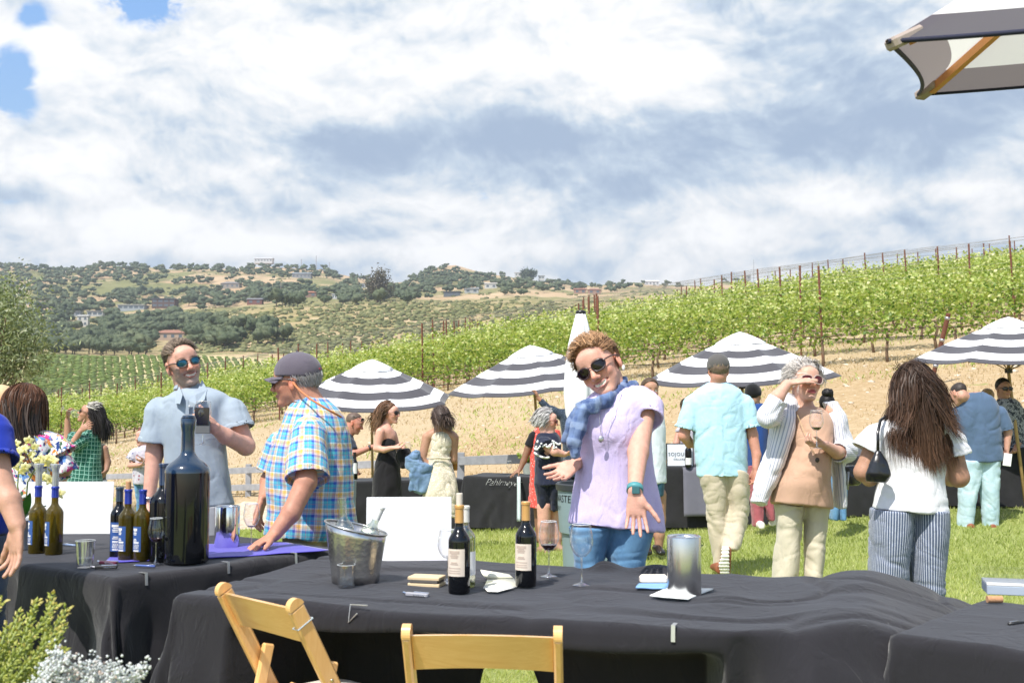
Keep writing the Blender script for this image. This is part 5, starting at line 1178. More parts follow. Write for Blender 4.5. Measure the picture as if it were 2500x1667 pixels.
LAB_C = M('label_cream', (.72, .62, .52), .7, var=.05, vs=60); LAB_B = M('label_blue', (.035, .10, .33), .5, var=.04); CORK = M('cork', (.50, .27, .14), .9, var=.3, vs=200)
def olive_glass():
    if 'olive_glass' in MATS: return MATS['olive_glass']
    m = bpy.data.materials.new('olive_glass'); m.use_nodes = True; MATS['olive_glass'] = m; t = m.node_tree; g = NB(t); p = t.nodes['Principled BSDF']
    p.inputs['Base Color'].default_value = (.10, .075, .008, 1); p.inputs['Roughness'].default_value = .03; p.inputs['Coat Weight'].default_value = 1
    tr = g.new('ShaderNodeBsdfTransparent'); tr.inputs[0].default_value = (.38, .30, .05, 1); mx = g.new('ShaderNodeMixShader'); lw = g.new('ShaderNodeLayerWeight'); lw.inputs[0].default_value = .3
    g.put(mx.inputs[0], g.m('ADD', g.m('MULTIPLY', lw.outputs['Facing'], .6), .40, clamp=True)); t.links.new(tr.outputs[0], mx.inputs[1]); t.links.new(p.outputs[0], mx.inputs[2]); t.links.new(mx.outputs[0], t.nodes['Material Output'].inputs[0]); return m
def arc(r0, z0, r1, z1, n=8, kind='shoulder'):
    o = []
    for i in range(n+1):
        t = i/n
        if kind == 'shoulder': o.append((r1+(r0-r1)*math.cos(t*math.pi/2)**.9, z0+(z1-z0)*math.sin(t*math.pi/2)))
        else: o.append((r0+(r1-r0)*t, z0+(z1-z0)*t))
    return o
def bottle(label, p, H=.30, Rb=.0375, foil=NAVY, glass=None, lab=None, labh=(.22, .62), labw=2.2, lang=0, cork=None, foilh=.20, wine=None, neck=.0145, name='wine_bottle', group=None, tilt=None, lines=True, cat='bottle', sh=.60, pour=False):
    r_ = empty(name, p, label, cat, group); gl = glass or DG; nr = neck*H/.30 if neck == .0145 else neck; zs = H*sh
    prof = [(0, .006), (Rb*.6, .004), (Rb*.93, .0), (Rb, .006), (Rb*1.0, zs*.5), (Rb, zs)]
    N = 12
    for i in range(1, N+1):
        t = i/N; rr = nr*1.02+(Rb-nr*1.02)*(.5+.5*math.cos(math.pi*t))**(1.0); zz = zs+(H*.76-zs)*(t**.85); prof.append((rr, zz))
    prof += [(nr, H*.80), (nr*.97, H*.965), (nr*1.12, H*.967), (nr*1.12, H*.995), (nr*.9, H*1.0)]
    m_ = MB(); m_.lathe(prof, n=36); m_.build('glass', gl, r_, smooth='auto')
    if foil:
        m_ = MB(); z0 = H*(1-foilh); m_.lathe([(nr*1.10, z0), (nr*1.08, z0+.002), (nr*1.05, H*.962), (nr*1.20, H*.966), (nr*1.20, H*.994), (nr*1.05, H*1.003), (0, H*1.003)], n=28, cap=False); m_.build('foil', foil, r_, smooth='auto')
    if lab:
        m_ = MB(); n = 16; z0, z1 = H*labh[0], H*labh[1]*.98; V = []; Rl = Rb+.0007
        for i in range(n+1): a = lang-math.pi/2-labw/2+labw*i/n; V += [(Rl*math.cos(a), Rl*math.sin(a), z0), (Rl*math.cos(a), Rl*math.sin(a), z1)]
        m_.add(V, [(2*i, 2*i+2, 2*i+3, 2*i+1) for i in range(n)]); lo_ = m_.build('label', lab, r_, smooth=True)
        if lines:
            ink = WHT if lab is LAB_B else M('label_ink', (.50, .40, .33), .8, var=0); lm_ = MB()
            blocks = [(.88, .5, .010), (.80, .30, .004), (.74, .42, .004), (.68, .35, .004), (.50, .30, .004), (.44, .40, .004)]+([(.20, .62, .040)] if lab is LAB_B else [(.30, .6, .003), (.20, .55, .003), (.12, .6, .003)])
            for (fz, fw, fh) in blocks:
                V = []; k = 8; z = z0+(z1-z0)*fz; hw = labw*fw*.5; Rr = Rb+.0014
                for i in range(k+1): a = lang-math.pi/2-hw+2*hw*i/k-labw*.12*(lab is LAB_B)*(fh < .02); V += [(Rr*math.cos(a), Rr*math.sin(a), z-fh/2), (Rr*math.cos(a), Rr*math.sin(a), z+fh/2)]
                lm_.add(V, [(2*i, 2*i+2, 2*i+3, 2*i+1) for i in range(k)])
            lm_.build('printing', ink if lab is LAB_B else ink, lo_)
            if lab is LAB_B:
                lm_ = MB()
                for q in range(3):
                    V = []; k = 14
                    for i in range(k+1):
                        a = lang-math.pi/2-labw*.31+labw*.62*i/k; zc = z0+(z1-z0)*.2+.013*math.sin(i*.9+q*2.1); Rr = Rb+.0021; V += [(Rr*math.cos(a), Rr*math.sin(a), zc-.0022), (Rr*math.cos(a), Rr*math.sin(a), zc+.0022)]
                    lm_.add(V, [(2*i, 2*i+2, 2*i+3, 2*i+1) for i in range(k)])
                lm_.build('drawing', LAB_B, lo_)
    if wine is not None:
        m_ = MB(); pr = [(0, .01), (Rb*.93, .012)]+[(min(Rb*.94, q[0]*.93), q[1]) for q in prof[5:] if q[1] < wine*H]+[(0, wine*H)]; m_.lathe(pr, n=28); m_.build('wine', M('dark_wine', (.012, .009, .004), .1, var=0), r_, smooth='auto')
    if cork:
        m_ = MB(); m_.lathe([(nr*.80, H*.995), (nr*.78, H+cork), (nr*.6, H+cork+.002), (0, H+cork+.002)], n=20, cap=False); m_.build('cork', CORK, r_, smooth='auto')
    if pour:
        m_ = MB(); m_.lathe([(nr*.9, H*.99), (nr*1.0, H+.01), (nr*.95, H+.055), (nr*1.1, H+.075), (nr*1.55, H+.095), (nr*1.5, H+.097), (nr*.9, H+.072)], n=24, cap=False); m_.build('pourer', M('clear_plastic', (.55, .57, .60), .15, metal=.5, var=0), r_, smooth=True)
    if tilt is not None: r_.rotation_euler = tilt
    return r_
GL = thin_glass('clear_glass'); GLB = thin_glass('clear_glass_rim', dens=.26)
def stemware(label, p, H=.215, Rm=.040, wine=None, name='wine_glass', rot=None, cat='wine glass', tint=None):
    r_ = empty(name, p, label, cat); k = H/.215
    bowl = [(.004, .098), (.016, .103), (.030, .120), (.0385, .142), (.0400, .155), (.0375, .178), (.0330, .205), (.0305, .215)]; sc = Rm/.040
    outer = [(a*sc*k, z*k) for a, z in bowl]; inner = [((a-.0009)*sc*k, z*k) for a, z in bowl[::-1] if a > .01]+[(0, .1035*k)]
    m_ = MB(); m_.lathe(outer+inner, n=36, cap=False); m_.build('bowl', GL, r_, smooth=True)
    m_ = MB(); m_.lathe([(0, .0), (.034*k, .0005), (.0345*k, .002), (.020*k, .005), (.007*k, .010), (.0042*k, .02), (.0034*k, .05), (.0036*k, .085), (.005*k, .098)], n=28, cap=False); m_.build('stem', GLB, r_, smooth=True)
    m_ = MB(); a = np.linspace(0, 2*math.pi, 37); m_.tube([(.0302*sc*k*math.cos(t), .0302*sc*k*math.sin(t), .215*k) for t in a], .0013, 5, False); m_.build('rim', M('rim_glint', (.75, .78, .80), .1, var=0, spec=.9), r_, smooth=True)  # opaque pale ring paints the bright highlight along the clear lip
    if wine:
        z1 = wine*k; pr = [(0, .1045*k)]+[((a-.0014)*sc*k, z*k+.0004) for a, z in [(.016, .1045), (.030, .1205), (.0385, .142), (.040, .155)] if z*k < z1]; rt = np.interp(z1/k, [q[1] for q in bowl], [q[0] for q in bowl])
        pr += [((rt-.0014)*sc*k, z1), (0, z1)]; m_ = MB(); m_.lathe(pr, n=30, cap=False); m_.build('wine', M('red_wine', (.05, .002, .008), .05, var=0, spec=.8), r_, smooth='auto')
    if rot is not None: r_.rotation_euler = rot
    return r_
def tumbler(label, p, H=.105, r0=.030, r1=.038, water=.35, name='water_glass'):
    r_ = empty(name, p, label, 'glass'); m_ = MB(); m_.lathe([(0, 0), (r0, 0), (r0+.001, .004), (r1, H), (r1-.0015, H), (r0-.001, .010), (0, .010)], n=32, cap=False); m_.build('cup', GLB, r_, smooth='auto')
    m_ = MB(); m_.lathe([(0, .011), (r0-.0012, .011), (r0+(r1-r0)*water-.0018, H*water), (0, H*water)], n=32, cap=False); m_.build('water', thin_glass('water', (.93, .95, .97), dens=.12), r_, smooth='auto');
    m_ = MB(); a = np.linspace(0, 2*math.pi, 33); m_.tube([(r1*math.cos(t), r1*math.sin(t), H) for t in a], .0009, 5, False); m_.build('rim', MATS.get('rim_glint') or M('rim_glint', (.75, .78, .80), .1, var=0, spec=.9), r_, smooth=True); return r_  # same pale ring, a painted highlight on the cup's lip
T = TZ+.004
def tp(px, py): return on(px, py, T)
bottle('giant dark bottle with a navy wax-dipped neck on the left table', tp(454, 1372), H=.595, Rb=.0905, foil=None, name='giant_bottle', sh=.62, neck=.026)
gb = [o for o in C.objects if o.get('label', '').startswith('giant dark')][0]
m_ = MB(); N_ = []
for i in range(0, 14): t = i/13; N_.append((.027+(.0905-.027)*(.5+.5*math.cos(math.pi*t))*1.0+.0012, .595*.62+(.595*.76-.595*.62)*(t**.85)))
m_.lathe([(.0918, .366)]+N_+[(.0275, .46), (.0265, .53), (.029, .545), (.031, .56), (.031, .585), (.024, .600), (.012, .605), (0, .606)], n=48, cap=False); m_.build('wax_seal', M('navy_wax', (.010, .028, .060), .12, var=.05, coat=1), gb, smooth='auto')
p = tp(402, 1380); p = on(400, 1372, T);
bottle('large dark bottle half hidden behind the giant bottle', tp(397, 1368), H=.40, Rb=.056, foil=NAVY, foilh=.22, name='wine_bottle')
BG = olive_glass()
bottle('wine bottle with a navy capsule and wrapped blue label, left of the corked one', tp(289, 1360), H=.295, Rb=.0360, foil=M('slate_foil', (.03, .05, .08), .3, coat=.5), glass=DG, lab=LAB_B, labh=(.10, .52), labw=2.2, lang=.25)
bottle('olive wine bottle with a cork pushed into its blue capsule', tp(310, 1367), H=.292, Rb=.0365, foil=BLUF, glass=BG, lab=LAB_B, labh=(.14, .50), labw=1.15, lang=-.45, cork=.032, wine=.62)
bottle('olive wine bottle with a blue capsule and no cork, nearest the wine glass', tp(346, 1368), H=.292, Rb=.0365, foil=BLUF, glass=BG, lab=LAB_B, labh=(.14, .50), labw=1.15, lang=-.40, wine=.60)
bottle('olive wine bottle with a clear pourer, beside the white flower pot', tp(90, 1350), H=.292, Rb=.0365, foil=BLUF, foilh=.16, glass=BG, lab=LAB_B, labh=(.14, .50), labw=1.15, lang=-.75, wine=.60, pour=True)
bottle('olive wine bottle with a clear pourer, in front of the blank sign', tp(131, 1353), H=.292, Rb=.0365, foil=BLUF, foilh=.16, glass=BG, lab=LAB_B, labh=(.14, .50), labw=1.15, lang=-.75, wine=.60, pour=True)
stemware('wine glass with a little red wine, left of the giant bottle', tp(380, 1377), H=.185, Rm=.0385, wine=.121)
stemware('wine glass with a red drop on the blue runner by the plaid man', tp(613, 1338), H=.20, Rm=.040, wine=.108)
stemware('wine glass half cut by the frame on the left table', tp(3, 1322), H=.19)
tumbler('clear plastic cup of water at the front of the left table', tp(207, 1384))
CHR = M('chrome', (.78, .79, .81), .10, metal=1, var=0); BRS = M('brushed_steel', (.66, .66, .67), .22, metal=1, var=.05, vs=3, bump=.0001, bs=800)
def cooler(label, p, r_, H, mat, name='wine_cooler'):
    e = empty(name, p, label, 'wine cooler'); m_ = MB(); m_.lathe([(0, 0), (r_*.97, 0), (r_, .004), (r_, H*.5), (r_, H-.003), (r_*.985, H), (r_*.90, H), (r_*.88, H-.004), (r_*.87, .02), (0, .02)], n=56, cap=False); m_.build('body', mat, e, smooth='auto')
    m_ = MB(); m_.lathe([(r_*.86, H*.985), (r_*.93, H+.004), (r_*1.0, H+.001)], n=56, cap=False); m_.build('rim', MATS['chrome'], e, smooth=True); return e
cooler('shiny chrome wine cooler on the blue runner', tp(554, 1336), .056, .185, CHR)
cooler('tall brushed steel wine cooler on white napkins, right end of middle table', tp(1671, 1452), .057, .196, BRS)
BR = M('royal_runner', (.075, .055, .50), .75, var=.06, sheen=.4, bump=.0006, bs=700)
def polysheet(name, label, cat, poly, z, mat, th=.003, seed=0, amp=.002, n=26, edge=None):
    poly = [np.array(q) for q in poly]; A, B, Cc, D = poly; V = []
    for j in range(n):
        for i in range(n):
            s_, t = i/(n-1), j/(n-1); p = (A*(1-s_)+B*s_)*(1-t)+(D*(1-s_)+Cc*s_)*t; p = np.array([p[0], p[1], z]);
            if edge: p = p+np.array(edge(s_, t))
            p[2] += amp*abs(vnoise(p[None], 9, seed)[0])+amp; V.append(p)
    V = np.array(V); Q = np.array([[j*n+i, j*n+i+1, (j+1)*n+i+1, (j+1)*n+i] for j in range(n-1) for i in range(n-1)]); o = mesh(name, V-V[0], Q, mat); o.location = tuple(V[0]); tag(o, label, cat)
    md = o.modifiers.new('s', 'SOLIDIFY'); md.thickness = th; md.offset = 1; return o
pa, pb, pc, pd = on(400, 1383, T)[:2], on(812, 1342, T)[:2], on(640, 1322, T)[:2], on(420, 1345, T)[:2]
pe = on(262, 1372, T)[:2]
def rfold(s_, t): return (0, -.012*math.sin(s_*14)*(t < .2), 0)
polysheet('table_runner', 'royal blue cloth runner spread under the giant bottle', 'table runner', [on(255, 1374, T)[:2], on(806, 1344, T)[:2], on(700, 1326, T)[:2], on(300, 1334, T)[:2]], T, BR, amp=.0015, n=40, edge=lambda s_, t: (0, -.05*math.sin(s_*math.pi)**1.0*(1-t)-.010*math.sin(s_*22)*(1-t), 0))
def board(label, A, B, h, lean, back=True):
    e = empty('blank_sign', A, label, 'sign'); m_, u, z = panel('', '', '', A, B, h, .004, None, lean); mesh('board', m_.V, m_.F, M('foamcore', (.86, .86, .88), .7, var=.01), e, smooth=False)
    m_ = MB(); n_ = np.array([-u[1], u[0], 0]); c = (A+B)/2; m_.bar(c+z*h*.7+n_*.01, c+n_*(.14)+(0, 0, .004), .05, .003); mesh('easel_strut', m_.V, m_.F, MATS['foamcore'], e, smooth=False); return e
board('large white blank sign standing at the back of the middle table', tp(893, 1370), tp(1102, 1368), .245*1.07, .10)
board('white blank sign dappled by orchid shadows on the left table', on(60, 1304, T), on(272, 1303, T), .262, .10)
polysheet('paper_sheet', 'white paper lying under the left blank sign', 'paper', [on(185, 1303, T)[:2], on(273, 1301, T)[:2], on(262, 1296, T)[:2], on(200, 1297, T)[:2]], T, WHT, th=.001)
def ham(g, P): return g.m('ADD', g.vor(P, 70), g.m('MULTIPLY', g.noise(P, 40, 3), .8))
GALV = M('hammered_zinc', (.58, .57, .55), .26, metal=.95, var=.25, vs=12, bump=.0006, bfn=ham)
pk = tp(868, 1420); ib = empty('ice_bucket', pk, 'hammered galvanized ice bucket on the middle table', 'ice bucket'); m_ = MB()
n = 64; V = []; prof = [(.083, 0, 0), (.086, .002, 0), (.088, .03, 0), (.098, .10, .3), (.107, .16, .8), (.1125, .192, 1)]
allp = prof+[(a-.0015, z, w_) for a, z, w_ in prof[::-1]]
for (a, z, w_) in allp:
    for k in range(n): t = 2*math.pi*k/n; V.append((a*math.cos(t), a*.97*math.sin(t), z+w_*(-.026*math.cos(t)-.004*math.sin(t)+.004)))
m_.add(V, [(i*n+k, i*n+(k+1) % n, (i+1)*n+(k+1) % n, (i+1)*n+k) for i in range(len(allp)-1) for k in range(n)]); m_.add([V[k] for k in range(n)], [tuple(range(n))[::-1]]); m_.build('body', GALV, ib, smooth=True)
m_ = MB(); m_.tube([(.113*math.cos(t), .110*math.sin(t), .196-.026*math.cos(t)) for t in np.linspace(0, 2*math.pi, 49)], .0035, 6, False); m_.build('rim', GALV, ib, smooth=True)
rg = np.random.default_rng(3); _a = rg.random(70)*6.28; _r = .085*np.sqrt(rg.random(70)); c = np.stack([_r*np.cos(_a), _r*np.sin(_a), .135+.03*rg.random(70)], 1); V, Fc, _ = lumps(70, c, np.full((70, 3), .018), .4, 3); o = mesh('ice', V+pk, Fc, thin_glass('ice', (.9, .94, .97), dens=.25), ib, smooth=False); o['kind'] = 'stuff'
bottle('clear white-wine bottle neck leaning in the ice bucket', pk+(-.032, .0, .02), H=.285, Rb=.036, foil=None, glass=thin_glass('pale_glass', (.85, .9, .82), dens=.22), tilt=(0, R(-4), 0))
bottle('white-capped bottle lying tilted to the right in the ice bucket', pk+(-.015, .01, .030), H=.265, Rb=.034, foil=M('white_foil', (.80, .80, .78), .4), glass=thin_glass('pale_glass', (.85, .9, .82), dens=.22), tilt=(0, R(24), 0))
tumbler('short water glass in front of the ice bucket', tp(845, 1432), H=.078, r0=.029, r1=.032, water=.35)
bottle('red wine bottle with tan capsule, cream label and a cork, nearer the ice bucket', tp(1121, 1446), H=.297, Rb=.0375, foil=TANF, lab=LAB_C, labh=(.20, .52), labw=2.0, lang=-.45, cork=.0, sh=.58, wine=None)
_b = [o for o in C.objects if o.get('label', '').startswith('red wine bottle with tan capsule, cream label and a cork')][0]; m_ = MB(); m_.lathe([(.0112, .297), (.0115, .336), (.010, .338), (0, .338)], n=20, cap=False); m_.build('stopper', M('pale_cork', (.66, .58, .50), .9), _b, smooth='auto')
bottle('unopened red wine bottle with tan capsule and cream label beside the folded cards', tp(1284, 1430), H=.297, Rb=.0375, foil=TANF, lab=LAB_C, labh=(.20, .52), labw=2.0, lang=-.5, foilh=.22, sh=.58)
bottle('pale white-wine bottle peeking out behind the corked red bottle', tp(1135, 1433)+(0, .02, 0), H=.283, Rb=.036, foil=M('cream_foil', (.68, .66, .60), .4), glass=thin_glass('pale_glass2', (.75, .78, .45), dens=.3), lab=WHT, labh=(.15, .45), labw=1.6, lang=.9, lines=False)
stemware('wine glass holding red wine, in front of the grey-haired woman', tp(1340, 1407), H=.205, Rm=.041, wine=.125)
stemware('empty wine glass in front of the lavender-shirted woman', tp(1420, 1428), H=.215, Rm=.043)
stemware('empty wine glass lying behind the corked red bottle', tp(1092, 1425)+(0, .02, .0), H=.19, Rm=.043, name='wine_glass')
WOODP = M('pale_wood', (.72, .56, .34), .6, var=.12, vs=12)
bx = empty('wooden_box', tp(1036, 1432), 'pale wooden card box with a dark slot, between bucket and bottles', 'box'); A_, B_ = tp(996, 1430), tp(1085, 1434); u = nz(B_-A_); Rm = np.stack([u, [-u[1], u[0], 0], [0, 0, 1]], 1); c = (A_+B_)/2+(0, .03, .0)
for nm, dz, hh, dy, mt in (('base', .006, .012, 0, WOODP), ('slot', .0175, .011, .006, M('slot_dark', (.10, .09, .08), .8)), ('lid', .029, .012, 0, WOODP)):
    m_ = MB(); m_.box(c+(0, 0, dz), (.118 if nm != 'slot' else .105, .075, hh), Rm, bev=.002); mesh(nm, m_.V, m_.F, mt, bx, smooth=False)
def corkscrew(label, p, ang, mat, n='corkscrew'):
    e = empty(n, p, label, 'corkscrew', rz=ang); m_ = MB(); m_.box((0, 0, .008), (.085, .014, .013), bev=.003); m_.build('handle', mat, e, local=True); m_ = MB(); m_.box((.01, .012, .010), (.06, .007, .012), bev=.002); m_.tube([(-.042, 0, .010), (-.055, .004, .012), (-.058, .010, .010)], .0035, 6); m_.build('lever', MATS['chrome'], e)
    m_ = MB(); m_.tube([(-.01+.045*t, -.011+.003*math.sin(t*30), .008+.003*math.cos(t*30)) for t in np.linspace(0, 1, 40)], .0011, 4); m_.build('worm', MATS['chrome'], e, smooth=True)
corkscrew('black-handled corkscrew lying in front of the plastic cup', tp(259, 1389), .28, M('black_plastic', (.02, .02, .02), .4)); corkscrew('red-handled corkscrew behind the black one on the left table', tp(264, 1378), -.35, M('wine_red_plastic', (.12, .02, .05), .35)); corkscrew('silver corkscrew lying in front of the wooden card box', tp(1018, 1457), -.45, M('grey_plastic', (.35, .35, .38), .35))
def pen(label, p0, p1, col):
    e = empty('pen', p0, label, 'pen'); m_ = MB(); a = p0+(0, 0, .005); b_ = p1+(0, 0, .005); u = b_-a; m_.tube([a, a+u*.85], .0045, 10); mesh('barrel', m_.V, m_.F, M('pen_%s' % str(col), col, .3, coat=.5), e); m_ = MB(); m_.tube([a+u*.85, b_], [.0042, .0012], 10); m_.bar(a+u*.02+(0, 0, .006), a+u*.3+(0, 0, .006), .003, .0015); mesh('tip_and_clip', m_.V, m_.F, MATS['chrome'], e)
pen('blue pen lying on the left table front edge under the giant bottle', tp(378, 1385), tp(324, 1382), (.10, .16, .45)); pen('thin blue pen lying behind the plastic cup', tp(155, 1331), tp(192, 1334), (.25, .35, .55))
CARD = M('card_cream', (.84, .82, .68), .8, var=.02); CARDW = M('card_white', (.88, .87, .82), .8, var=.02)
e = empty('folded_card', tp(1220, 1430), 'open folded cream tasting card beside the unopened red bottle', 'card')
a, b_, c, d_ = tp(1180, 1437), tp(1262, 1432), tp(1255, 1412), tp(1190, 1415); V = [a, b_, c, d_]; up = [on(1172, 1392, T+.0), ]
m_ = MB(); h1 = at(1173, 1391, d_[1]+.02); h2 = at(1243, 1402, c[1]); m_.add([a+(0, 0, .002), b_+(0, 0, .002), c+(0, 0, .002), d_+(0, 0, .002)], [(0, 1, 2, 3)]); pan = []
for t in np.linspace(0, 1, 8): q0 = d_*(1-t)+h1*t+np.array([-.004*math.sin(t*3), 0, .0]); q1 = c*(1-t)+h2*t; pan += [q0+(0, -.01*math.sin(t*math.pi), .002), q1+(0, -.01*math.sin(t*math.pi), .002)]
m_.add(pan, [(2*i, 2*i+1, 2*i+3, 2*i+2) for i in range(7)]); o = mesh('card', m_.V, m_.F, CARD, e); o.modifiers.new('s', 'SOLIDIFY').thickness = .0008
polysheet('paper_sheet', 'white paper scrap under the folded cream card', 'paper', [tp(1190, 1445)[:2], tp(1215, 1446)[:2], tp(1262, 1434)[:2], tp(1180, 1434)[:2]], T, CARDW, th=.0008, n=6)
polysheet('napkin', 'white napkin under the tall steel cooler', 'napkin', [tp(1586, 1457)[:2], tp(1680, 1466)[:2], tp(1742, 1440)[:2], tp(1632, 1436)[:2]], T, M('napkin_white', (.86, .88, .84), .9), th=.004, n=8)
m_ = MB(); c = tp(1597, 1428); m_.box(c+(0, .01, .020), (.10, .05, .030), bev=.008); o = m_.build('cloth_stack', M('cream_cloth', (.86, .78, .68), .9), origin=c, smooth=False); tag(o, 'folded cream cloth on blue wrap, left of the tall steel cooler', 'cloth')
polysheet('blue_wrap', 'pale blue paper wrap left of the tall steel cooler', 'paper', [tp(1552, 1440)[:2], tp(1625, 1442)[:2], tp(1640, 1430)[:2], tp(1560, 1430)[:2]], T, M('blue_paper', (.22, .42, .72), .7), th=.006, n=8, amp=.004)
def clip(label, p, n_, w_=.012, col=None, tri=False):
    e = empty('table_clip', p, label, 'table clip', 'clips holding the tablecloths'); m_ = MB(); u = np.array([-n_[1], n_[0], 0]); mt = M('steel_clip', (.62, .62, .60), .3, metal=.7, var=.1)
    if tri: m_.tube([p+(0, 0, .004)+u*.05, p+(0, 0, .004)-u*.01, p-u*.01+(0, 0, -.05)+n_*.012, p+u*.02+(0, 0, -.02)+n_*.012], .0022, 5)
    else: m_.bar(p-n_*.03+(0, 0, .004), p+n_*.010+(0, 0, .004), w_, .0015); m_.bar(p+n_*.010+(0, 0, .005), p+n_*.014+(0, 0, -.042), w_, .0015, up=n_)
    mesh('spring', m_.V, m_.F, mt, e, smooth=False)
n1 = -f1; n2 = -f2
clip('steel clip on the left table edge below the blue pen', np.array([*(c1+ (e1*.115)[:2]), T])-f1*.012, n1); clip('steel clip on the left table edge right of the giant bottle', np.array([*(c1+(e1*.50)[:2]), T])-f1*.012, n1); clip('steel clip on the left table edge nearest the ice bucket', np.array([*(c1+(e1*.86)[:2]), T])-f1*.012, n1)
_q = on(830, 1490, T); s_ = (_q[:2]-a2)@e2[:2]; clip('triangular wire clip on the middle table edge behind the left chair', np.array([*(a2+e2[:2]*s_), T])-f2*.016, n2, tri=True)
_q = on(1648, 1525, T); s_ = (_q[:2]-a2)@e2[:2]; clip('steel clip on the middle table edge near its right end', np.array([*(a2+e2[:2]*s_), T])-f2*.016, n2)
m_ = MB(); c = tp(2430, 1463); ck = on(2428, 1462, T+.012); m_.tube([ck+(-.024, 0, 0), ck+(.024, 0, 0)], .0115, 20); o = m_.build('wine_cork', CORK, origin=ck, smooth='auto'); tag(o, 'loose wine cork lying on the right corner table', 'cork')
tr = empty('clear_tray', tp(2410, 1450), 'clear acrylic tray stacked with papers on the right corner table', 'tray'); A_, B_ = tp(2412, 1452), tp(2560, 1458); u = nz(B_-A_); Rm = np.stack([u, [-u[1], u[0], 0], [0, 0, 1]], 1); c = (A_+B_)/2+np.array([-u[1], u[0], 0])*.07
m_ = MB(); m_.box(c+(0, 0, .016), (.19, .13, .030), Rm, bev=.002); mesh('paper_stack', m_.V, m_.F, M('grey_blue_card', (.38, .44, .52), .6), tr, smooth=False); m_ = MB(); m_.box(c+(0, 0, .036), (.19, .13, .008), Rm, bev=.001); mesh('top_sheet', m_.V, m_.F, CARDW, tr, smooth=False); m_ = MB(); m_.box(c+(0, .05, .05), (.20, .003, .06), Rm); mesh('acrylic_panel', m_.V, m_.F, GL, tr, smooth=False)
pen('black marker lying on the right corner table', tp(2463, 1527), tp(2540, 1516), (.015, .015, .015))
op = on(52, 1338, T); orr = empty('potted_orchid', op, 'yellow orchid in a grey metal pot beside the pourer bottles', 'plant'); m_ = MB(); m_.lathe([(0, 0), (.055, 0), (.075, .125), (.078, .13), (.070, .128), (.052, .02), (0, .02)], n=36, cap=False); m_.build('pot', M('zinc_pot', (.42, .44, .46), .5, metal=.4, var=.15), orr, smooth='auto')
text('T H E', op+(-.03, -.076, .10), .022, WHT, orr, pitch=math.pi/2-.15); text('WINE', op+(-.035, -.072, .06), .028, WHT, orr, pitch=math.pi/2-.15)
GRN = M('orchid_leaf', (.07, .20, .03), .35, var=.15); OY = leaf_mat('orchid_petal', [(0, (.80, .70, .22)), (.5, (.88, .82, .42)), (1, (.92, .88, .62))], .35, .5)
def leafstrip(p, d_, L, w_, droop, n=9):
    d_ = nz(d_); s_ = nz(np.cross(d_, (0, 0, 1))); V = []; q = np.array(p, float); dd = d_.copy()
    for i in range(n): t = i/(n-1); ww = w_*math.sin(math.pi*min(.97, t*.86+.12)); V += [q-s_*ww+(0, 0, .006), q, q+s_*ww+(0, 0, .006)]; q = q+dd*L/(n-1); dd = nz(dd+np.array([0, 0, -droop/n]))
    Q = []
    for i in range(n-1): Q += [(3*i, 3*i+1, 3*i+4, 3*i+3), (3*i+1, 3*i+2, 3*i+5, 3*i+4)]
    return V, Q
for (dx, dy, dz, L, w_, dr) in ((-.5, -.1, 1, .13, .022, .6), (.3, -.2, 1, .14, .026, .5), (.8, 0, .9, .13, .026, .9), (-.2, -.4, 1, .12, .02, 1.2)):
    m_ = MB(); m_.add(*leafstrip((0, 0, .12), (dx, dy, dz), L, w_, dr)); o = m_.build('leaf', GRN, orr, smooth=True)
stems = [[(0, 0, .12), (-.02, -.01, .28), (-.01, -.02, .42), (.02, -.03, .47)], [(.01, 0, .12), (.03, -.02, .30), (.09, -.03, .40), (.15, -.03, .36), (.17, -.04, .26)]]
m_ = MB()
for s_ in stems: m_.tube(s_, [.004, .0035, .003, .002, .0015][:len(s_)], 6)
m_.build('stem', M('orchid_stem', (.22, .28, .08), .5), orr, smooth=True)
rg = np.random.default_rng(2)
def flower(c, f_, sz):
    f_ = nz(f_); u = nz(np.cross((0, 0, 1), f_)); w_ = np.cross(f_, u); V = []; Fc = []; col = []
    for k in range(5):
        a = math.pi/2+k*2*math.pi/5+rg.normal()*.08; dr = u*math.cos(a)+w_*math.sin(a); sd = np.cross(f_, dr); L = sz*(1 if k in (0, 2, 3) else 1.1); wd = L*(.36 if k in (0, 2, 3) else .52); b_ = len(V)
        P_ = [c, c+dr*L*.5-sd*wd+f_*.004, c+dr*L*.55+f_*.010, c+dr*L*.5+sd*wd+f_*.004, c+dr*L-sd*wd*.35-f_*.004, c+dr*L*1.05-f_*.006, c+dr*L+sd*wd*.35-f_*.004]; V += P_; Fc += [(b_, b_+1, b_+2), (b_, b_+2, b_+3), (b_+1, b_+4, b_+2), (b_+4, b_+5, b_+2), (b_+5, b_+6, b_+2), (b_+6, b_+3, b_+2)]; col += [.2]+[.55+.2*rg.random()]*6
    b_ = len(V); V += [c+f_*.004, c+f_*.022-w_*sz*.15-u*.008, c+f_*.022-w_*sz*.15+u*.008, c+f_*.014-w_*sz*.4]; Fc += [(b_, b_+1, b_+3), (b_, b_+3, b_+2), (b_, b_+2, b_+1)]; col += [.0]*4
    return V, Fc, col
fl = [(40, 1082), (60, 1095), (78, 1110), (50, 1120), (38, 1135), (62, 1140), (85, 1090), (100, 1118), (112, 1130), (120, 1118), (132, 1125), (108, 1165), (122, 1172), (45, 1102), (70, 1075), (146, 1205), (90, 1125), (55, 1150)]
for i, (px, py) in enumerate(fl):
    c = at(px, py, op[1]-.03-.05*rg.random()); V, Fc, col = flower(c, (rg.normal()*.5, -1, rg.normal()*.3+.1), .019+.005*rg.random()); mesh('flower', V, [tuple(f) for f in Fc], OY, orr, col=np.array(col)[:, None]*np.ones((1, 3)), smooth=True)
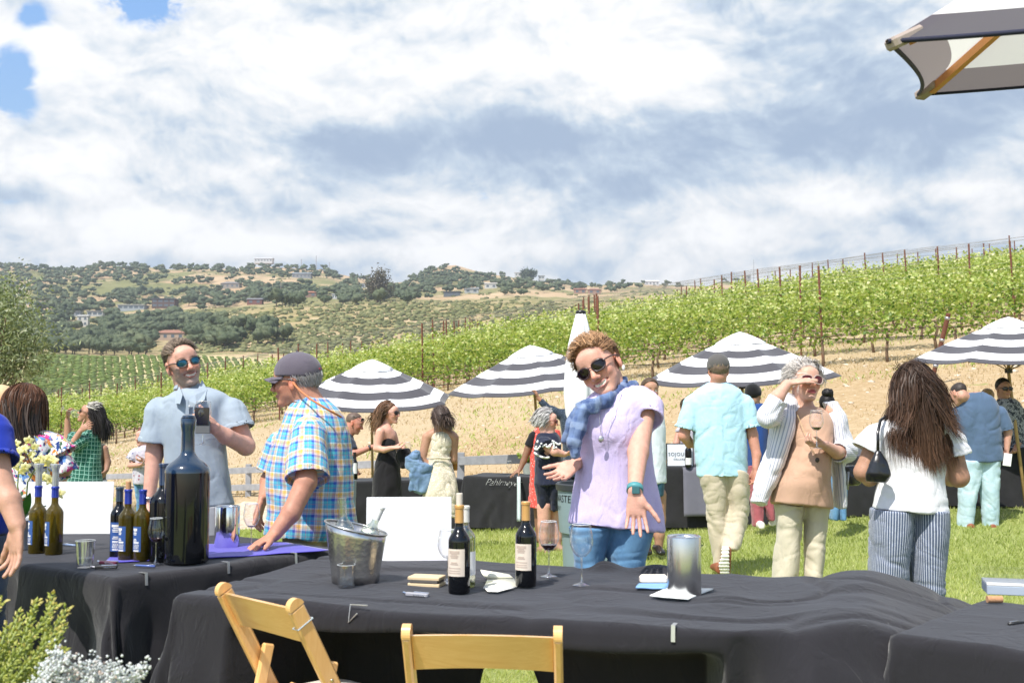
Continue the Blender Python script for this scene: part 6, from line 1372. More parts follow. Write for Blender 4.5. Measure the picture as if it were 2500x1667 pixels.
HW = M('honey_wood', rough=.32, coat=.5, var=.0, colfn=lambda g, P: g.mix(g.noise(g.vm('MULTIPLY', P, (26, 26, 2.2)), 1.6, 6, .65, 2.2), (.74, .36, .10), (.97, .62, .27)), spec=.5)
HWH = M('honey_wood_rail', rough=.32, coat=.5, var=.0, colfn=lambda g, P: g.mix(g.noise(g.vm('MULTIPLY', P, (2.2, 26, 26)), 1.6, 6, .65, 2.2), (.74, .36, .10), (.97, .62, .27)), spec=.5)
PADM = M('ivory_vinyl', (.80, .74, .64), .4, var=.03, coat=.2)
def make_chair(label):
    """sitter faces +Y; the back is at -Y. width .44, seat height .45, back top .80"""
    r_ = empty('folding_chair', (0, -80, 0), label, 'folding chair'); w_ = .205; B0 = np.array([0, .16, 0.]);
    def P_(x, y, z): return np.array([x, y, z])
    for sx in (-1, 1):       # long back legs: floor at the front rising to the back top
        m_ = MB(); a = P_(sx*w_, .20, 0); b_ = P_(sx*w_, -.235, .775); m_.bar(a, b_, .024, .052, up=(0, -1, -.5), bev=.006); n = 12; d_ = nz(b_-a); pu = nz(np.cross(d_, (1, 0, 0)))
        V = []
        for sg in (-.012, .012):
            for k in range(n+1): t = math.pi*k/n; V.append(b_+pu*.026*math.cos(t)+d_*.026*math.sin(t)+np.array([sg, 0, 0]))
        Fc = [(k, k+1, n+2+k, n+1+k) for k in range(n)]+[tuple(range(n+1)), tuple(range(2*n+1, n, -1))]; m_.add(V, Fc); m_.build('back_post', HW, r_)
        m_ = MB(); m_.bar(P_(sx*(w_-.028), -.20, 0), P_(sx*(w_-.028), .02, .46), .020, .042, up=(0, 1, -.5), bev=.005); m_.build('leg', HW, r_)
        m_ = MB(); q = P_(sx*(w_-.056), -.055, .30); m_.bar(P_(sx*(w_-.030), -.175, .50) if False else P_(sx*(w_-.026), -.085, .60), P_(sx*(w_-.026), -.18, .20), .020, .040, up=(0, 1, 0), bev=.005); m_.build('side_strut', HW, r_)
        m_ = MB(); c = P_(sx*(w_+.013), -.112, .556); m_.tube([c-(sx*.003, 0, 0), c+(sx*.002, 0, 0)], [.007, .004], 10); m_.build('rivet', M('brass', (.85, .75, .5), .25, metal=1), r_, smooth=True)
    n = 22; V = []; d_ = nz(P_(0, -.435, .775)); pn = nz(np.cross(d_, (1, 0, 0)))
    for i in range(n+1):
        t = i/n*2-1; x = t*(w_-.013); bow = .030*(1-t*t); up = .012*(1-t*t)**1.0; lo = .018*(1-t*t)
        c = P_(0, -.215, .735)
        for (zz, th) in ((.040+up, .009), (.040+up, -.009), (-.078+lo, -.009), (-.078+lo, .009)):
            q = c+d_*zz-np.array([0, bow, 0])+np.array([0, th, 0]); V.append((x, q[1], q[2]))
    m_ = MB(); m_.add(V, [(i*4+k, i*4+(k+1) % 4, i*4+4+(k+1) % 4, i*4+4+k) for i in range(n) for k in range(4)]+[(3, 2, 1, 0), (n*4, n*4+1, n*4+2, n*4+3)]); o = m_.build('top_rail', HWH, r_, smooth='auto')
    m_ = MB(); m_.box((0, -.0, .432), (.36, .40, .022), bev=.006); m_.build('seat', HWH, r_); S_ = SDF(.006)
    S_.loft([((0, -.165, .452), .150, .014), ((0, -.10, .456), .160, .02), ((0, .10, .456), .160, .02), ((0, .17, .452), .150, .014)], XAX, .01, rnd=.01)
    V, Q = S_.build(1); V[:, 2] = .443+np.clip(V[:, 2]-.443, 0, .022); mesh('seat_pad', V, Q, PADM, r_, local=True)
    for y, z in ((-.17, .10), (.13, .125)): m_ = MB(); m_.tube([(-w_+.03, y, z), (w_-.03, y, z)], .010, 8); m_.build('stretcher', HW, r_, smooth=True)
    return r_
CH = make_chair('honey wood folding chair at left, angled, with a grey band round its back post')
ch1 = CH
def place(o, x, y, rz): o.location = (x, y, 0); o.rotation_euler = (0, 0, rz)
q = at(1192, 1543, 3.03); ch2 = copy_tree(CH); ch2['label'] = 'honey wood folding chair in the middle, its back square to the camera'; ch2['group'] = 'folding chairs at the near tables'; ch1['group'] = ch2['group']
place(ch2, q[0], 3.03+.235, R(-4))
place(ch1, -.605, 3.575, R(-46)); ch1.scale = (1, 1, 1.04)
m_ = MB(); d_ = nz(np.array([0, -.435, .775])); pn = nz(np.cross(d_, (1, 0, 0))); c = np.array([.205, -.235, .775])-d_*.055
m_.tube([c+np.array([.014*a, 0, 0])+pn*.029*b_ for a, b_ in ((1, 1), (1, -1), (-1, -1), (-1, 1), (1, 1))], .0022, 6, False); bnd = m_.build('post_band', M('grey_band', (.40, .46, .50), .5), ch1)
STRB = M('canopy_black', (.055, .052, .062), .8, var=.06, sheen=.3); STRW = M('canopy_white', (.84, .84, .85), .8, var=.02)
POLEW = M('umbrella_pole_wood', (.42, .27, .11), .5, var=.15, vs=14)
def canopy_pt(k8, t, Rr, H, N=8, sagf=.10):
    """k8: angle in units of panels, t radius fraction"""
    i = math.floor(k8); f = k8-i; a0, a1 = 2*math.pi*i/N, 2*math.pi*(i+1)/N; p = np.array([math.cos(a0), math.sin(a0)])*(1-f)+np.array([math.cos(a1), math.sin(a1)])*f
    sag = 4*f*(1-f); r_ = Rr*t; p = p*r_*(1-.035*sag*t); z = H*(1-t**1.12)-.045*Rr*sag*t*(1-t*.35)+.02*H*math.sin(t*math.pi); return np.array([p[0], p[1], z])
def umbrella(label, apex, Rr, H, tilt, rot, pole_to, group='striped umbrellas over the tasting tables'):
    r_ = empty('striped_umbrella', apex, label, 'umbrella', group); from mathutils import Euler
    Rm = np.array(Euler((tilt[0], tilt[1], rot), 'XYZ').to_matrix()) if False else np.array((Matrix.Rotation(tilt[0], 3, 'X')@Matrix.Rotation(tilt[1], 3, 'Y')@Matrix.Rotation(rot, 3, 'Z')))
    N = 8; m_ = 10; bands = [0.0, .09, .235, .375, .515, .655, .795, .925, 1.0]; ts = []; mi_ = []
    for bi, (a, b_) in enumerate(zip(bands[:-1], bands[1:])):
        for t in np.linspace(a, b_, 4)[:-1]: ts.append(t); mi_.append(bi)
    ts.append(1.0); K = N*m_; V = [canopy_pt(k/m_, t, Rr, H) for t in ts for k in range(K)]; Fc = []; mats = []
    for i in range(len(ts)-1):
        for k in range(K): Fc.append((i*K+k, (i+1)*K+k, (i+1)*K+(k+1) % K, i*K+(k+1) % K)); mats.append(1 if mi_[i] % 2 else 0)
    V = np.array(V); V[:, 2] -= H; ap = np.array([0, 0, 0.]); Vw = V@Rm.T+apex
    o = mesh('canopy', Vw, Fc, [STRW, STRB], r_, mi=[1-(q if False else q) if False else q for q in mats]); o.modifiers.new('s', 'SOLIDIFY').thickness = .004
    ts2 = np.linspace(0, .27, 5); V2 = [canopy_pt(k/m_, t*.98, Rr, H)+np.array([0, 0, .045-.03*(t/.27)**2+.004*math.sin(k*2*math.pi/m_)*(t > .2)]) for t in ts2 for k in range(K)]; V2 = np.array(V2); V2[:, 2] -= H
    o = mesh('vent_cap', V2@Rm.T+apex, [(i*K+k, (i+1)*K+k, (i+1)*K+(k+1) % K, i*K+(k+1) % K) for i in range(4) for k in range(K)], STRW, r_); o.modifiers.new('s', 'SOLIDIFY').thickness = .004
    for k in range(N):
        rb = MB(); pr = [canopy_pt(k, t, Rr, H)-np.array([0, 0, .03]) for t in (.02, .3, .6, .97)]; pr = [(q-np.array([0, 0, H]))@Rm.T+apex for q in pr]; rb.tube(pr, .009, 5); mesh('rib', rb.V, rb.F, POLEW, r_)
        rb = MB(); a = (canopy_pt(k, .55, Rr, H)-np.array([0, 0, H+.035]))@Rm.T+apex; b_ = np.array([0, 0, -H-.12])@Rm.T+apex; rb.tube([a, b_], .007, 5); mesh('strut', rb.V, rb.F, POLEW, r_)
    pm = MB(); dn = np.array([0, 0, -1.])@Rm.T; kn = apex+dn*(H+.15); pm.tube([apex+dn*.02, kn, np.array(pole_to)], .020, 10); mesh('pole', pm.V, pm.F, POLEW, r_)
    pm = MB(); pm.lathe([(.045, -.03), (.045, .03)], n=14); mesh('hub', np.array(pm.V)@Rm.T+apex+dn*(H+.12), pm.F, STRB, r_, smooth=False); return r_
def gnd(px, d): x = (px-CX)/F*d; return np.array([x, d, float(ground(x, d))])
umbrella('striped umbrella above the dark-dressed woman, leftmost of the four', at(908, 884, 16.9), 1.27, .56, (R(9), R(1)), R(22.5+45*0)+R(0), gnd(914, 16.9))
umbrella('striped umbrella tilted up to the right, held by its pole above the grey-haired woman', at(1294, 850, 16.0), 1.27, .52, (R(7), R(-6)), R(10), gnd(1325, 16.0))
umbrella('striped umbrella behind the man in light blue', at(1806, 818, 14.6), 1.31, .56, (R(5), R(-3)), R(15), gnd(1814, 14.6))
umbrella('striped umbrella cut by the right edge over the farthest-right guests', at(2462, 782, 13.6), 1.22, .50, (R(3), R(0)), R(0), gnd(2497, 13.2))
cu = at(1418, 764, 13.5); zb = float(ground(cu[0], cu[1])); r_ = empty('closed_umbrella', (cu[0], cu[1], zb), 'closed tall white umbrella with a black cap behind the lavender-shirted woman', 'umbrella'); V = []; ks = 64; s_ = F/13.5
pr = [(.055, 764), (.10, 800), (.145, 840), (.185, 900), (.20, 960), (.18, 1010), (.13, 1040)]
for (rr, py) in pr:
    z = zat(1418, py, 13.5)
    for k in range(ks): a = 2*math.pi*k/ks; q = rr*(1+.10*math.sin(a*8)*min(1, rr/.12)); V.append((cu[0]+q*math.cos(a), cu[1]+q*math.sin(a), z))
Fc = [(i*ks+(k+1) % ks, i*ks+k, (i+1)*ks+k, (i+1)*ks+(k+1) % ks) for i in range(len(pr)-1) for k in range(ks)]+[tuple(range(ks))]; mesh('canopy', V, Fc, STRW, r_)
m_ = MB(); m_.lathe([(.060, -.015), (.064, .0), (.062, .02), (.045, .03), (0, .034)], c=(cu[0], cu[1], cu[2]), n=24); mesh('cap', m_.V, m_.F, M('black_gloss', (.015, .015, .018), .3), r_); m_ = MB(); m_.tube([(cu[0], cu[1], zb), (cu[0], cu[1], cu[2])], .022, 10); mesh('pole', m_.V, m_.F, POLEW, r_)
GR = M('canopy_grey', (.14, .135, .165), .8, var=.05, sheen=.3); UW = STRW
def canopy_mat(name, col, tcol):
    m = bpy.data.materials.new(name); m.use_nodes = True; t = m.node_tree; g = NB(t); p = t.nodes['Principled BSDF']; p.inputs['Base Color'].default_value = (*col, 1); p.inputs['Roughness'].default_value = .8
    tr = g.new('ShaderNodeBsdfTranslucent'); tr.inputs[0].default_value = (*tcol, 1); mx = g.new('ShaderNodeMixShader'); mx.inputs[0].default_value = .45; t.links.new(p.outputs[0], mx.inputs[1]); t.links.new(tr.outputs[0], mx.inputs[2]); t.links.new(mx.outputs[0], t.nodes['Material Output'].inputs[0]); return m
GRC = canopy_mat('near_canopy_grey', (.125, .12, .15), (.30, .26, .25)); UWC = canopy_mat('near_canopy_white', (.85, .85, .86), (.8, .78, .76))
def corner_umbrella():
    """square market umbrella tilted towards the camera; only its near left corner is in view"""
    nl = at(2168, 102, 2.92); fl = at(2240, 232, 4.35); ed = fl-nl; ed2 = np.array([ed[1], -ed[0], 0]); ed2 = ed2/np.linalg.norm(ed2)*1.55
    tips = [nl, nl+ed2, fl+ed2, fl]; c0 = sum(tips)/4; up = nz(np.cross(ed2, ed)); ctr = c0+up*.52; r_ = empty('market_umbrella', (ctr[0], ctr[1], 0), 'grey and white umbrella close by, its corner hanging into the top right', 'umbrella'); N = 4
    m2 = 24; K = N*m2; bands = [0., .16, .30, .46, .62, .86, 1.0]; bm_ = [1, 0, 1, 0, 1, 0]; ts = []; mi_ = []
    for bi, (a, b_) in enumerate(zip(bands[:-1], bands[1:])):
        for t in np.linspace(a, b_, 5)[:-1]: ts.append(max(t, .01)); mi_.append(bm_[bi])
    ts.append(1.0); V = []; Fc = []; mm = []
    for t in ts:
        for k in range(K):
            i = k//m2; f = (k % m2)/m2; A, B = tips[i], tips[(i+1) % N]; sg = 4*f*(1-f); p = A*(1-f)+B*f; q = ctr+(p-ctr)*t; q = q+(c0-p)*(.06*sg*t*t)-up*(.02*sg*t); V.append(q)
    for i in range(len(ts)-1):
        for k in range(K): Fc.append((i*K+k, (i+1)*K+k, (i+1)*K+(k+1) % K, i*K+(k+1) % K)); mm.append(mi_[i])
    o = mesh('canopy', V, Fc, [GRC, UWC], r_, mi=mm)
    hem = MB(); hem.tube(V[-K:]+[V[-K]], .007, 6, False); mesh('hem', hem.V, hem.F, M('hem_navy', (.012, .014, .04), .8), r_)
    for k in range(N):
        m_ = MB(); m_.bar(ctr-up*.03, ctr+(tips[k]-ctr)*.93-up*.03, .024, .030); mesh('rib', m_.V, m_.F, M('rib_wood', (.62, .27, .08), .5, var=.1), r_, smooth=False)
        m_ = MB(); m_.bar(ctr+(tips[k]-ctr)*.90-up*.024, ctr+(tips[k]-ctr)*.995-up*.012, .050, .034, bev=.008); mesh('rib_pocket', m_.V, m_.F, M('pocket_cloth', (.38, .31, .27), .9), r_, smooth=False)
    m_ = MB(); m_.tube([ctr, (ctr[0], ctr[1]+.1, 1.9), (ctr[0], ctr[1]+.1, 0)], .024, 12); mesh('pole', m_.V, m_.F, POLEW, r_)
corner_umbrella()
pb_ = at(1458, 1180, 6.9); bn = empty('waste_bin', (pb_[0], pb_[1], 0), 'grey-blue wheeled waste bin behind the lavender-shirted woman', 'waste bin'); GB = M('bin_plastic', (.22, .30, .32), .5, var=.05)
s_ = F/6.9; wtop = .155; ztop = zat(1458, 1182, 6.9); m_ = MB(); m_.lathe([(0, .03), (.175, .03), (.18, .05), (.215, .62), (.235, .63), (.245, .78), (.245, ztop-.02), (.23, ztop-.02), (.20, .06), (0, .06)], n=40, cap=False); m_.build('body', GB, bn, smooth='auto')
m_ = MB(); m_.lathe([(.243, -.035), (.256, -.03), (.258, .004), (.250, .012), (.235, .010), (.230, -.02)], c=(0, 0, ztop), n=40, cap=False); m_.build('rim', M('bin_rim', (.03, .035, .04), .5), bn, smooth='auto')
for (tx, tz, ts_) in (('WASTE', -.10, .062), ('ONLY', -.15, .035)):
    to = text(tx, (pb_[0], pb_[1], ztop), ts_, M('ink', (.02, .02, .02), .7, var=0), bn); me_ = to.data; to.location = (0, 0, 0); to.rotation_euler = (0, 0, 0)
    for v_ in me_.vertices: xx, yy = v_.co.x, v_.co.y; a_ = -math.pi/2-.62+(xx-.24)/.245; v_.co = (.2465*math.cos(a_), .2465*math.sin(a_), ztop+tz+yy+v_.co.z*0)
def planter():
    base = np.array([-1.30, 2.35, 0]); r_ = empty('planter', base, 'wooden planter under the spiky and silvery foliage at lower left', 'planter'); m_ = MB(); m_.lathe([(0, 0), (.26, 0), (.30, .30), (.31, .48), (.29, .48), (.27, .05), (0, .05)], n=40, cap=False); m_.build('pot', M('weathered_wood', (.25, .18, .12), .9, var=.3), r_, smooth='auto'); m_ = MB(); m_.lathe([(0, .44), (.285, .44)], n=40, cap=False); m_.build('soil', M('soil', (.06, .04, .03), 1, var=.3), r_)
planter()
SPK = leaf_mat('spike_leaf', [(0, (.16, .22, .04)), (.4, (.34, .40, .07)), (.8, (.56, .58, .14)), (1, (.70, .60, .22))], .35, .5); SILV_L = leaf_mat('silver_leaf', [(0, (.42, .45, .45)), (.5, (.70, .73, .76)), (.85, (.86, .86, .87)), (1, (.66, .50, .42))], .2, .7)
def spike(label, tip, base, Rr=.020, seed=0, group='yellow-green spiky succulent stems'):
    tip = np.array(tip); base = np.array(base); rg = np.random.default_rng(seed); r_ = empty('succulent_stem', base, label, 'plant', group); L = np.linalg.norm(tip-base); ax = (tip-base)/L; sd = nz(np.cross(ax, (1, .3, 0))); up = np.cross(sd, ax); n = int(L/.0032); V = []; Fc = []; col = []
    for i in range(n):
        t = i/n; a = i*2.4; c = base+ax*L*t+sd*.006*math.sin(t*7+seed)*t; dr = sd*math.cos(a)+up*math.sin(a); l = Rr*(1.05-.35*t)*(.8+.4*rg.random()); tn = np.cross(ax, dr); p1 = c+dr*l+ax*l*.9; w_ = l*.38; b_ = len(V)
        V += [c+dr*.002, c+dr*l*.55-tn*w_+ax*l*.25, p1, c+dr*l*.55+tn*w_+ax*l*.25, c+dr*l*.5+ax*l*.75]; Fc += [(b_, b_+1, b_+4), (b_+1, b_+2, b_+4), (b_+4, b_+2, b_+3), (b_, b_+4, b_+3), (b_+1, b_, b_+3), (b_+1, b_+3, b_+2)]; cc = np.clip(.18+.45*t+.18*rg.normal()+.25*(t > .93), 0, 1); col += [cc*.6, cc, cc+.1, cc, cc]
    mesh('leaves', V, Fc, SPK, r_, col=np.array(col)[:, None]*np.ones((1, 3)), smooth=False); m_ = MB(); m_.tube([base, tip-ax*.01], [.005, .0025], 6); mesh('stem', m_.V, m_.F, M('green_stem', (.25, .30, .08), .6), r_)
spk = [(8, 1462), (60, 1508), (48, 1490), (92, 1462), (128, 1443), (140, 1470), (166, 1482), (160, 1520), (20, 1520), (75, 1540), (146, 1530), (10, 1560), (40, 1570), (120, 1560), (85, 1590), (160, 1580), (-30, 1480), (-50, 1520)]
for i, (px, py) in enumerate(spk):
    d_ = 2.30+.20*((i*7) % 5)/5; tip = at(px, py, d_); b_ = np.array([-1.22+.10*(i % 5-2)*.6+(px-80)*.0006, d_+.02*(i % 3), .50]); L_ = tip-b_
    spike('yellow-green spiky stem rising from the planter at lower left', tip, b_, .016, i)
def silver(label, pts_, seed, group='silvery foliage sprays in the planter'):
    rg = np.random.default_rng(seed); r_ = empty('silver_spray', pts_[0], label, 'plant', group); V = []; Fc = []; col = []
    P_ = [np.array(q) for q in pts_]; m_ = MB(); m_.tube(P_, .003, 5); mesh('stem', m_.V, m_.F, M('silver_stem', (.45, .45, .42), .8), r_); cs = []
    for (a, b_) in zip(P_[:-1], P_[1:]):
        L = np.linalg.norm(b_-a)
        for _ in range(int(L/.0005)): t = rg.random(); c = a+(b_-a)*t+rg.normal(size=3)*.010; cs.append(c)
    cs = np.array(cs); V, Fc, c = lumps(len(cs), cs, np.full((len(cs), 3), .0025)*(.7+.7*rg.random((len(cs), 1))), .3, seed, 1, np.clip(.55+.2*rg.normal(size=len(cs))+.4*(rg.random(len(cs)) > .93), 0, 1)); mesh('leaves', V, Fc, SILV_L, r_, col=c, smooth=False)
sv = [(170, 1600), (200, 1618), (245, 1610), (262, 1625), (300, 1625), (352, 1622), (330, 1650), (285, 1650), (225, 1650), (190, 1640), (150, 1610), (240, 1665), (310, 1668), (140, 1590), (180, 1665), (270, 1680)]
for i, (px, py) in enumerate(sv):
    d_ = 2.16+.12*((i*5) % 4)/4; tip = at(px, py, d_); b_ = np.array([-1.12+.15*((i*3) % 5-2)/4+(px-150)*.0007, d_+.03, .50]); mid = (tip+b_)/2+(.01*(i % 3), 0, .04); silver('silvery pebble-leaved spray spilling from the planter at lower left', [b_, mid, tip], 60+i)
# ================================================================ the people
SK = (.63, .37, .27); SKT = (.50, .26, .17); SKR = (.66, .36, .27); SKD = (.27, .14, .085); SKM = (.44, .24, .155)
def strap(name, pts_, r_, mat, root, n=6): m_ = MB(); m_.tube(pts_, r_, n); return mesh(name, m_.V, m_.F, mat, root)
def bandp(name, p, ax, r_, w_, th, mat, root):
    ax = nz(ax); m_ = MB(); u = nz(np.cross(ax, (0.1, 1, .2))); v = np.cross(ax, u); V = []; n = 24
    for (rr, h) in ((r_, -w_), (r_+th, -w_), (r_+th, w_), (r_, w_)):
        for k in range(n): a = 2*math.pi*k/n; V.append(p+(u*math.cos(a)+v*math.sin(a))*rr+ax*h)
    m_.add(V, [(i*n+k, i*n+(k+1) % n, ((i+1) % 4)*n+(k+1) % n, ((i+1) % 4)*n+k) for i in range(4) for k in range(n)]); return mesh(name, m_.V, m_.F, mat, root)
def cap_hat(hd, root, mat, brim=True, patch=None, k=1.0, brimdir=1, lowz=.030):
    S_ = SDF(.005 if hd.k and k else .005); S_.ell(hd.p(0, -.014, .040), np.array((.086, .106, .090))*hd.k*k, hd.M, .01); S_.half(hd.p(0, 0, lowz), hd.M@np.array([0, .10, -1]), .004)
    V, Q = S_.build(1); mesh('cap', V, Q, mat, root)
    if brim:
        V = []; n = 16; m = 5
        for th in (0, -.003):
            for j in range(m):
                for i in range(n): a = -1.15+2.3*i/(n-1); rr = j/(m-1); V.append(hd.p(math.sin(a)*(.080+.004*rr), .078*math.cos(a)+.012+rr*.075*math.cos(a*.8)-.02, lowz+.012-rr*.012-.022*(math.sin(a)**2)*(.4+rr)+th))
        Fc = [(b_+j*n+i, b_+j*n+i+1, b_+(j+1)*n+i+1, b_+(j+1)*n+i) for b_ in (0, n*m) for j in range(m-1) for i in range(n-1)]; mesh('brim', V, Fc, mat, root)
    m_ = MB(); V, Fc, _ = lumps(1, np.array([hd.p(0, -.014, .131*k)]), np.array([[.007, .007, .004]]), 0, 0); mesh('button', V, Fc, mat, root)
d = 4.48; LAV = fabric('lavender_jersey', (.46, .38, .62), colfn=lav_col, bump=.0015, bs=110, sheen=.1)
JEAN = fabric('blue_denim', (.05, .13, .27), colfn=denim((.05, .14, .28), (.12, .26, .42)), bump=.0012, bs=500)
def lav_hair(hd, root, d):
    col = (.27, .135, .062)
    pr = [hair_cap(hd, .0045, col, r=(.083, .102, .092), c=(0, -.022, .036), low=-.052, front=.40, disp=.004, sweep=(1, .25, 1))]
    pr.append(strands(hd, 2600, .055, .0024, (.31, .17, .09), .25, comb=(.2, -1, .1), grav=.12, lift=1.09, seed=3, steps=8, thick=.012, region=lambda D: (D[:, 2] > .05) & (D[:, 1] < .70)))
    pr.append(strands(hd, 1300, .045, .0022, (.40, .23, .12), .22, comb=(-.4, -.6, .15), grav=.10, lift=1.13, seed=5, steps=8, thick=.022, region=lambda D: (D[:, 2] > .40) & (D[:, 1] > .0) & (D[:, 1] < .80)))
    pr.append(strands(hd, 1100, .045, .003, (.20, .10, .05), .25, comb=(0, -.6, -1), grav=.2, lift=1.08, seed=6, steps=7, thick=.008, region=lambda D: (D[:, 2] > -.55) & (D[:, 2] < .35) & (D[:, 1] < .15)))
    hairmesh(root, pr); glasses(hd, root, frame=(.045, .02, .025), lens=(.008, .004, .005), w=.026, h=.019)
root, hd = person('woman in a lavender tee and blue plaid scarf smiling with both palms open', Z3, d, (at(1495, 1400, d)[0], d, 0),
    head=((665, 294, 0), -22, -8, -30, .246), neck=(762, 470, .03),
    torso=[(405, 735, 940, .055, .03), (445, 640, 1000, .10, .02), (520, 560, 1010, .125), (620, 525, 1000, .138, -.01), (720, 520, 985, .140, -.015), (850, 522, 995, .130), (980, 515, 1015, .128), (1120, 495, 1050, .135), (1240, 478, 1070, .142), (1285, 470, 1074, .145)],
    arms=[[(955, 480, 0, .052), (905, 820, -.16, .040), (885, 1050, -.31, .0265)], [(560, 560, .02, .048), (575, 830, .10, .038), (525, 888, -.05, .027)]],
    hands=[dict(w=(888, 1065, -.315), d=(.03, -.10, -1), n=(-.10, -1, .05), sd=(1, 0, 0), size=.178, curl=(.24, .20, .24, .30), thumb=(.72, .10), spread=.15, fat=.95), dict(w=(520, 888, -.07), d=(-.66, -.52, -.46), n=(-.02, -.62, .78), sd=(-.5, .2, .8), size=.170, curl=(.20, .22, .26, .34), thumb=(.62, .05), spread=.14, fat=.95)],
    skin=SKR, shirt=LAV, sleeves=[[(962, 470, 0, .074), (958, 618, -.06, .070)], [(560, 560, .03, .062), (560, 690, .09, .068)]],
    legs=[[(1270, 470, 770, .125), (1330, 480, 735, .12), (1450, 500, 700, .105), (1700, 530, 690, .09), (2600, 600, 700, .07)], [(1270, 700, 1010, .125), (1330, 720, 1000, .12), (1450, 712, 960, .105), (1700, 730, 920, .09), (2600, 760, 860, .07)]],
    pants=JEAN, hairfn=lav_hair, vox=.0042, cvox=.0055, wr=.0048, wf=6.5, headk=dict(smile=1, jaw=1.08), paint=dict(teeth=True, beard=None, brow=(.20, .11, .06), lips=(.55, .24, .20), blush=.2), neckcut=.075, nr=.052, shirt_name='tee_shirt', pants_name='jeans')
SCF = fabric('blue_plaid_scarf', (.08, .14, .35), colfn=scarf_col, bump=.001, bs=400)
S_ = SDF(.0055)
def cz(X, Y, dd, rr): return (at(*Z3(X, Y), d+dd), rr)
loop = [cz(822, 392, .02, .020), cz(795, 448, -.05, .024), cz(725, 500, -.12, .029), cz(635, 528, -.155, .034), cz(560, 558, -.13, .040), cz(505, 625, -.10, .042), cz(465, 720, -.09, .034)]
for (a, ra), (b_, rb) in zip(loop[:-1], loop[1:]): S_.cap(a, ra*.42, b_, rb*.42, .014)
for off in (.018, -.018):
    for (a, ra), (b_, rb) in zip(loop[:-1], loop[1:]): S_.cap(a+(0, 0, off), ra*.36, b_+(off*.4, 0, off), rb*.36, .014)
tail = [cz(560, 560, -.14, .026), cz(540, 660, -.145, .028), cz(515, 760, -.15, .026), cz(520, 835, -.15, .016)]
chain(S_, tail, .01); nkp = at(*Z3(775, 450), d+.03)
for k in range(12): a = 2*math.pi*k/12; b2_ = 2*math.pi*(k+1)/12; e_ = lambda t: nkp+np.array([.070*math.cos(t), .068*math.sin(t), 0+.030*math.cos(t)]); S_.cap(e_(a), .016, e_(b2_), .016, .01)
V, Q, uv = S_.build(1, disp=lambda V, N: .006*(1-np.abs(vnoise(V*np.array([1, 1, .6]), 34, 4))*2)+.003*vnoise(V, 60, 2), want_uv=True); mesh('scarf', V, Q, SCF, root, uv=uv)
TEAL = M('teal_strap', (.08, .30, .32), .5, var=.03); w_ = at(*Z3(886, 1048), d-.305); w2 = at(*Z3(905, 820), d-.16); bandp('watch', w_, w2-w_, .0275, .011, .004, TEAL, root); m_ = MB(); m_.box(w_+(0, -.032, 0), (.030, .008, .030), bev=.003); mesh('watch_face', m_.V, m_.F, M('watch_glass', (.05, .16, .18), .15), root, smooth=False)
ch_ = [cz(805, 460, -.10, 0)[0], cz(760, 600, -.150, 0)[0], cz(700, 715, -.160, 0)[0], cz(680, 735, -.160, 0)[0], cz(668, 640, -.156, 0)[0], cz(664, 540, -.150, 0)[0]]; nc = strap('necklace', ch_, .0012, M('silver_chain', (.45, .45, .46), .3, metal=.8), root, 5)
V, Fc, _ = lumps(1, np.array([cz(677, 738, -.163, 0)[0]]), np.array([[.011, .004, .013]]), .15, 3, 2); mesh('pendant', V, Fc, MATS['silver_chain'], root)
V, Fc, _ = lumps(1, np.array([hd.p(.080, .0, -.050)]), np.array([[.006, .006, .012]]), .1, 3, 2); mesh('earring', V, Fc, M('pearl', (.85, .84, .82), .2), root)
bandp('ring', at(*Z3(872, 1300), d-.335), (0, 0, 1), .0088, .002, .0012, M('gold', (.8, .6, .3), .2, metal=1), root)
m_ = MB(); m_.tube([at(*Z3(650, 1262+i*8), d-.150) for i in range(3)], .004, 6)
d = 5.72; CHB = fabric('chambray', (.33, .42, .52), colfn=lambda g, P: g.mix(g.noise(P, 240, 2, .7), (.28, .345, .415), (.38, .44, .50)), bump=.0008)
def phone_hair(hd, root, d):
    col = (.12, .085, .06); pr = [hair_cap(hd, .005, col, r=(.077, .097, .091), c=(0, -.024, .038), low=-.04, front=.30, disp=.003)]
    pr.append(strands(hd, 2600, .042, .0024, (.22, .165, .12), .3, comb=(.35, -1, .05), grav=.15, lift=1.06, seed=11, steps=8, thick=.012, region=lambda D: (D[:, 2] > .25) & (D[:, 1] < .72)))
    pr.append(strands(hd, 900, .028, .003, (.17, .14, .12), .3, comb=(0, -.9, -.5), grav=.1, lift=1.05, seed=12, steps=6, thick=.006, region=lambda D: (D[:, 2] > -.5) & (D[:, 2] < .35) & (D[:, 1] < .1)))
    hairmesh(root, pr); lm = M('mirror_lens', (.005, .10, .17), .08, metal=.5, var=.6, vs=30, coat=.6); glasses(hd, root, frame=(.10, .08, .07), style='way', metal=.5, lm=lm, w=.024, h=.018)
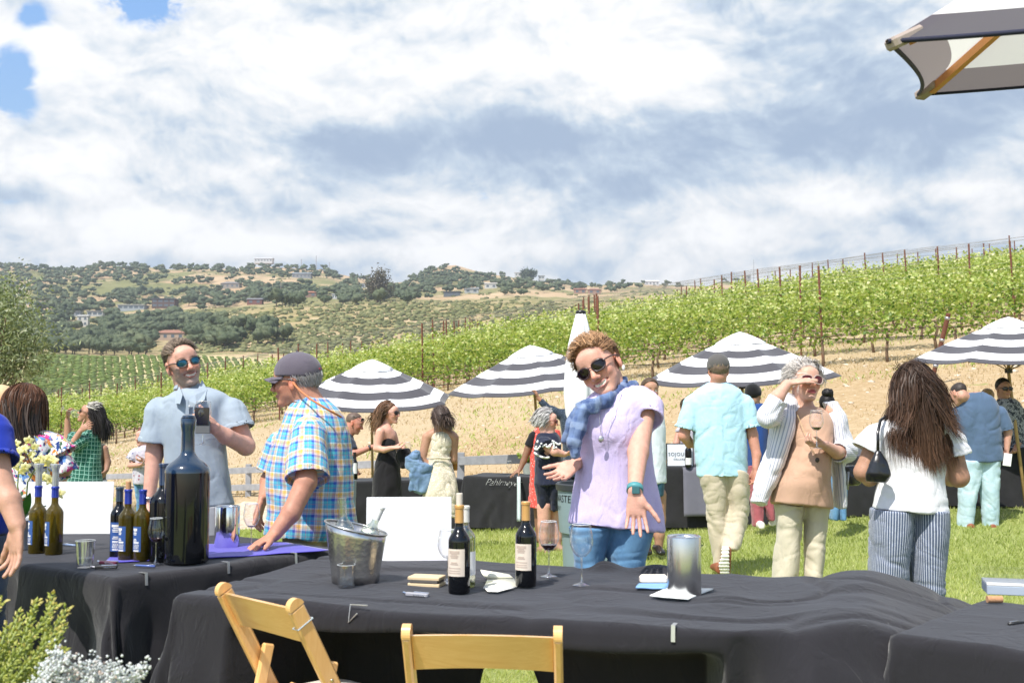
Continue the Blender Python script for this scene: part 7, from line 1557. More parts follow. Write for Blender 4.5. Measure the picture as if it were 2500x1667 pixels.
root, hd = person('bearded man in a pale chambray shirt looking at guests, phone in hand', ZP, d, (at(445, 1400, d)[0], d, -.02),
    head=((350, 350, 0), 32, 2, -15, .240), neck=(395, 560, .03), torso=[(548, 320, 500, .055, .02), (575, 220, 640, .095), (640, 150, 735, .115), (720, 150, 725, .13), (850, 165, 715, .135), (1000, 192, 705, .13), (1150, 200, 712, .128), (1300, 192, 728, .13), (1420, 180, 745, .135), (1500, 175, 762, .138)],
    arms=[[(140, 655, 0, .055), (120, 1080, .0, .043), (75, 1440, -.05, .030)], [(745, 660, 0, .057), (850, 1010, -.03, .046), (690, 930, -.20, .039), (605, 868, -.26, .029)]],
    hands=[dict(w=(75, 1450, -.05), d=(.1, -.1, -1), n=(1, 0, 0), sd=(0, -1, 0), size=.19, curl=(.5, .5, .5, .5)), dict(w=(612, 870, -.27), d=(-.86, -.18, .42), n=(.2, .35, -.1), sd=(.2, 0, 1), size=.18, curl=(.55, .75, .8, .8), thumb=(.5, .25), spread=.1)],
    skin=SKR, shirt=CHB, sleeves=[[(150, 650, 0, .078), (125, 985, 0, .088)], [(735, 655, 0, .082), (790, 885, -.02, .090)]], collar=dict(r=.068, h=.032, tilt=(0, .12, 0), open=(-.1, -1.0, 0)),
    legs=[[(1470, 180, 480, .12), (1650, 190, 460, .11), (2600, 210, 400, .07)], [(1470, 440, 755, .12), (1650, 470, 750, .11), (2600, 500, 690, .07)]], pants=fabric('grey_chino', (.36, .37, .40)), hairfn=phone_hair,
    headk=dict(smile=1, jaw=1.12), vox=.0045, cvox=.0065, wr=.010, wf=5.0, paint=dict(teeth=True, beard=(.20, .17, .15), brow=(.12, .085, .06), blush=.18), neckcut=.07, nr=.060, shirt_name='short_sleeved_shirt')
bandp('bracelet', at(*ZP(78, 1425), d-.05), (0, 0, 1), .031, .010, .004, M('silver_chain', (.45, .45, .46), .3, metal=.8), root)
m_ = MB(); cb_ = at(*ZP(390, 650), d-.145)
for k in range(6): V, Fc, _ = lumps(1, np.array([at(*ZP(400, 690+k*150), d-.15-.004*min(k, 1))]), np.array([[.0055, .002, .0055]]), 0, 0, 2); m_.add(V, Fc)
mesh('buttons', m_.V, m_.F, M('button_pearl', (.6, .62, .64), .3), root)
def flap(Z, d, P_, mat, root, name='collar'):
    q = [at(*Z(a, b_), d+dd) for a, b_, dd in P_]; m_ = MB(); n = len(q); back = [v+np.array([0, .006, 0]) for v in q]; m_.add(q+back, [tuple(range(n)), tuple(range(2*n-1, n-1, -1))]+[(i, i+n, (i+1) % n+n, (i+1) % n) for i in range(n)]); return mesh(name, m_.V, m_.F, mat, root, smooth=False)
flap(ZP, d, [(318, 530, -.02), (345, 600, -.14), (325, 672, -.165), (285, 668, -.13), (292, 590, -.07)], CHB, root); flap(ZP, d, [(500, 480, 0), (540, 560, -.06), (520, 640, -.13), (452, 672, -.165), (392, 645, -.16), (448, 600, -.13)], CHB, root)
flap(ZP, d, [(372, 640, -.150), (395, 640, -.150), (400, 1495, -.155), (378, 1495, -.155)], CHB, root, 'placket')
ph = empty('phone', at(*ZP(500, 812), d-.33), 'black smartphone held in front of the bearded man', 'phone'); m_ = MB(); m_.box(at(*ZP(500, 770), d-.335), (.072, .009, .085), bev=.003); mesh('body', m_.V, m_.F, M('phone_black', (.008, .008, .009), .12, var=0, coat=1), ph, smooth=False)
m_ = MB(); m_.box(at(*ZP(506, 858), d-.33), (.072, .010, .062), bev=.002); mesh('wallet_flap', m_.V, m_.F, M('grey_felt', (.12, .125, .125), .8), ph, smooth=False)
g_ = at(*ZP(508, 900), d-.30); stemware('wine glass held upright behind the phone', g_-(0, 0, .062), H=.215, Rm=.043)
d = 5.45; PLD = fabric('madras_plaid', (.2, .4, .6), colfn=plaid_madras, bump=.0008); GCAP = fabric('slate_cap', (.115, .10, .125), sheen=.3); KHA = fabric('khaki', (.50, .42, .31))
def plaid_hair(hd, root, d):
    pr = [hair_cap(hd, .006, (.26, .24, .23), r=(.080, .101, .085), c=(0, -.026, .02), low=-.055, front=.1, disp=.004), strands(hd, 700, .03, .003, (.30, .29, .29), .3, comb=(0, -.6, -1), grav=.2, lift=1.04, seed=21, steps=6, region=lambda D: (D[:, 2] < .1) & (D[:, 2] > -.62) & (D[:, 1] < .12))]
    hairmesh(root, pr); cap_hat(hd, root, GCAP, k=1.05, lowz=.022)
    m_ = MB(); m_.tube([hd.p(-.02+i*.007, -.122+.0*i, .048+.006*math.sin(i*2.2)) for i in range(7)], .0028, 5); mesh('cap_badge', m_.V, m_.F, M('red_thread', (.45, .02, .04), .8), root); glasses(hd, root, frame=(.03, .03, .03), w=.025, h=.018)
hx = at(*Z2(100, 1420), 4.98); hz_ = on(*Z2(60, 1418), TZ+.02)
root, hd = person('man in a madras plaid shirt and slate cap leaning on the left table', Z2, d, (at(760, 1400, d)[0], d, -.02), head=((318, 342, 0), -98, -4, 0, .245), neck=(405, 480, .0),
    torso=[(440, 330, 500, .06), (480, 290, 580, .11), (540, 245, 625, .15), (640, 215, 660, .175), (760, 170, 675, .19), (900, 135, 690, .195), (1050, 130, 690, .19), (1180, 138, 700, .185), (1270, 120, 715, .18), (1335, 108, 600, .17)],
    arms=[[(400, 620, -.16, .062), (385, 980, -.30, .050), (290, 1180, -.36, .043), (185, 1315, -.40, .032)], [(230, 700, .22, .055), (150, 980, .20, .045), (118, 1090, .10, .030)]],
    hands=[dict(w=(185, 1318, -.40), d=(-.62, -.62, -.36), n=(0, -.25, -1), sd=(.6, -.8, .1), size=.20, curl=(.22, .24, .25, .25), thumb=(.75, .15), spread=.34, fat=1.08), dict(w=(112, 1085, .08), d=(-.25, -.1, -.9), n=(.9, -.2, 0), sd=(-1, 0, .1), size=.19, curl=(.4, .45, .5, .5), thumb=(.5, .2))],
    skin=(.52, .25, .165), shirt=PLD, sleeves=[[(400, 610, -.15, .098), (396, 968, -.28, .106)], [(230, 690, .20, .09), (165, 930, .20, .085)]], collar=dict(r=.074, h=.038, tilt=(.25, .0, 0)),
    legs=[[(1290, 235, 500, .13), (1500, 240, 480, .12), (2400, 260, 440, .08)], [(1290, 380, 640, .13, .1), (1500, 400, 640, .12, .1), (2400, 420, 600, .08, .1)]], pants=KHA, hairfn=plaid_hair, vox=.005, cvox=.0065, wr=.010, wf=5.0, paint=dict(blush=.25, brow=(.3, .25, .2)), neckcut=.075, nr=.066, shirt_name='short_sleeved_shirt')
strap('glasses_cord', [at(*Z2(300, 350), d-.09), at(*Z2(345, 400), d-.14), at(*Z2(420, 460), d-.185), at(*Z2(520, 520), d-.185), at(*Z2(610, 570), d-.12)], .005, M('orange_cord', (.62, .22, .09), .7), root)
bandp('ring', at(*Z2(118, 1400), d-.49), (-.6, -.6, -.3), .0095, .002, .0012, MATS['gold'], root)
d = 4.12; ROY = fabric('royal_shirt', (.012, .035, .36), sheen=.15)
root, hd = person('man in a royal blue shirt cut by the left edge, arm hanging over the table', Z1, d, (at(-130, 1400, d)[0], d, 0), torso=[(150, -700, -160, .10), (330, -760, -40, .13), (640, -800, 35, .15), (900, -820, 85, .155), (1080, -830, 105, .155), (1250, -830, 60, .15), (1300, -830, 40, .15)],
    arms=[[(-60, 420, -.05, .06), (-5, 880, -.12, .047), (70, 1010, -.15, .040), (128, 1190, -.18, .031)]], hands=[dict(w=(130, 1200, -.18), d=(.04, -.10, -1), n=(-.55, -.55, .1), sd=(-.8, -.3, 0), size=.195, curl=(.42, .28, .22, .20), thumb=(.62, .12), spread=.20, fat=1.08)],
    skin=(.54, .30, .21), shirt=ROY, sleeves=[[(-80, 400, -.05, .095), (-45, 735, -.10, .090)]], legs=[[(1270, -820, -370, .14), (1700, -780, -400, .12), (2900, -740, -450, .08)], [(1270, -400, 45, .14), (1700, -380, 30, .12), (2900, -380, -60, .08)]], pants=fabric('dark_denim', (.02, .035, .07), colfn=denim((.012, .02, .045), (.03, .05, .10))), vox=.0045, cvox=.007, wr=.008, wf=5, neckcut=0, shirt_name='shirt')
d = 6.35; TUN = fabric('beige_tunic', (.56, .36, .25), sheen=.15); WST = fabric('white_striped_shirt', (.8, .8, .82), colfn=soft_stripe); CRM = fabric('cream_trousers', (.66, .60, .46))
def shade_hair(hd, root, d):
    col = (.50, .46, .42); pr = [hair_cap(hd, .006, col, r=(.088, .106, .098), c=(0, -.022, .040), low=-.05, front=.45, disp=.009, sweep=(1, .3, 1))]
    pr.append(strands(hd, 2400, .080, .0026, (.58, .54, .50), .25, comb=(.3, -.6, .0), grav=.35, lift=1.12, seed=31, steps=9, thick=.03, wave=.35, region=lambda D: (D[:, 2] > -.35) & (D[:, 1] < .72), wind=(-.25, 0, .1)))
    hairmesh(root, pr); glasses(hd, root, frame=(.55, .42, .36), lens=(.09, .012, .012), w=.030, h=.024)
def over_shirt(T, d):
    T.loft(rows(Z4, [(395, 720, 860, .05, .04), (460, 690, 880, .09, .02), (560, 690, 850, .11, -.02), (700, 675, 800, .11, -.04), (850, 620, 760, .10, -.05), (1000, 575, 690, .08, -.06), (1055, 568, 672, .07, -.06)], d), XAX, .02)
    T.loft(rows(Z4, [(440, 1000, 1090, .08, .03), (560, 1030, 1140, .11, .02), (700, 1040, 1120, .11, .02), (850, 1060, 1125, .11, .02), (1000, 1065, 1135, .10, .02), (1080, 1068, 1142, .09, .02)], d), XAX, .02)
root, hd = person('grey-haired woman in beige tunic and open white shirt shading her eyes', Z4, d, (at(1950, 1500, d)[0], d, 0), head=((893, 328, 0), 12, 8, 3, .236), neck=(880, 470, .02),
    torso=[(472, 830, 990, .06, .02), (500, 800, 1040, .11), (560, 800, 1060, .135), (640, 800, 1060, .15, -.01), (740, 800, 1055, .17, -.03), (850, 760, 1052, .185, -.04), (950, 710, 1052, .185, -.04), (1030, 690, 1060, .18, -.03), (1068, 680, 1062, .175, -.03)],
    arms=[[(730, 500, .0, .052), (672, 540, -.20, .044), (730, 415, -.21, .038), (788, 338, -.18, .027)], [(1065, 500, 0, .052), (1150, 745, -.02, .044), (1085, 745, -.16, .036), (1020, 705, -.24, .028)]],
    hands=[dict(w=(790, 332, -.175), d=(1, .02, .16), n=(0, .25, -1), sd=(.1, 1, 0), size=.185, curl=(.12, .1, .1, .15), thumb=(.5, .2), spread=.1), dict(w=(1018, 705, -.25), d=(-.9, -.25, .1), n=(.1, .2, 1), sd=(0, -.6, .8), size=.175, curl=(.7, .8, .85, .9), thumb=(.6, .3))],
    skin=SK, shirt=TUN, sleeves=(), legs=[[(1050, 712, 890, .13), (1200, 722, 875, .11), (1350, 714, 862, .10), (1480, 700, 852, .10), (1900, 690, 840, .10)], [(1050, 880, 1042, .13), (1200, 893, 1022, .11), (1350, 892, 1006, .10), (1480, 888, 995, .10), (1900, 880, 985, .10)]], pants=CRM, hairfn=shade_hair, vox=.006, cvox=.0075, wr=.009, wf=4.5,
    headk=dict(smile=1), paint=dict(blush=.28, lips=(.45, .12, .12), brow=(.3, .25, .2)), neckcut=.10, necklow=.03, nr=.056, shirt_name='tunic')
T = SDF(.0075); over_shirt(T, d); tubeloft(T, pts(Z4, [(722, 470, 0, .078), (675, 540, -.19, .064)], d), .02); tubeloft(T, pts(Z4, [(675, 540, -.20, .064), (738, 425, -.20, .060)], d), .02, sh=False); tubeloft(T, pts(Z4, [(1062, 495, 0, .076), (1145, 735, -.02, .062)], d), .02); tubeloft(T, pts(Z4, [(1145, 738, -.02, .062), (1090, 745, -.14, .056)], d), .02, sh=False)
T.loft(rows(Z4, [(480, 870, 985, .3, -.20), (640, 862, 1030, .3, -.20), (760, 835, 1040, .3, -.24), (900, 770, 1058, .3, -.28), (1100, 700, 1066, .3, -.30)], d), XAX, .01, 's'); V, Q, uv = T.build(1, disp=wrinkle(.011, 6, 9), want_uv=True); mesh('overshirt', V, Q, WST, root, uv=uv)
w_ = at(*Z4(782, 350), d-.16); bandp('watch', w_, at(*Z4(730, 420), d-.20)-w_, .030, .010, .005, M('watch_gold', (.7, .42, .22), .25, metal=.8), root)
strap('necklace', [at(*Z4(850, 520), d-.13), at(*Z4(885, 610), d-.17), at(*Z4(930, 710), d-.205), at(*Z4(968, 785), d-.215)], .0016, M('beads', (.55, .4, .2), .4), root, 5); V, Fc, _ = lumps(1, np.array([at(*Z4(969, 790), d-.22)]), np.array([[.012, .005, .014]]), .1, 3, 2); mesh('pendant', V, Fc, M('dark_stone', (.06, .05, .04), .3), root)
gp = at(*Z4(965, 672), d-.34); stemware('wine glass with red wine held by the woman shading her eyes', gp-(0, 0, .045), H=.205, Rm=.042, wine=.122)
hb = empty('handbag', at(*Z4(1150, 900), d+.12), 'dark metallic handbag hanging behind the woman shading her eyes', 'handbag'); S_ = SDF(.008); S_.loft([(at(*Z4(1150, 820), d+.12), .05, .05), (at(*Z4(1150, 880), d+.12), .088, .06), (at(*Z4(1150, 940), d+.12), .075, .05)], XAX, .02, rnd=.02); V, Q = S_.build(1, disp=wrinkle(.006, 14)); mesh('pouch', V, Q, M('dark_leather', (.035, .03, .03), .25, coat=.3), hb)
strap('handle', [at(*Z4(1125, 830), d+.12), at(*Z4(1080, 520), d+.11), at(*Z4(1060, 440), d+.06)], .007, MATS['dark_leather'], hb); strap('tassel', [at(*Z4(1155, 860), d+.04), at(*Z4(1150, 930), d+.04), at(*Z4(1150, 968), d+.045)], .006, MATS['silver_chain'], hb)
d = 5.78; WTE = fabric('white_tee', (.82, .82, .84), sheen=.1); PIN = fabric('pinstripe_linen', (.1, .15, .3), colfn=pin_stripe, bump=.0015, bs=90)
def long_hair(hd, root, d):
    col = (.055, .032, .022); bk = (at(*Z5(360, 640), d+.02), np.array([.15, .115, .15]), np.eye(3)); bk2 = (at(*Z5(360, 760), d+.02), np.array([.20, .15, .20]), np.eye(3))
    pr = [hair_cap(hd, .006, col, r=(.081, .101, .090), c=(0, -.022, .036), low=-.08, front=.5, disp=.008)]
    def Lf(D, rg): return .30+.20*rg.random(len(D))
    pr.append(strands(hd, 9500, Lf, .0026, col, .35, comb=(0, -.5, -.4), grav=1.3, lift=1.05, seed=41, steps=22, thick=.014, wave=.16, colls=[bk, bk2], wind=(.30, 0, 0), tips=(.16, .085, .05), region=lambda D: (D[:, 2] > -.45) & (D[:, 1] < .5)))
    pr.append(strands(hd, 900, .34, .0036, col, .3, comb=(-.5, -.5, -.2), grav=1.0, lift=1.06, seed=42, steps=18, thick=.02, wave=.3, colls=[bk], wind=(1.0, -.1, .05), tips=(.15, .08, .05), region=lambda D: (D[:, 2] > -.1) & (D[:, 0] < .5) & (D[:, 1] < .3)))
    pr.append(strands(hd, 700, .30, .0036, col, .3, comb=(.5, -.5, -.2), grav=1.0, lift=1.06, seed=43, steps=18, thick=.02, wave=.3, colls=[bk], wind=(-.4, -.1, .05), tips=(.15, .08, .05), region=lambda D: (D[:, 2] > -.1) & (D[:, 0] > -.5) & (D[:, 1] < .3)))
    pr.append(strands(hd, 90, .11, .0025, col, .3, comb=(.3, -.5, .5), grav=.25, lift=1.12, seed=44, steps=12, thick=.03, wave=.3, region=lambda D: (D[:, 2] > .55)))
    hairmesh(root, pr)
root, hd = person('woman seen from behind in a white tee with long wind-blown dark hair', Z5, d, (at(2215, 1600, d)[0], d, 0), head=((372, 432, -.02), 180, -12, 3, .235), neck=(375, 545, .02),
    torso=[(560, 290, 450, .06), (590, 215, 535, .105), (640, 188, 552, .13), (740, 205, 542, .15), (830, 213, 528, .15), (880, 208, 524, .15), (960, 185, 534, .165), (1045, 163, 540, .17)],
    arms=[[(190, 640, 0, .055), (122, 850, .0, .050), (150, 880, .10, .042), (230, 800, .22, .028)], [(560, 650, 0, .057), (600, 875, .0, .052), (560, 880, .12, .042), (480, 820, .22, .028)]],
    skin=SKM, shirt=WTE, sleeves=[[(195, 630, 0, .084), (140, 748, 0, .088)], [(553, 640, 0, .084), (580, 768, 0, .088)]], legs=[[(1035, 162, 365, .155), (1150, 152, 358, .15), (1300, 148, 345, .13), (1450, 150, 340, .12), (2000, 150, 335, .11)], [(1035, 345, 541, .155), (1150, 350, 541, .15), (1300, 352, 528, .13), (1450, 362, 518, .12), (2000, 400, 510, .11)]],
    pants=PIN, hairfn=long_hair, vox=.006, cvox=.0065, wr=.0075, wf=5.5, neckcut=.08, nr=.055, shirt_name='tee_shirt')
hb = empty('handbag', at(*Z5(195, 850), d-.15), 'small black shoulder bag under the arm of the white-tee woman', 'handbag'); S_ = SDF(.006); S_.loft([(at(*Z5(193, 738), d-.16), .010, .012), (at(*Z5(197, 800), d-.17), .045, .028), (at(*Z5(196, 860), d-.17), .068, .034), (at(*Z5(185, 900), d-.16), .055, .03)], XAX, .01, rnd=.006); V, Q = S_.build(1, disp=wrinkle(.003, 14)); BLE = M('black_leather', (.012, .012, .013), .3, coat=.4); mesh('pouch', V, Q, BLE, hb); strap('handle', [at(*Z5(193, 742), d-.165), at(*Z5(192, 650), d-.15), at(*Z5(205, 590), d-.09), at(*Z5(240, 565), d+.0)], .008, BLE, hb)
d = 9.3; LBL = fabric('light_blue_shirt', (.40, .66, .78), colfn=lambda g, P: g.mix(g.noise(P, 30, 4, .6), (.36, .62, .76), (.52, .76, .84))); CH = fabric('chino', (.55, .48, .36)); OLC = fabric('charcoal_cap', (.10, .095, .09))
def walk_hair(hd, root, d):
    hairmesh(root, [hair_cap(hd, .008, (.17, .12, .085), r=(.080, .100, .085), c=(0, -.024, .015), low=-.075, front=0, disp=.004), strands(hd, 300, .025, .004, (.2, .15, .11), .3, comb=(0, -.4, -1), grav=.2, lift=1.05, seed=51, steps=5, region=lambda D: (D[:, 2] < .1) & (D[:, 2] > -.62) & (D[:, 1] < .12))])
    cap_hat(hd, root, OLC, k=1.06, lowz=.012); m_ = MB(); m_.bar(hd.p(-.022, -.119, .020), hd.p(.022, -.119, .020), .004, .012); mesh('cap_badge', m_.V, m_.F, M('gold_thread', (.55, .42, .05), .8), root, smooth=False)
WHS = M('white_sole', (.78, .75, .68), .7, var=.05); BRL = M('brown_leather', (.28, .09, .04), .6)
root, hd = person('man walking away in a light blue shirt, khaki chinos and charcoal cap', Z4, d, (at(1760, 1400, d)[0], d, 0), head=((375, 256, 0), 180, -8, 0, .24), neck=(375, 335, 0),
    torso=[(322, 325, 430, .06), (345, 265, 480, .10), (385, 218, 525, .125), (460, 208, 535, .14), (600, 218, 545, .155), (700, 230, 550, .16), (800, 240, 550, .165), (888, 248, 556, .165)],
    arms=[[(215, 425, 0, .055), (170, 645, .0, .048), (205, 690, .14, .04), (260, 700, .25, .03)], [(535, 425, 0, .055), (580, 640, .0, .047), (605, 760, -.03, .038), (600, 835, -.06, .029)]],
    hands=[dict(w=(598, 840, -.06), d=(-.15, -.05, -1), n=(-1, -.3, 0), sd=(-.3, .9, 0), size=.19, curl=(.5, .55, .6, .6), thumb=(.5, .2))], skin=(.56, .27, .19), shirt=LBL, sleeves=[[(222, 415, 0, .088), (182, 608, 0, .096)], [(528, 415, 0, .088), (565, 600, 0, .098)]], collar=dict(r=.066, h=.03),
    legs=[[(870, 258, 425, .15), (1000, 285, 432, .13), (1100, 300, 432, .11), (1250, 318, 425, .09), (1400, 338, 408, .075), (1455, 342, 400, .075)]], pants=CH, hairfn=walk_hair, vox=.009, cvox=.009, wr=.012, wf=4.5, neckcut=.07, nr=.062, shirt_name='short_sleeved_shirt',
    pants_extra=lambda T, d: (T.loft(rows(Z4, [(870, 400, 560, .15), (1000, 415, 565, .14), (1090, 430, 562, .12), (1180, 415, 545, .10, -.03), (1270, 400, 520, .085, -.10), (1330, 395, 495, .075, -.16)], d), XAX, .02, rnd=.008)),
    shoes=[(372, 1462, -.02, 180, BRL)])
T = SDF(.008); c = at(*Z4(425, 1385), d-.20); T.loft([(at(*Z4(430, 1305), d-.20), .035, .03), (at(*Z4(425, 1350), d-.22), .042, .035), (at(*Z4(415, 1420), d-.21), .050, .03), (at(*Z4(418, 1474), d-.19), .040, .025)], XAX, .01); V, Q = T.build(1); mesh('shoe', V, Q, BRL, root)
T = SDF(.007); T.loft([(at(*Z4(420, 1306), d-.245), .032, .010), (at(*Z4(418, 1360), d-.262), .034, .010), (at(*Z4(410, 1420), d-.25), .046, .010), (at(*Z4(415, 1474), d-.225), .036, .010)], XAX, .01); V, Q = T.build(1, disp=lambda V, N: .003*np.sign(np.sin(V[:, 2]*230))); mesh('sole', V, Q, WHS, root)
def simple_hair(col, low=-.045, front=.35, extra=None, **k):
    def f(hd, root, d):
        pr = [hair_cap(hd, .009, col, low=low, front=front, disp=.005, **k)]
        if extra: pr += extra(hd)
        hairmesh(root, pr)
    return f
gz = lambda px, d_: (at(px, 0, d_)[0], d_, float(ground(at(px, 0, d_)[0], d_)))
d = 12.5; BDR = fabric('black_dress', (.014, .013, .015), sheen=.15)
def bd_hair(hd, root, d):
    col = (.13, .065, .035); hairmesh(root, [hair_cap(hd, .009, col, r=(.086, .106, .094), low=-.06, front=.45, disp=.006), strands(hd, 900, .26, .008, col, .35, comb=(0, -1, -.3), grav=.75, lift=1.08, seed=61, steps=12, thick=.03, wave=.35, wind=(-.22, 0, 0), tips=(.26, .15, .08), region=lambda D: (D[:, 2] > -.5) & (D[:, 1] < .35))]); glasses(hd, root, frame=(.05, .03, .03), lens=(.01, .008, .008), w=.026, h=.022)
root, hd = person('woman in a long black strappy dress and sunglasses with wavy brown hair', ZB, d, gz(945, d), head=((492, 482, 0), 68, 2, 0, .235), neck=(455, 600, .0), torso=[(668, 420, 520, .06), (700, 425, 535, .10), (760, 412, 545, .12), (830, 392, 545, .12), (880, 375, 575, .13), (960, 350, 595, .14), (1060, 336, 600, .15), (1250, 330, 605, .17), (1480, 325, 610, .18)],
    arms=[[(405, 650, -.12, .050), (372, 800, -.14, .040), (440, 812, -.18, .034), (515, 795, -.22, .026)], [(520, 670, .15, .045), (560, 800, .18, .038), (620, 800, .1, .028)]], hands=[dict(w=(515, 795, -.22), d=(.9, -.1, .1), n=(-.1, -.3, 1), sd=(0, .6, .6), size=.175, curl=(.3, .35, .4, .4), thumb=(.6, .3))],
    bare=[[(470, 690, 0, .10), (445, 650, -.02, .095), (450, 620, 0, .05)]], skin=SKR, shirt=BDR, hairfn=bd_hair, vox=.0095, wr=.012, wf=5, neckcut=0, nr=.048, shirt_name='dress', paint=dict(blush=.2))
strap('dress_strap', [at(*ZB(428, 690), d-.12), at(*ZB(425, 620), d-.08), at(*ZB(400, 590), d+.02)], .006, BDR, root)
hb = empty('handbag', at(*ZB(625, 980), d-.12), 'black bag and jacket carried by the woman in the black dress', 'handbag'); S_ = SDF(.010); S_.loft([(at(*ZB(610, 800), d-.12), .07, .06), (at(*ZB(625, 880), d-.12), .10, .07), (at(*ZB(625, 985), d-.12), .06, .05)], XAX, .02, rnd=.02); V, Q = S_.build(1, disp=wrinkle(.012, 9)); mesh('pouch', V, Q, BDR, hb)
stemware('empty wine glass held between the two dressed women', at(*ZB(672, 832), d-.05)-(0, 0, .1), H=.21, Rm=.042, rot=(0, R(-8), 0))
d = 12.2; LAC = fabric('cream_lace', (.7, .63, .48), colfn=lace)
def cd_hair(hd, root, d):
    col = (.060, .042, .036); hairmesh(root, [hair_cap(hd, .009, col, r=(.090, .108, .098), low=-.09, front=.55, disp=.006, extra=lambda S_: S_.ell(hd.p(0, -.045, -.05), (.080, .070, .075), hd.M, .03)), strands(hd, 1000, .19, .007, col, .3, comb=(0, -1, 0), grav=.7, lift=1.12, seed=71, steps=10, thick=.02, tips=(.12, .08, .06), region=lambda D: (D[:, 2] > -.5) & (D[:, 1] < .45))]); glasses(hd, root, frame=(.02, .02, .02))
root, hd = person('woman from behind in a sleeveless cream lace dress with a dark bob', ZB, d, gz(1085, d), head=((945, 525, 0), -150, 0, -2, .236), neck=(950, 630, 0), torso=[(640, 900, 1015, .06), (665, 862, 1062, .10), (720, 862, 1072, .12), (800, 858, 1064, .12), (880, 846, 1040, .12), (950, 832, 1062, .14), (1040, 815, 1095, .17), (1200, 790, 1125, .22), (1420, 772, 1142, .24)],
    arms=[[(828, 700, 0, .052), (785, 905, -.02, .042), (835, 940, -.02, .034)], [(1080, 705, 0, .050), (1072, 900, .03, .040), (1080, 930, .12, .034)]], bare=[[(950, 640, 0, .055), (870, 680, 0, .06)], [(950, 640, 0, .055), (1050, 685, 0, .06)]], skin=SKM, shirt=LAC, hairfn=cd_hair, vox=.0095, wr=.016, wf=7, neckcut=0, nr=.048, shirt_name='dress')
strap('waist_tie', [at(*ZB(845+i*20, 888+3*math.sin(i)), d-.15+.002*i) for i in range(11)], .010, LAC, root)
dj = empty('denim_jacket', at(*ZB(740, 1200), d-.12), 'denim jacket draped over the arm of the woman in cream lace', 'jacket'); S_ = SDF(.010); S_.loft([(at(*ZB(750, 812), d-.1), .03, .05), (at(*ZB(705, 900), d-.1), .09, .07), (at(*ZB(700, 1010), d-.1), .10, .06)], XAX, .03, rnd=.02); S_.loft([(at(*ZB(800, 930), d-.12), .12, .07), (at(*ZB(770, 1050), d-.12), .13, .07), (at(*ZB(755, 1205), d-.12), .11, .06)], XAX, .03, rnd=.02); V, Q = S_.build(1, disp=wrinkle(.024, 8)); mesh('cloth', V, Q, fabric('jacket_denim', (.09, .16, .27), colfn=denim((.05, .10, .18), (.16, .25, .38))), dj)
m_ = MB(); p = at(*ZB(1085, 1000), d+.1); m_.lathe([(0, 0), (.026, 0), (.030, .02), (.030, .20), (0, .20)], n=18, cap=False); o = m_.build('amber_bottle', M('amber', (.35, .14, .02), .15, coat=.5), origin=(0, 0, 0), smooth='auto'); o.location = tuple(p); tag(o, 'amber drink held on the far side of the woman in cream lace', 'drink')
d = 13.0
def mg(hd, root, d): hairmesh(root, [hair_cap(hd, .009, (.13, .09, .07), low=-.05, front=.2, disp=.003, r=(.078, .098, .086))]); glasses(hd, root, frame=(.02, .02, .02), zoff=.065, foff=-.02)
root, hd = person('man bending over the far table, sunglasses pushed up on his head', ZB, d, gz(860, d), head=((172, 572, 0), 84, -20, 6, .232), neck=(120, 660, 0), torso=[(660, 40, 150, .08), (720, 10, 165, .13), (850, 0, 160, .14), (1000, 20, 170, .14), (1090, 30, 185, .14)], arms=[[(120, 720, -.12, .055), (165, 850, -.18, .042), (335, 785, -.1, .028)], [(150, 800, .1, .05), (170, 980, 0, .035)]],
    hands=[dict(w=(338, 783, -.1), d=(.9, 0, .2), n=(0, 0, -1), sd=(0, 1, 0), size=.18, curl=(.5,)*4), dict(w=(170, 960, 0), d=(.3, -.2, -.8), n=(.7, -.5, 0), sd=(0, -1, .2), size=.18, curl=(.8,)*4)], skin=(.52, .24, .17), shirt=fabric('dark_polo', (.03, .04, .06)), sleeves=[[(120, 720, -.1, .08), (150, 835, -.16, .075)]],
    legs=[[(1080, 30, 110, .12), (1400, 40, 110, .1), (1500, 50, 110, .1)], [(1080, 95, 188, .12), (1400, 95, 180, .1), (1500, 100, 180, .1)]], pants=fabric('pale_jeans', (.30, .36, .42)), hairfn=mg, vox=.010, nr=.058, shirt_name='polo_shirt', paint=dict(blush=.3))
bandp('watch', at(*ZB(310, 795), d-.11), (1, 0, .2), .030, .014, .006, BLE, root)
bottle('dark wine bottle with a white label held over the far table', at(*ZB(168, 1082), d-.22), H=.31, Rb=.038, foil=M('black_foil', (.01, .01, .01), .3), lab=WHT, lines=False)
d = 11.6; NVY = fabric('navy_jersey', (.018, .022, .045)); NVW = fabric('navy_shorts', (.012, .015, .028)); GRH = (.40, .38, .37)
def gh(hd, root, d): hairmesh(root, [hair_cap(hd, .009, GRH, r=(.088, .108, .098), low=-.07, front=.30, disp=.008), strands(hd, 900, .08, .007, (.46, .44, .43), .3, comb=(0, -.8, -.3), grav=.4, lift=1.12, seed=81, steps=8, thick=.02, wave=.2, region=lambda D: (D[:, 2] > -.6) & (D[:, 1] < .5))]); glasses(hd, root, frame=(.30, .03, .03), lens=(.10, .05, .05), w=.024, h=.016)
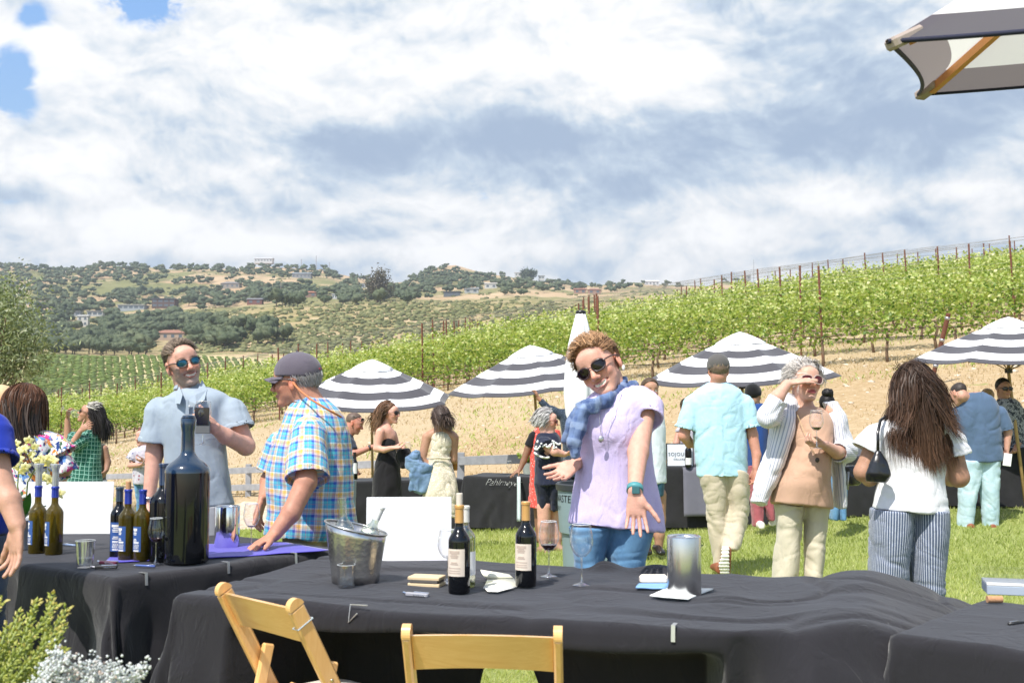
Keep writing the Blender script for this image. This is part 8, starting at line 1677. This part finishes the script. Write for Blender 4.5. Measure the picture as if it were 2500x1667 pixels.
root, hd = person('grey-haired woman in navy top and shorts with white ruffle trim, in profile', ZN, d, gz(1335, d), head=((325, 435, 0), 78, -4, 0, .24), neck=(315, 535, 0), torso=[(530, 260, 400, .08), (560, 235, 430, .12), (620, 222, 445, .15), (700, 215, 445, .16), (800, 222, 448, .16), (860, 218, 455, .165), (965, 205, 485, .18)],
    arms=[[(310, 620, -.15, .055), (390, 690, -.22, .045), (470, 712, -.18, .030)]], hands=[dict(w=(470, 712, -.18), d=(1, -.1, .1), n=(0, .2, 1), sd=(0, 0, 1), size=.17, curl=(.6,)*4)], skin=SKR, shirt=NVY, sleeves=[[(290, 590, -.13, .10), (335, 665, -.20, .11)]],
    bare=[[(300, 1150, -.05, .075), (298, 1300, -.05, .062), (296, 1400, -.04, .055), (297, 1540, -.03, .038)], [(385, 1150, .06, .075), (400, 1300, .06, .058), (408, 1400, .06, .052), (415, 1510, .06, .036)]], legs=[[(940, 208, 350, .15), (1050, 230, 360, .14), (1182, 248, 345, .12)], [(940, 320, 490, .15), (1050, 335, 425, .14), (1182, 340, 422, .12)]], pants=NVW, hairfn=gh, vox=.0095, wr=.010, nr=.055, shirt_name='ruffled_top', pants_name='shorts', shoes=[(295, 1560, -.08, 30, M('sandal', (.30, .18, .12), .7), .24, .09), (415, 1525, .02, 40, MATS['sandal'] if 'sandal' in MATS else None, .24, .09)], paint=dict(blush=.35))
for (yy, aa) in ((0, 0), (45, .3)):
    V = []; nn = 34
    for i in range(nn):
        t = i/(nn-1); x = 222+215*t; y_ = 662+yy*.0+14*math.sin(t*15)+(-75*(t-.2)**2)*0-50*t+yy; q = at(*ZN(x if yy == 0 else 222+120*t, y_ if yy == 0 else 700+40*math.sin(t*2)), d-.235-.03*math.sin(t*15)+.10*abs(t-.55)); V.append(q)
    strap('ruffle_trim', V, .011, M('ruffle_white', (.80, .80, .80), .8), root)
rgx = np.random.default_rng(9); cs = np.array([at(*ZN(235+rgx.random()*190, 600+rgx.random()*60), d-.245-.02*rgx.random()) for _ in range(26)]); V, Fc, _ = lumps(26, cs, np.full((26, 3), .012), .3, 2); mesh('embroidery', V, Fc, MATS['ruffle_white'], root, smooth=False)
d = 12.35; COR = fabric('coral_print', (.75, .15, .12), colfn=coral_col); BKT = fabric('black_tee', (.012, .012, .014))
root, hd = person('person in a coral print dress over black sleeves, mostly behind the navy-dressed woman', ZN, d, gz(1320, d), torso=[(500, 230, 440, .08), (560, 195, 450, .13), (700, 180, 440, .14), (850, 180, 430, .14), (980, 180, 400, .15), (1160, 160, 390, .17)], arms=[[(215, 560, 0, .045), (170, 660, -.02, .042), (130, 770, -.03, .034), (100, 835, -.05, .026)]],
    hands=[dict(w=(100, 838, -.05), d=(-.6, -.3, -.4), n=(0, 0, -1), sd=(1, 0, 0), size=.17, curl=(.2,)*4)], bare=[[(260, 1100, 0, .07), (262, 1420, 0, .04)], [(340, 1100, 0, .07), (350, 1420, 0, .04)]], skin=SKD, shirt=COR, sleeves=(), vox=.010, wr=.010, neckcut=0, shirt_name='dress', head=((290, 430, .1), 100, 0, 0, .225), neck=(300, 520, .1))
T = SDF(.010); tubeloft(T, pts(ZN, [(222, 530, -.02, .062), (172, 650, -.03, .056)], d)); V, Q = T.build(1); mesh('sleeve', V, Q, BKT, root)
pk_ = at(*ZN(175, 875), 14.9); pl = empty('metal_pail', pk_, 'small metal pail of greenery on the script-lettered table', 'pail'); m_ = MB(); m_.lathe([(0, 0), (.075, 0), (.095, .15), (.09, .15), (.07, .02)], n=28, cap=False); m_.build('body', M('zinc_pot', (.42, .44, .46), .5, metal=.4, var=.15), pl, smooth='auto'); rgx = np.random.default_rng(3); cs = np.stack([rgx.normal(size=60)*.05, rgx.normal(size=60)*.05, .16+.12*rgx.random(60)], 1); V, Fc, c_ = lumps(60, cs, np.full((60, 3), .02)*np.array([1, 1, 1.6]), .6, 3, 1, rgx.random(60)); mesh('plant', V, Fc, LEAF, pl, col=c_, local=True, smooth=False)
stemware('empty wine glass standing on the script-lettered table', (at(*ZN(10, 870), 15.3)[0], 15.5, TPZ+.775), H=.21, Rm=.042)
d = 14.3; BGR = fabric('blue_grey_shirt', (.045, .06, .085), colfn=lambda g, P: g.mix(g.ss(g.vor(P, 60), .2, .3), (.14, .17, .22), (.03, .045, .07)))
root, hd = person('person in a blue-grey shirt reaching up to hold the umbrella pole', ZN, d, gz(1385, d), head=((560, 300, 0), 20, 0, 0, .23), neck=(555, 390, 0), torso=[(330, 440, 640, .08), (380, 425, 660, .12), (430, 430, 660, .13), (700, 460, 650, .14), (900, 460, 650, .14)], arms=[[(450, 375, 0, .055), (350, 340, -.02, .045), (255, 245, -.02, .030)]],
    hands=[dict(w=(252, 245, -.02), d=(-.3, 0, 1), n=(-1, 0, -.2), sd=(0, -.5, .5), size=.18, curl=(.8, .9, .9, .9), thumb=(.5, .4))], skin=(.42, .21, .13), shirt=BGR, sleeves=[[(450, 375, 0, .075), (350, 335, -.02, .062)], [(350, 335, -.02, .060), (268, 262, -.02, .046)]], legs=[[(880, 465, 560, .12), (1330, 480, 560, .1)], [(880, 550, 650, .12), (1330, 560, 640, .1)]], pants=NVW, hairfn=simple_hair((.03, .02, .018)), vox=.011, nr=.055, shirt_name='long_sleeved_shirt')
d = 10.6
root, hd = person('person in a pale top and blue shorts hidden behind the lavender-shirted woman', Z3, d, gz(1595, d), torso=[(560, 900, 1060, .1), (650, 880, 1075, .13), (850, 890, 1078, .14), (1010, 900, 1082, .15)], bare=[[(1080, 0, 0, .07)] and (1035, 1080, 0, .07), (1040, 1230, 0, .055), (1036, 1330, 0, .05), (1032, 1430, 0, .035)] and [[(1035, 1080, 0, .07), (1040, 1230, 0, .055), (1036, 1330, 0, .05), (1032, 1430, 0, .035)], [(960, 1080, 0, .07), (960, 1230, 0, .055), (960, 1330, 0, .05), (960, 1430, 0, .035)]],
    skin=SKM, shirt=fabric('pale_top', (.70, .76, .80)), legs=[[(995, 900, 985, .13), (1170, 910, 990, .11)], [(995, 975, 1070, .13), (1090, 985, 1068, .11)]], pants=fabric('teal_shorts', (.03, .10, .16)), vox=.010, neckcut=0, shirt_name='top', pants_name='shorts', shoes=[(1030, 1450, -.05, 10, BLE, .24, .09), (960, 1450, -.05, 0, BLE, .24, .09)], head=((980, 440, 0), 10, 0, 0, .23), neck=(980, 530, 0), hairfn=simple_hair((.08, .05, .03)))
d = 14.2
root, hd = person('host in a patterned blue shirt standing behind the framed sign', Z4, d, gz(1685, d), head=((190, 480, 0), 10, 0, 0, .23), neck=(190, 560, 0), torso=[(570, 150, 235, .08), (600, 140, 260, .12), (700, 142, 260, .13), (900, 150, 260, .14)], arms=[[(140, 610, 0, .05), (122, 700, -.05, .042), (140, 750, -.1, .03)]], skin=(.55, .29, .21), shirt=fabric('blue_print', (.1, .15, .3), colfn=paisley), sleeves=[[(148, 600, 0, .06), (140, 630, 0, .055)]], legs=[[(880, 150, 205, .12), (1150, 155, 205, .1)], [(880, 200, 258, .12), (1150, 205, 255, .1)]], pants=NVW, hairfn=simple_hair((.2, .13, .08)), vox=.011, shirt_name='shirt')
bottle('dark wine bottle standing before the framed sign', at(*Z4(198, 852), 13.25)*np.array([1, 1, 0])+(0, 0, TSZ+.775), H=.33, Rb=.040, foil=MATS['black_foil'], lab=WHT, lines=False, labh=(.1, .35))
d = 12.3
def bc(hd, root, d): hairmesh(root, [hair_cap(hd, .009, (.02, .015, .012), low=-.07, front=0, disp=.002)]); cap_hat(hd, root, fabric('black_cap', (.008, .008, .009)), k=1.06, lowz=.0)
root, hd = person('man in a black cap, blue shirt and faded red trousers at the sign table', Z4, d, gz(1848, d), head=((585, 408, 0), 160, -6, 0, .235), neck=(590, 460, 0), torso=[(450, 560, 640, .07), (475, 545, 660, .12), (540, 535, 672, .14), (650, 535, 672, .15), (780, 540, 670, .15), (835, 545, 668, .15)], arms=[[(545, 500, 0, .05), (545, 620, .05, .045), (580, 660, .25, .03)], [(660, 500, 0, .05), (668, 640, .02, .045), (640, 700, .2, .03)]], skin=SKM, shirt=fabric('royal_blue_shirt', (.018, .06, .22)), sleeves=[[(548, 495, 0, .07), (545, 590, .02, .075)], [(655, 495, 0, .07), (668, 590, 0, .075)]],
    legs=[[(815, 545, 622, .14), (1000, 562, 645, .12), (1185, 580, 648, .10)], [(815, 600, 670, .14), (1000, 630, 705, .12), (1150, 675, 715, .09)]], pants=fabric('faded_red', (.40, .11, .13)), hairfn=bc, vox=.010, nr=.06, shirt_name='shirt', shoes=[(618, 1200, -.05, 185, WHS, .27, .1), (705, 1182, .1, 160, WHS, .27, .1)])
d = 12.0
def bun(hd, root, d):
    col = (.012, .010, .010); S_ = SDF(.009); S_.ell(hd.p(0, -.06, .13), (.06, .06, .055), hd.M); V, Q = S_.build(1, disp=lambda V, N: .012*vnoise(V, 40)); hairmesh(root, [hair_cap(hd, .009, col, low=-.06, front=.3, disp=.004), (V, Q, np.tile(col, (len(V), 1)))])
root, hd = person('woman with a black top knot behind the woman shading her eyes', Z4, d, gz(2025, d), head=((1025, 462, 0), 175, 0, 0, .225), neck=(1045, 520, 0), torso=[(500, 1040, 1090, .06), (530, 1030, 1125, .11), (600, 1040, 1150, .12), (750, 1045, 1150, .13), (900, 1040, 1150, .14)], legs=[[(880, 1040, 1095, .12), (1150, 1045, 1090, .1)], [(880, 1090, 1150, .12), (1150, 1095, 1140, .1)]], pants=JEAN, skin=SKD, shirt=fabric('black_lace_top', (.02, .018, .022), colfn=lambda g, P: g.mix(g.ss(g.vor(P, 50), .2, .4), (.10, .06, .07), (.012, .012, .016))), hairfn=bun, vox=.010, shirt_name='top')
d = 12.6
root, hd = person('man in a slate blue shirt and pale jeans bending at the right table', Z5, d, gz(2392, d), head=((598, 458, 0), -150, -35, -12, .235), neck=(650, 485, 0), torso=[(448, 625, 715, .08), (475, 600, 775, .12), (530, 590, 805, .15), (620, 595, 812, .16), (700, 605, 815, .16), (800, 608, 826, .165)], arms=[[(590, 540, .05, .055), (560, 620, .15, .045), (580, 650, .25, .03)], [(815, 550, 0, .055), (848, 650, 0, .045), (842, 735, -.03, .030)]],
    hands=[dict(w=(842, 735, -.03), d=(-.1, 0, -1), n=(-1, -.2, 0), sd=(0, 1, 0), size=.19, curl=(.6,)*4)], skin=(.52, .28, .20), shirt=fabric('slate_blue_shirt', (.085, .135, .22)), sleeves=[[(595, 530, .03, .085), (568, 600, .1, .085)], [(805, 530, 0, .088), (838, 640, 0, .090)]], collar=dict(r=.068, h=.03, tilt=(-.3, 0, 0)), legs=[[(790, 602, 720, .15), (950, 602, 695, .13), (1140, 596, 674, .11)], [(790, 700, 808, .15), (950, 706, 802, .13), (1145, 718, 800, .11)]], pants=fabric('washed_jeans', (.35, .5, .56), colfn=denim((.30, .47, .54), (.44, .60, .66))), hairfn=simple_hair((.045, .035, .03), r=(.078, .098, .086)), vox=.0095, wr=.012, wf=4, nr=.062, shirt_name='short_sleeved_shirt', shoes=[(640, 1145, -.02, 190, BRL), (760, 1148, -.02, 175, BRL)])
m_ = MB(); m_.box(at(*Z5(845, 788), d-.12), (.09, .012, .14), np.array(Matrix.Rotation(.15, 3, 'Y')), bev=.003); o = m_.build('folded_paper', M('paper_white', (.85, .85, .86), .6), origin=at(*Z5(845, 788), d-.12)); tag(o, 'white folded paper held low by the man in the slate blue shirt', 'paper')  # plain flat box stands for the folded paper in his hand
d = 13.6
def dm(hd, root, d): hairmesh(root, [hair_cap(hd, .010, (.012, .010, .009), low=-.03, front=.35, disp=.006, r=(.080, .102, .100))]); glasses(hd, root, frame=(.01, .01, .01), w=.028, h=.020)
root, hd = person('dark-haired man in sunglasses and a black floral shirt at the right edge', Z5, d, gz(2452, d), head=((826, 432, 0), 5, 0, 0, .24), neck=(828, 490, .02), torso=[(478, 795, 865, .07), (500, 785, 905, .12), (560, 790, 925, .14), (680, 820, 928, .14), (760, 820, 928, .15)], arms=[[(905, 530, 0, .055), (925, 660, 0, .045), (880, 745, -.2, .03)], [(795, 530, .05, .055), (800, 650, .05, .04)]], hands=[dict(w=(882, 745, -.2), d=(-.8, -.2, -.3), n=(0, .2, 1), sd=(0, 0, 1), size=.19, curl=(.5,)*4)], skin=(.42, .22, .15), shirt=fabric('black_floral', (.05, .05, .07), colfn=aloha), sleeves=[[(898, 525, 0, .085), (925, 620, 0, .088)]],
    legs=[[(750, 812, 870, .13), (900, 800, 862, .12), (1120, 798, 835, .10)], [(750, 860, 925, .13), (900, 862, 920, .12), (1120, 862, 910, .10)]], pants=fabric('white_trousers', (.62, .66, .66)), hairfn=dm, vox=.010, nr=.062, shirt_name='short_sleeved_shirt', shoes=[(815, 1130, -.05, 0, BLE), (885, 1130, -.05, 0, BLE)])
root, hd = person('guest with sandy hair half hidden behind the slate-shirted man', Z5, 14.6, gz(2408, 14.6), head=((742, 478, 0), 175, 0, 0, .23), neck=(745, 540, 0), torso=[(540, 700, 790, .08), (580, 690, 800, .12), (900, 700, 800, .13)], skin=SK, shirt=fabric('tan_shirt', (.4, .3, .2)), legs=[[(880, 700, 750, .1), (1080, 700, 745, .1)], [(880, 745, 800, .1), (1080, 750, 795, .1)]], pants=NVW, hairfn=simple_hair((.36, .24, .13), low=-.07, front=.1), vox=.012, shirt_name='shirt')
d = 6.3; FLO = fabric('floral_blouse', (.8, .8, .8), colfn=floral)
def fh(hd, root, d):
    col = (.115, .050, .026); bk = (at(*ZL(330, 900), d+.05), np.array([.22, .15, .22]), np.eye(3))
    pr = [hair_cap(hd, .006, col, r=(.098, .112, .104), c=(0, -.020, .030), low=-.10, front=.6, disp=.005, extra=lambda S_: S_.ell(hd.p(0, -.04, -.06), (.100, .085, .085), hd.M, .04))]
    pr.append(strands(hd, 5200, .20, .004, col, .3, comb=(0, -.5, -.4), grav=1.3, lift=1.20, seed=91, steps=14, thick=.025, wave=.04, region=lambda D: (D[:, 2] > -.5) & (D[:, 1] < .6)))
    pr.append(strands(hd, 1100, .34, .0055, (.05, .035, .028), .3, comb=(-.2, -.6, -.6), grav=1.0, lift=1.15, seed=92, steps=14, thick=.03, colls=[bk], wind=(.75, -.1, 0), region=lambda D: (D[:, 2] > -.6) & (D[:, 2] < .2) & (D[:, 1] < -.1))); hairmesh(root, pr)
root, hd = person('woman from behind with a brown bob and a floral blouse, at the left', ZL, d, gz(62, d), head=((372, 425, 0), 175, -4, 4, .238), neck=(390, 640, .0), torso=[(690, 240, 480, .07), (740, 150, 700, .13), (840, 120, 860, .17), (980, 130, 880, .18), (1150, 140, 890, .18), (1300, 170, 860, .17), (1450, 200, 840, .17), (1650, 190, 850, .17)], arms=[[(800, 860, 0, .055), (900, 1240, .0, .045), (860, 1400, .0, .032)]], skin=(.5, .28, .2), shirt=FLO, sleeves=[[(770, 850, 0, .10), (870, 1080, 0, .10)], [(870, 1080, 0, .10), (905, 1310, 0, .085)]],
    legs=[[(1620, 190, 530, .16), (2200, 220, 500, .14), (3000, 250, 480, .1)], [(1620, 500, 850, .16), (2200, 520, 820, .14), (3000, 540, 780, .1)]], pants=NVW, hairfn=fh, vox=.0065, wr=.012, wf=6, neckcut=.09, shirt_name='blouse')
d = 6.9; STR = M('straw', (.66, .44, .25), .85, bump=.001, bs=300, var=.12, vs=40)
def sh(hd, root, d):
    S_ = SDF(.009); S_.ell(hd.p(0, -.01, .075), (.092, .108, .085), hd.M, .02); S_.half(hd.p(0, 0, .055), hd.M@np.array([0, 0, -1])); V, Q = S_.build(1); mesh('hat_crown', V, Q, STR, root); m_ = MB(); n = 40; V = []
    for th in (0, .004):
        for rr in (.085, .13, .175):
            for k in range(n): a = 2*math.pi*k/n; V.append(hd.p(rr*math.cos(a), -.01+rr*1.1*math.sin(a), .055-.012*(rr/.175)**2+.012*math.cos(2*a)*(rr/.175)+th))
    mesh('hat_brim', V, [(b_+j*n+k, b_+j*n+(k+1) % n, b_+(j+1)*n+(k+1) % n, b_+(j+1)*n+k) for b_ in (0, 3*n) for j in range(2) for k in range(n)], STR, root)
root, hd = person('person in a tan straw hat at the far left behind the royal blue shirt', ZL, d, gz(0, d), head=((10, 420, 0), 40, 0, 0, .238), neck=(10, 680, 0), torso=[(720, -120, 120, .08), (800, -250, 150, .14), (1000, -260, 160, .16), (1500, -260, 160, .16)], skin=(.36, .15, .09), shirt=fabric('cream_shirt', (.7, .66, .6)), legs=[[(1480, -250, -50, .14), (2800, -220, -60, .1)], [(1480, -60, 150, .14), (2800, -60, 120, .1)]], pants=NVW, hairfn=sh, vox=.008, shirt_name='shirt')
d = 12.2; GCK = fabric('green_check', (.02, .12, .09), colfn=green_check)
def gr(hd, root, d):
    col = (.030, .025, .026); hairmesh(root, [hair_cap(hd, .008, col, r=(.086, .106, .096), low=-.06, front=.35, disp=.005), strands(hd, 1100, .30, .007, col, .35, comb=(0, -1, -.1), grav=1.0, lift=1.10, seed=101, steps=12, thick=.03, wave=.15, region=lambda D: (D[:, 2] > -.5) & (D[:, 1] < .3)), strands(hd, 120, .12, .008, (.55, .52, .46), .15, comb=(0, -1, 0), grav=.05, lift=1.13, seed=102, steps=8, thick=.01, region=lambda D: (D[:, 2] > .3) & (D[:, 1] > .2) & (D[:, 1] < .75))]); glasses(hd, root, frame=(.03, .02, .02), lens=(.03, .02, .02), w=.024, h=.018)
root, hd = person('woman in a green windowpane check shirt drinking from a wine glass', ZL, d, gz(207, d), head=((1268, 468, 0), -78, 22, 0, .235), neck=(1310, 640, 0), torso=[(690, 1200, 1400, .08), (740, 1120, 1430, .12), (850, 1030, 1445, .14), (1000, 1040, 1435, .15), (1150, 1010, 1430, .155), (1300, 985, 1440, .16), (1440, 962, 1452, .17), (1600, 960, 1455, .17)], arms=[[(1080, 800, .15, .05), (965, 800, .18, .043), (955, 560, .16, .030)], [(1200, 800, -.14, .05), (985, 960, -.22, .043), (1130, 720, -.2, .028)]],
    hands=[dict(w=(958, 540, .16), d=(.1, -.05, 1), n=(.9, -.1, 0), sd=(0, -1, .3), size=.175, curl=(.7,)*4), dict(w=(1135, 705, -.2), d=(.75, -.05, .55), n=(.1, .9, -.2), sd=(-.4, 0, .8), size=.175, curl=(.3,)*4)], skin=(.46, .24, .16), shirt=GCK, sleeves=[[(1190, 800, -.12, .085), (1010, 930, -.20, .080)], [(1090, 790, .12, .08), (1010, 800, .16, .07)]], legs=[[(1580, 962, 1200, .15), (2300, 990, 1190, .1)], [(1580, 1180, 1452, .15), (2300, 1190, 1400, .1)]], pants=NVW, hairfn=gr, vox=.008, cvox=.0085, wr=.012, wf=6, shirt_name='check_shirt', nr=.05)
gA = at(*ZL(1130, 480), d+.03); ax_ = nz(at(*ZL(880, 390), d+.03)-gA); q_ = Vector(-ax_).to_track_quat('Z', 'Y').to_euler(); stemware('wine glass tipped to the lips of the woman in green', gA+ax_*.205, H=.21, Rm=.042, rot=tuple(q_))
root, hd = person('person in an olive top standing right behind the woman in green', ZL, 13.2, gz(250, 13.2), head=((1400, 800, 0), -170, 0, 0, .23) if False else None, torso=[(890, 1380, 1480, .08), (960, 1370, 1490, .12), (1150, 1370, 1470, .13), (1420, 1370, 1480, .14)], arms=[[(1478, 960, 0, .045), (1525, 1150, 0, .04), (1510, 1260, -.05, .028)]], hands=[dict(w=(1510, 1260, -.05), d=(-.3, -.2, -.8), n=(-1, 0, 0), sd=(0, -1, 0), size=.17, curl=(.5,)*4)], skin=(.34, .18, .12), shirt=fabric('olive_top', (.10, .10, .075)), neckcut=0, legs=[[(1400, 1370, 1430, .12), (2100, 1380, 1430, .1)], [(1400, 1420, 1500, .12), (2100, 1430, 1490, .1)]], pants=fabric('white_pants2', (.6, .6, .62)), vox=.010, shirt_name='top')
d = 14.0
def pw(hd, root, d): hairmesh(root, [hair_cap(hd, .008, (.16, .055, .04), r=(.084, .104, .096), low=-.05, front=.4, disp=.008), strands(hd, 500, .07, .007, (.18, .065, .045), .3, comb=(0, -.7, -.3), grav=.4, lift=1.1, seed=111, steps=7, region=lambda D: (D[:, 2] > -.4) & (D[:, 1] < .5))])
root, hd = person('woman in a loose purple patterned blouse and jeans by the fence', Z1, d, gz(345, d), head=((1096, 522, 0), -25, 0, 0, .232), neck=(1110, 590, 0), torso=[(580, 1080, 1150, .07), (600, 1050, 1185, .11), (650, 1025, 1200, .13), (740, 1018, 1196, .14), (820, 1018, 1188, .15), (882, 1022, 1170, .15)], arms=[[(1040, 620, -.05, .045), (1000, 740, -.08, .036), (1075, 735, -.2, .026)], [(1180, 620, 0, .045), (1195, 700, -.05, .036), (1120, 705, -.2, .026)]],
    hands=[dict(w=(1078, 735, -.2), d=(.9, -.1, .1), n=(0, .3, 1), sd=(0, 0, 1), size=.17, curl=(.5,)*4), dict(w=(1118, 702, -.2), d=(-.9, -.2, 0), n=(0, .5, 1), sd=(0, 0, 1), size=.17, curl=(.7,)*4)], skin=(.60, .33, .25), shirt=fabric('paisley_blouse', (.4, .4, .5), colfn=paisley), sleeves=[[(1045, 615, -.04, .075), (1005, 705, -.07, .085)], [(1178, 615, 0, .075), (1192, 690, -.04, .08)]], legs=[[(865, 1024, 1090, .12), (1000, 1045, 1105, .10), (1250, 1060, 1110, .08)], [(865, 1080, 1165, .12), (1000, 1095, 1160, .10), (1250, 1110, 1150, .08)]], pants=JEAN, hairfn=pw, vox=.009, cvox=.0095, wr=.008, shirt_name='blouse', pants_name='jeans', nr=.048)
stemware('wine glass held low by the woman in the purple patterned blouse', at(*Z1(1112, 800), d-.27), H=.2, Rm=.04)

hz = MB(); hz.box((0, 860, 95), (5200, 1900, 270)); ho = hz.build('haze', None); ho['kind'] = 'stuff'; ho['label'] = 'thin valley haze'; ho['category'] = 'haze'
hm = bpy.data.materials.new('haze'); hm.use_nodes = True; ht = hm.node_tree; ht.nodes.clear(); hv = ht.nodes.new('ShaderNodeVolumePrincipled'); hv.inputs['Color'].default_value = (.78, .86, 1, 1); hv.inputs['Density'].default_value = .00022; hv.inputs['Anisotropy'].default_value = .3
hq = ht.nodes.new('ShaderNodeOutputMaterial'); ht.links.new(hv.outputs[0], hq.inputs['Volume']); ho.data.materials.append(hm)
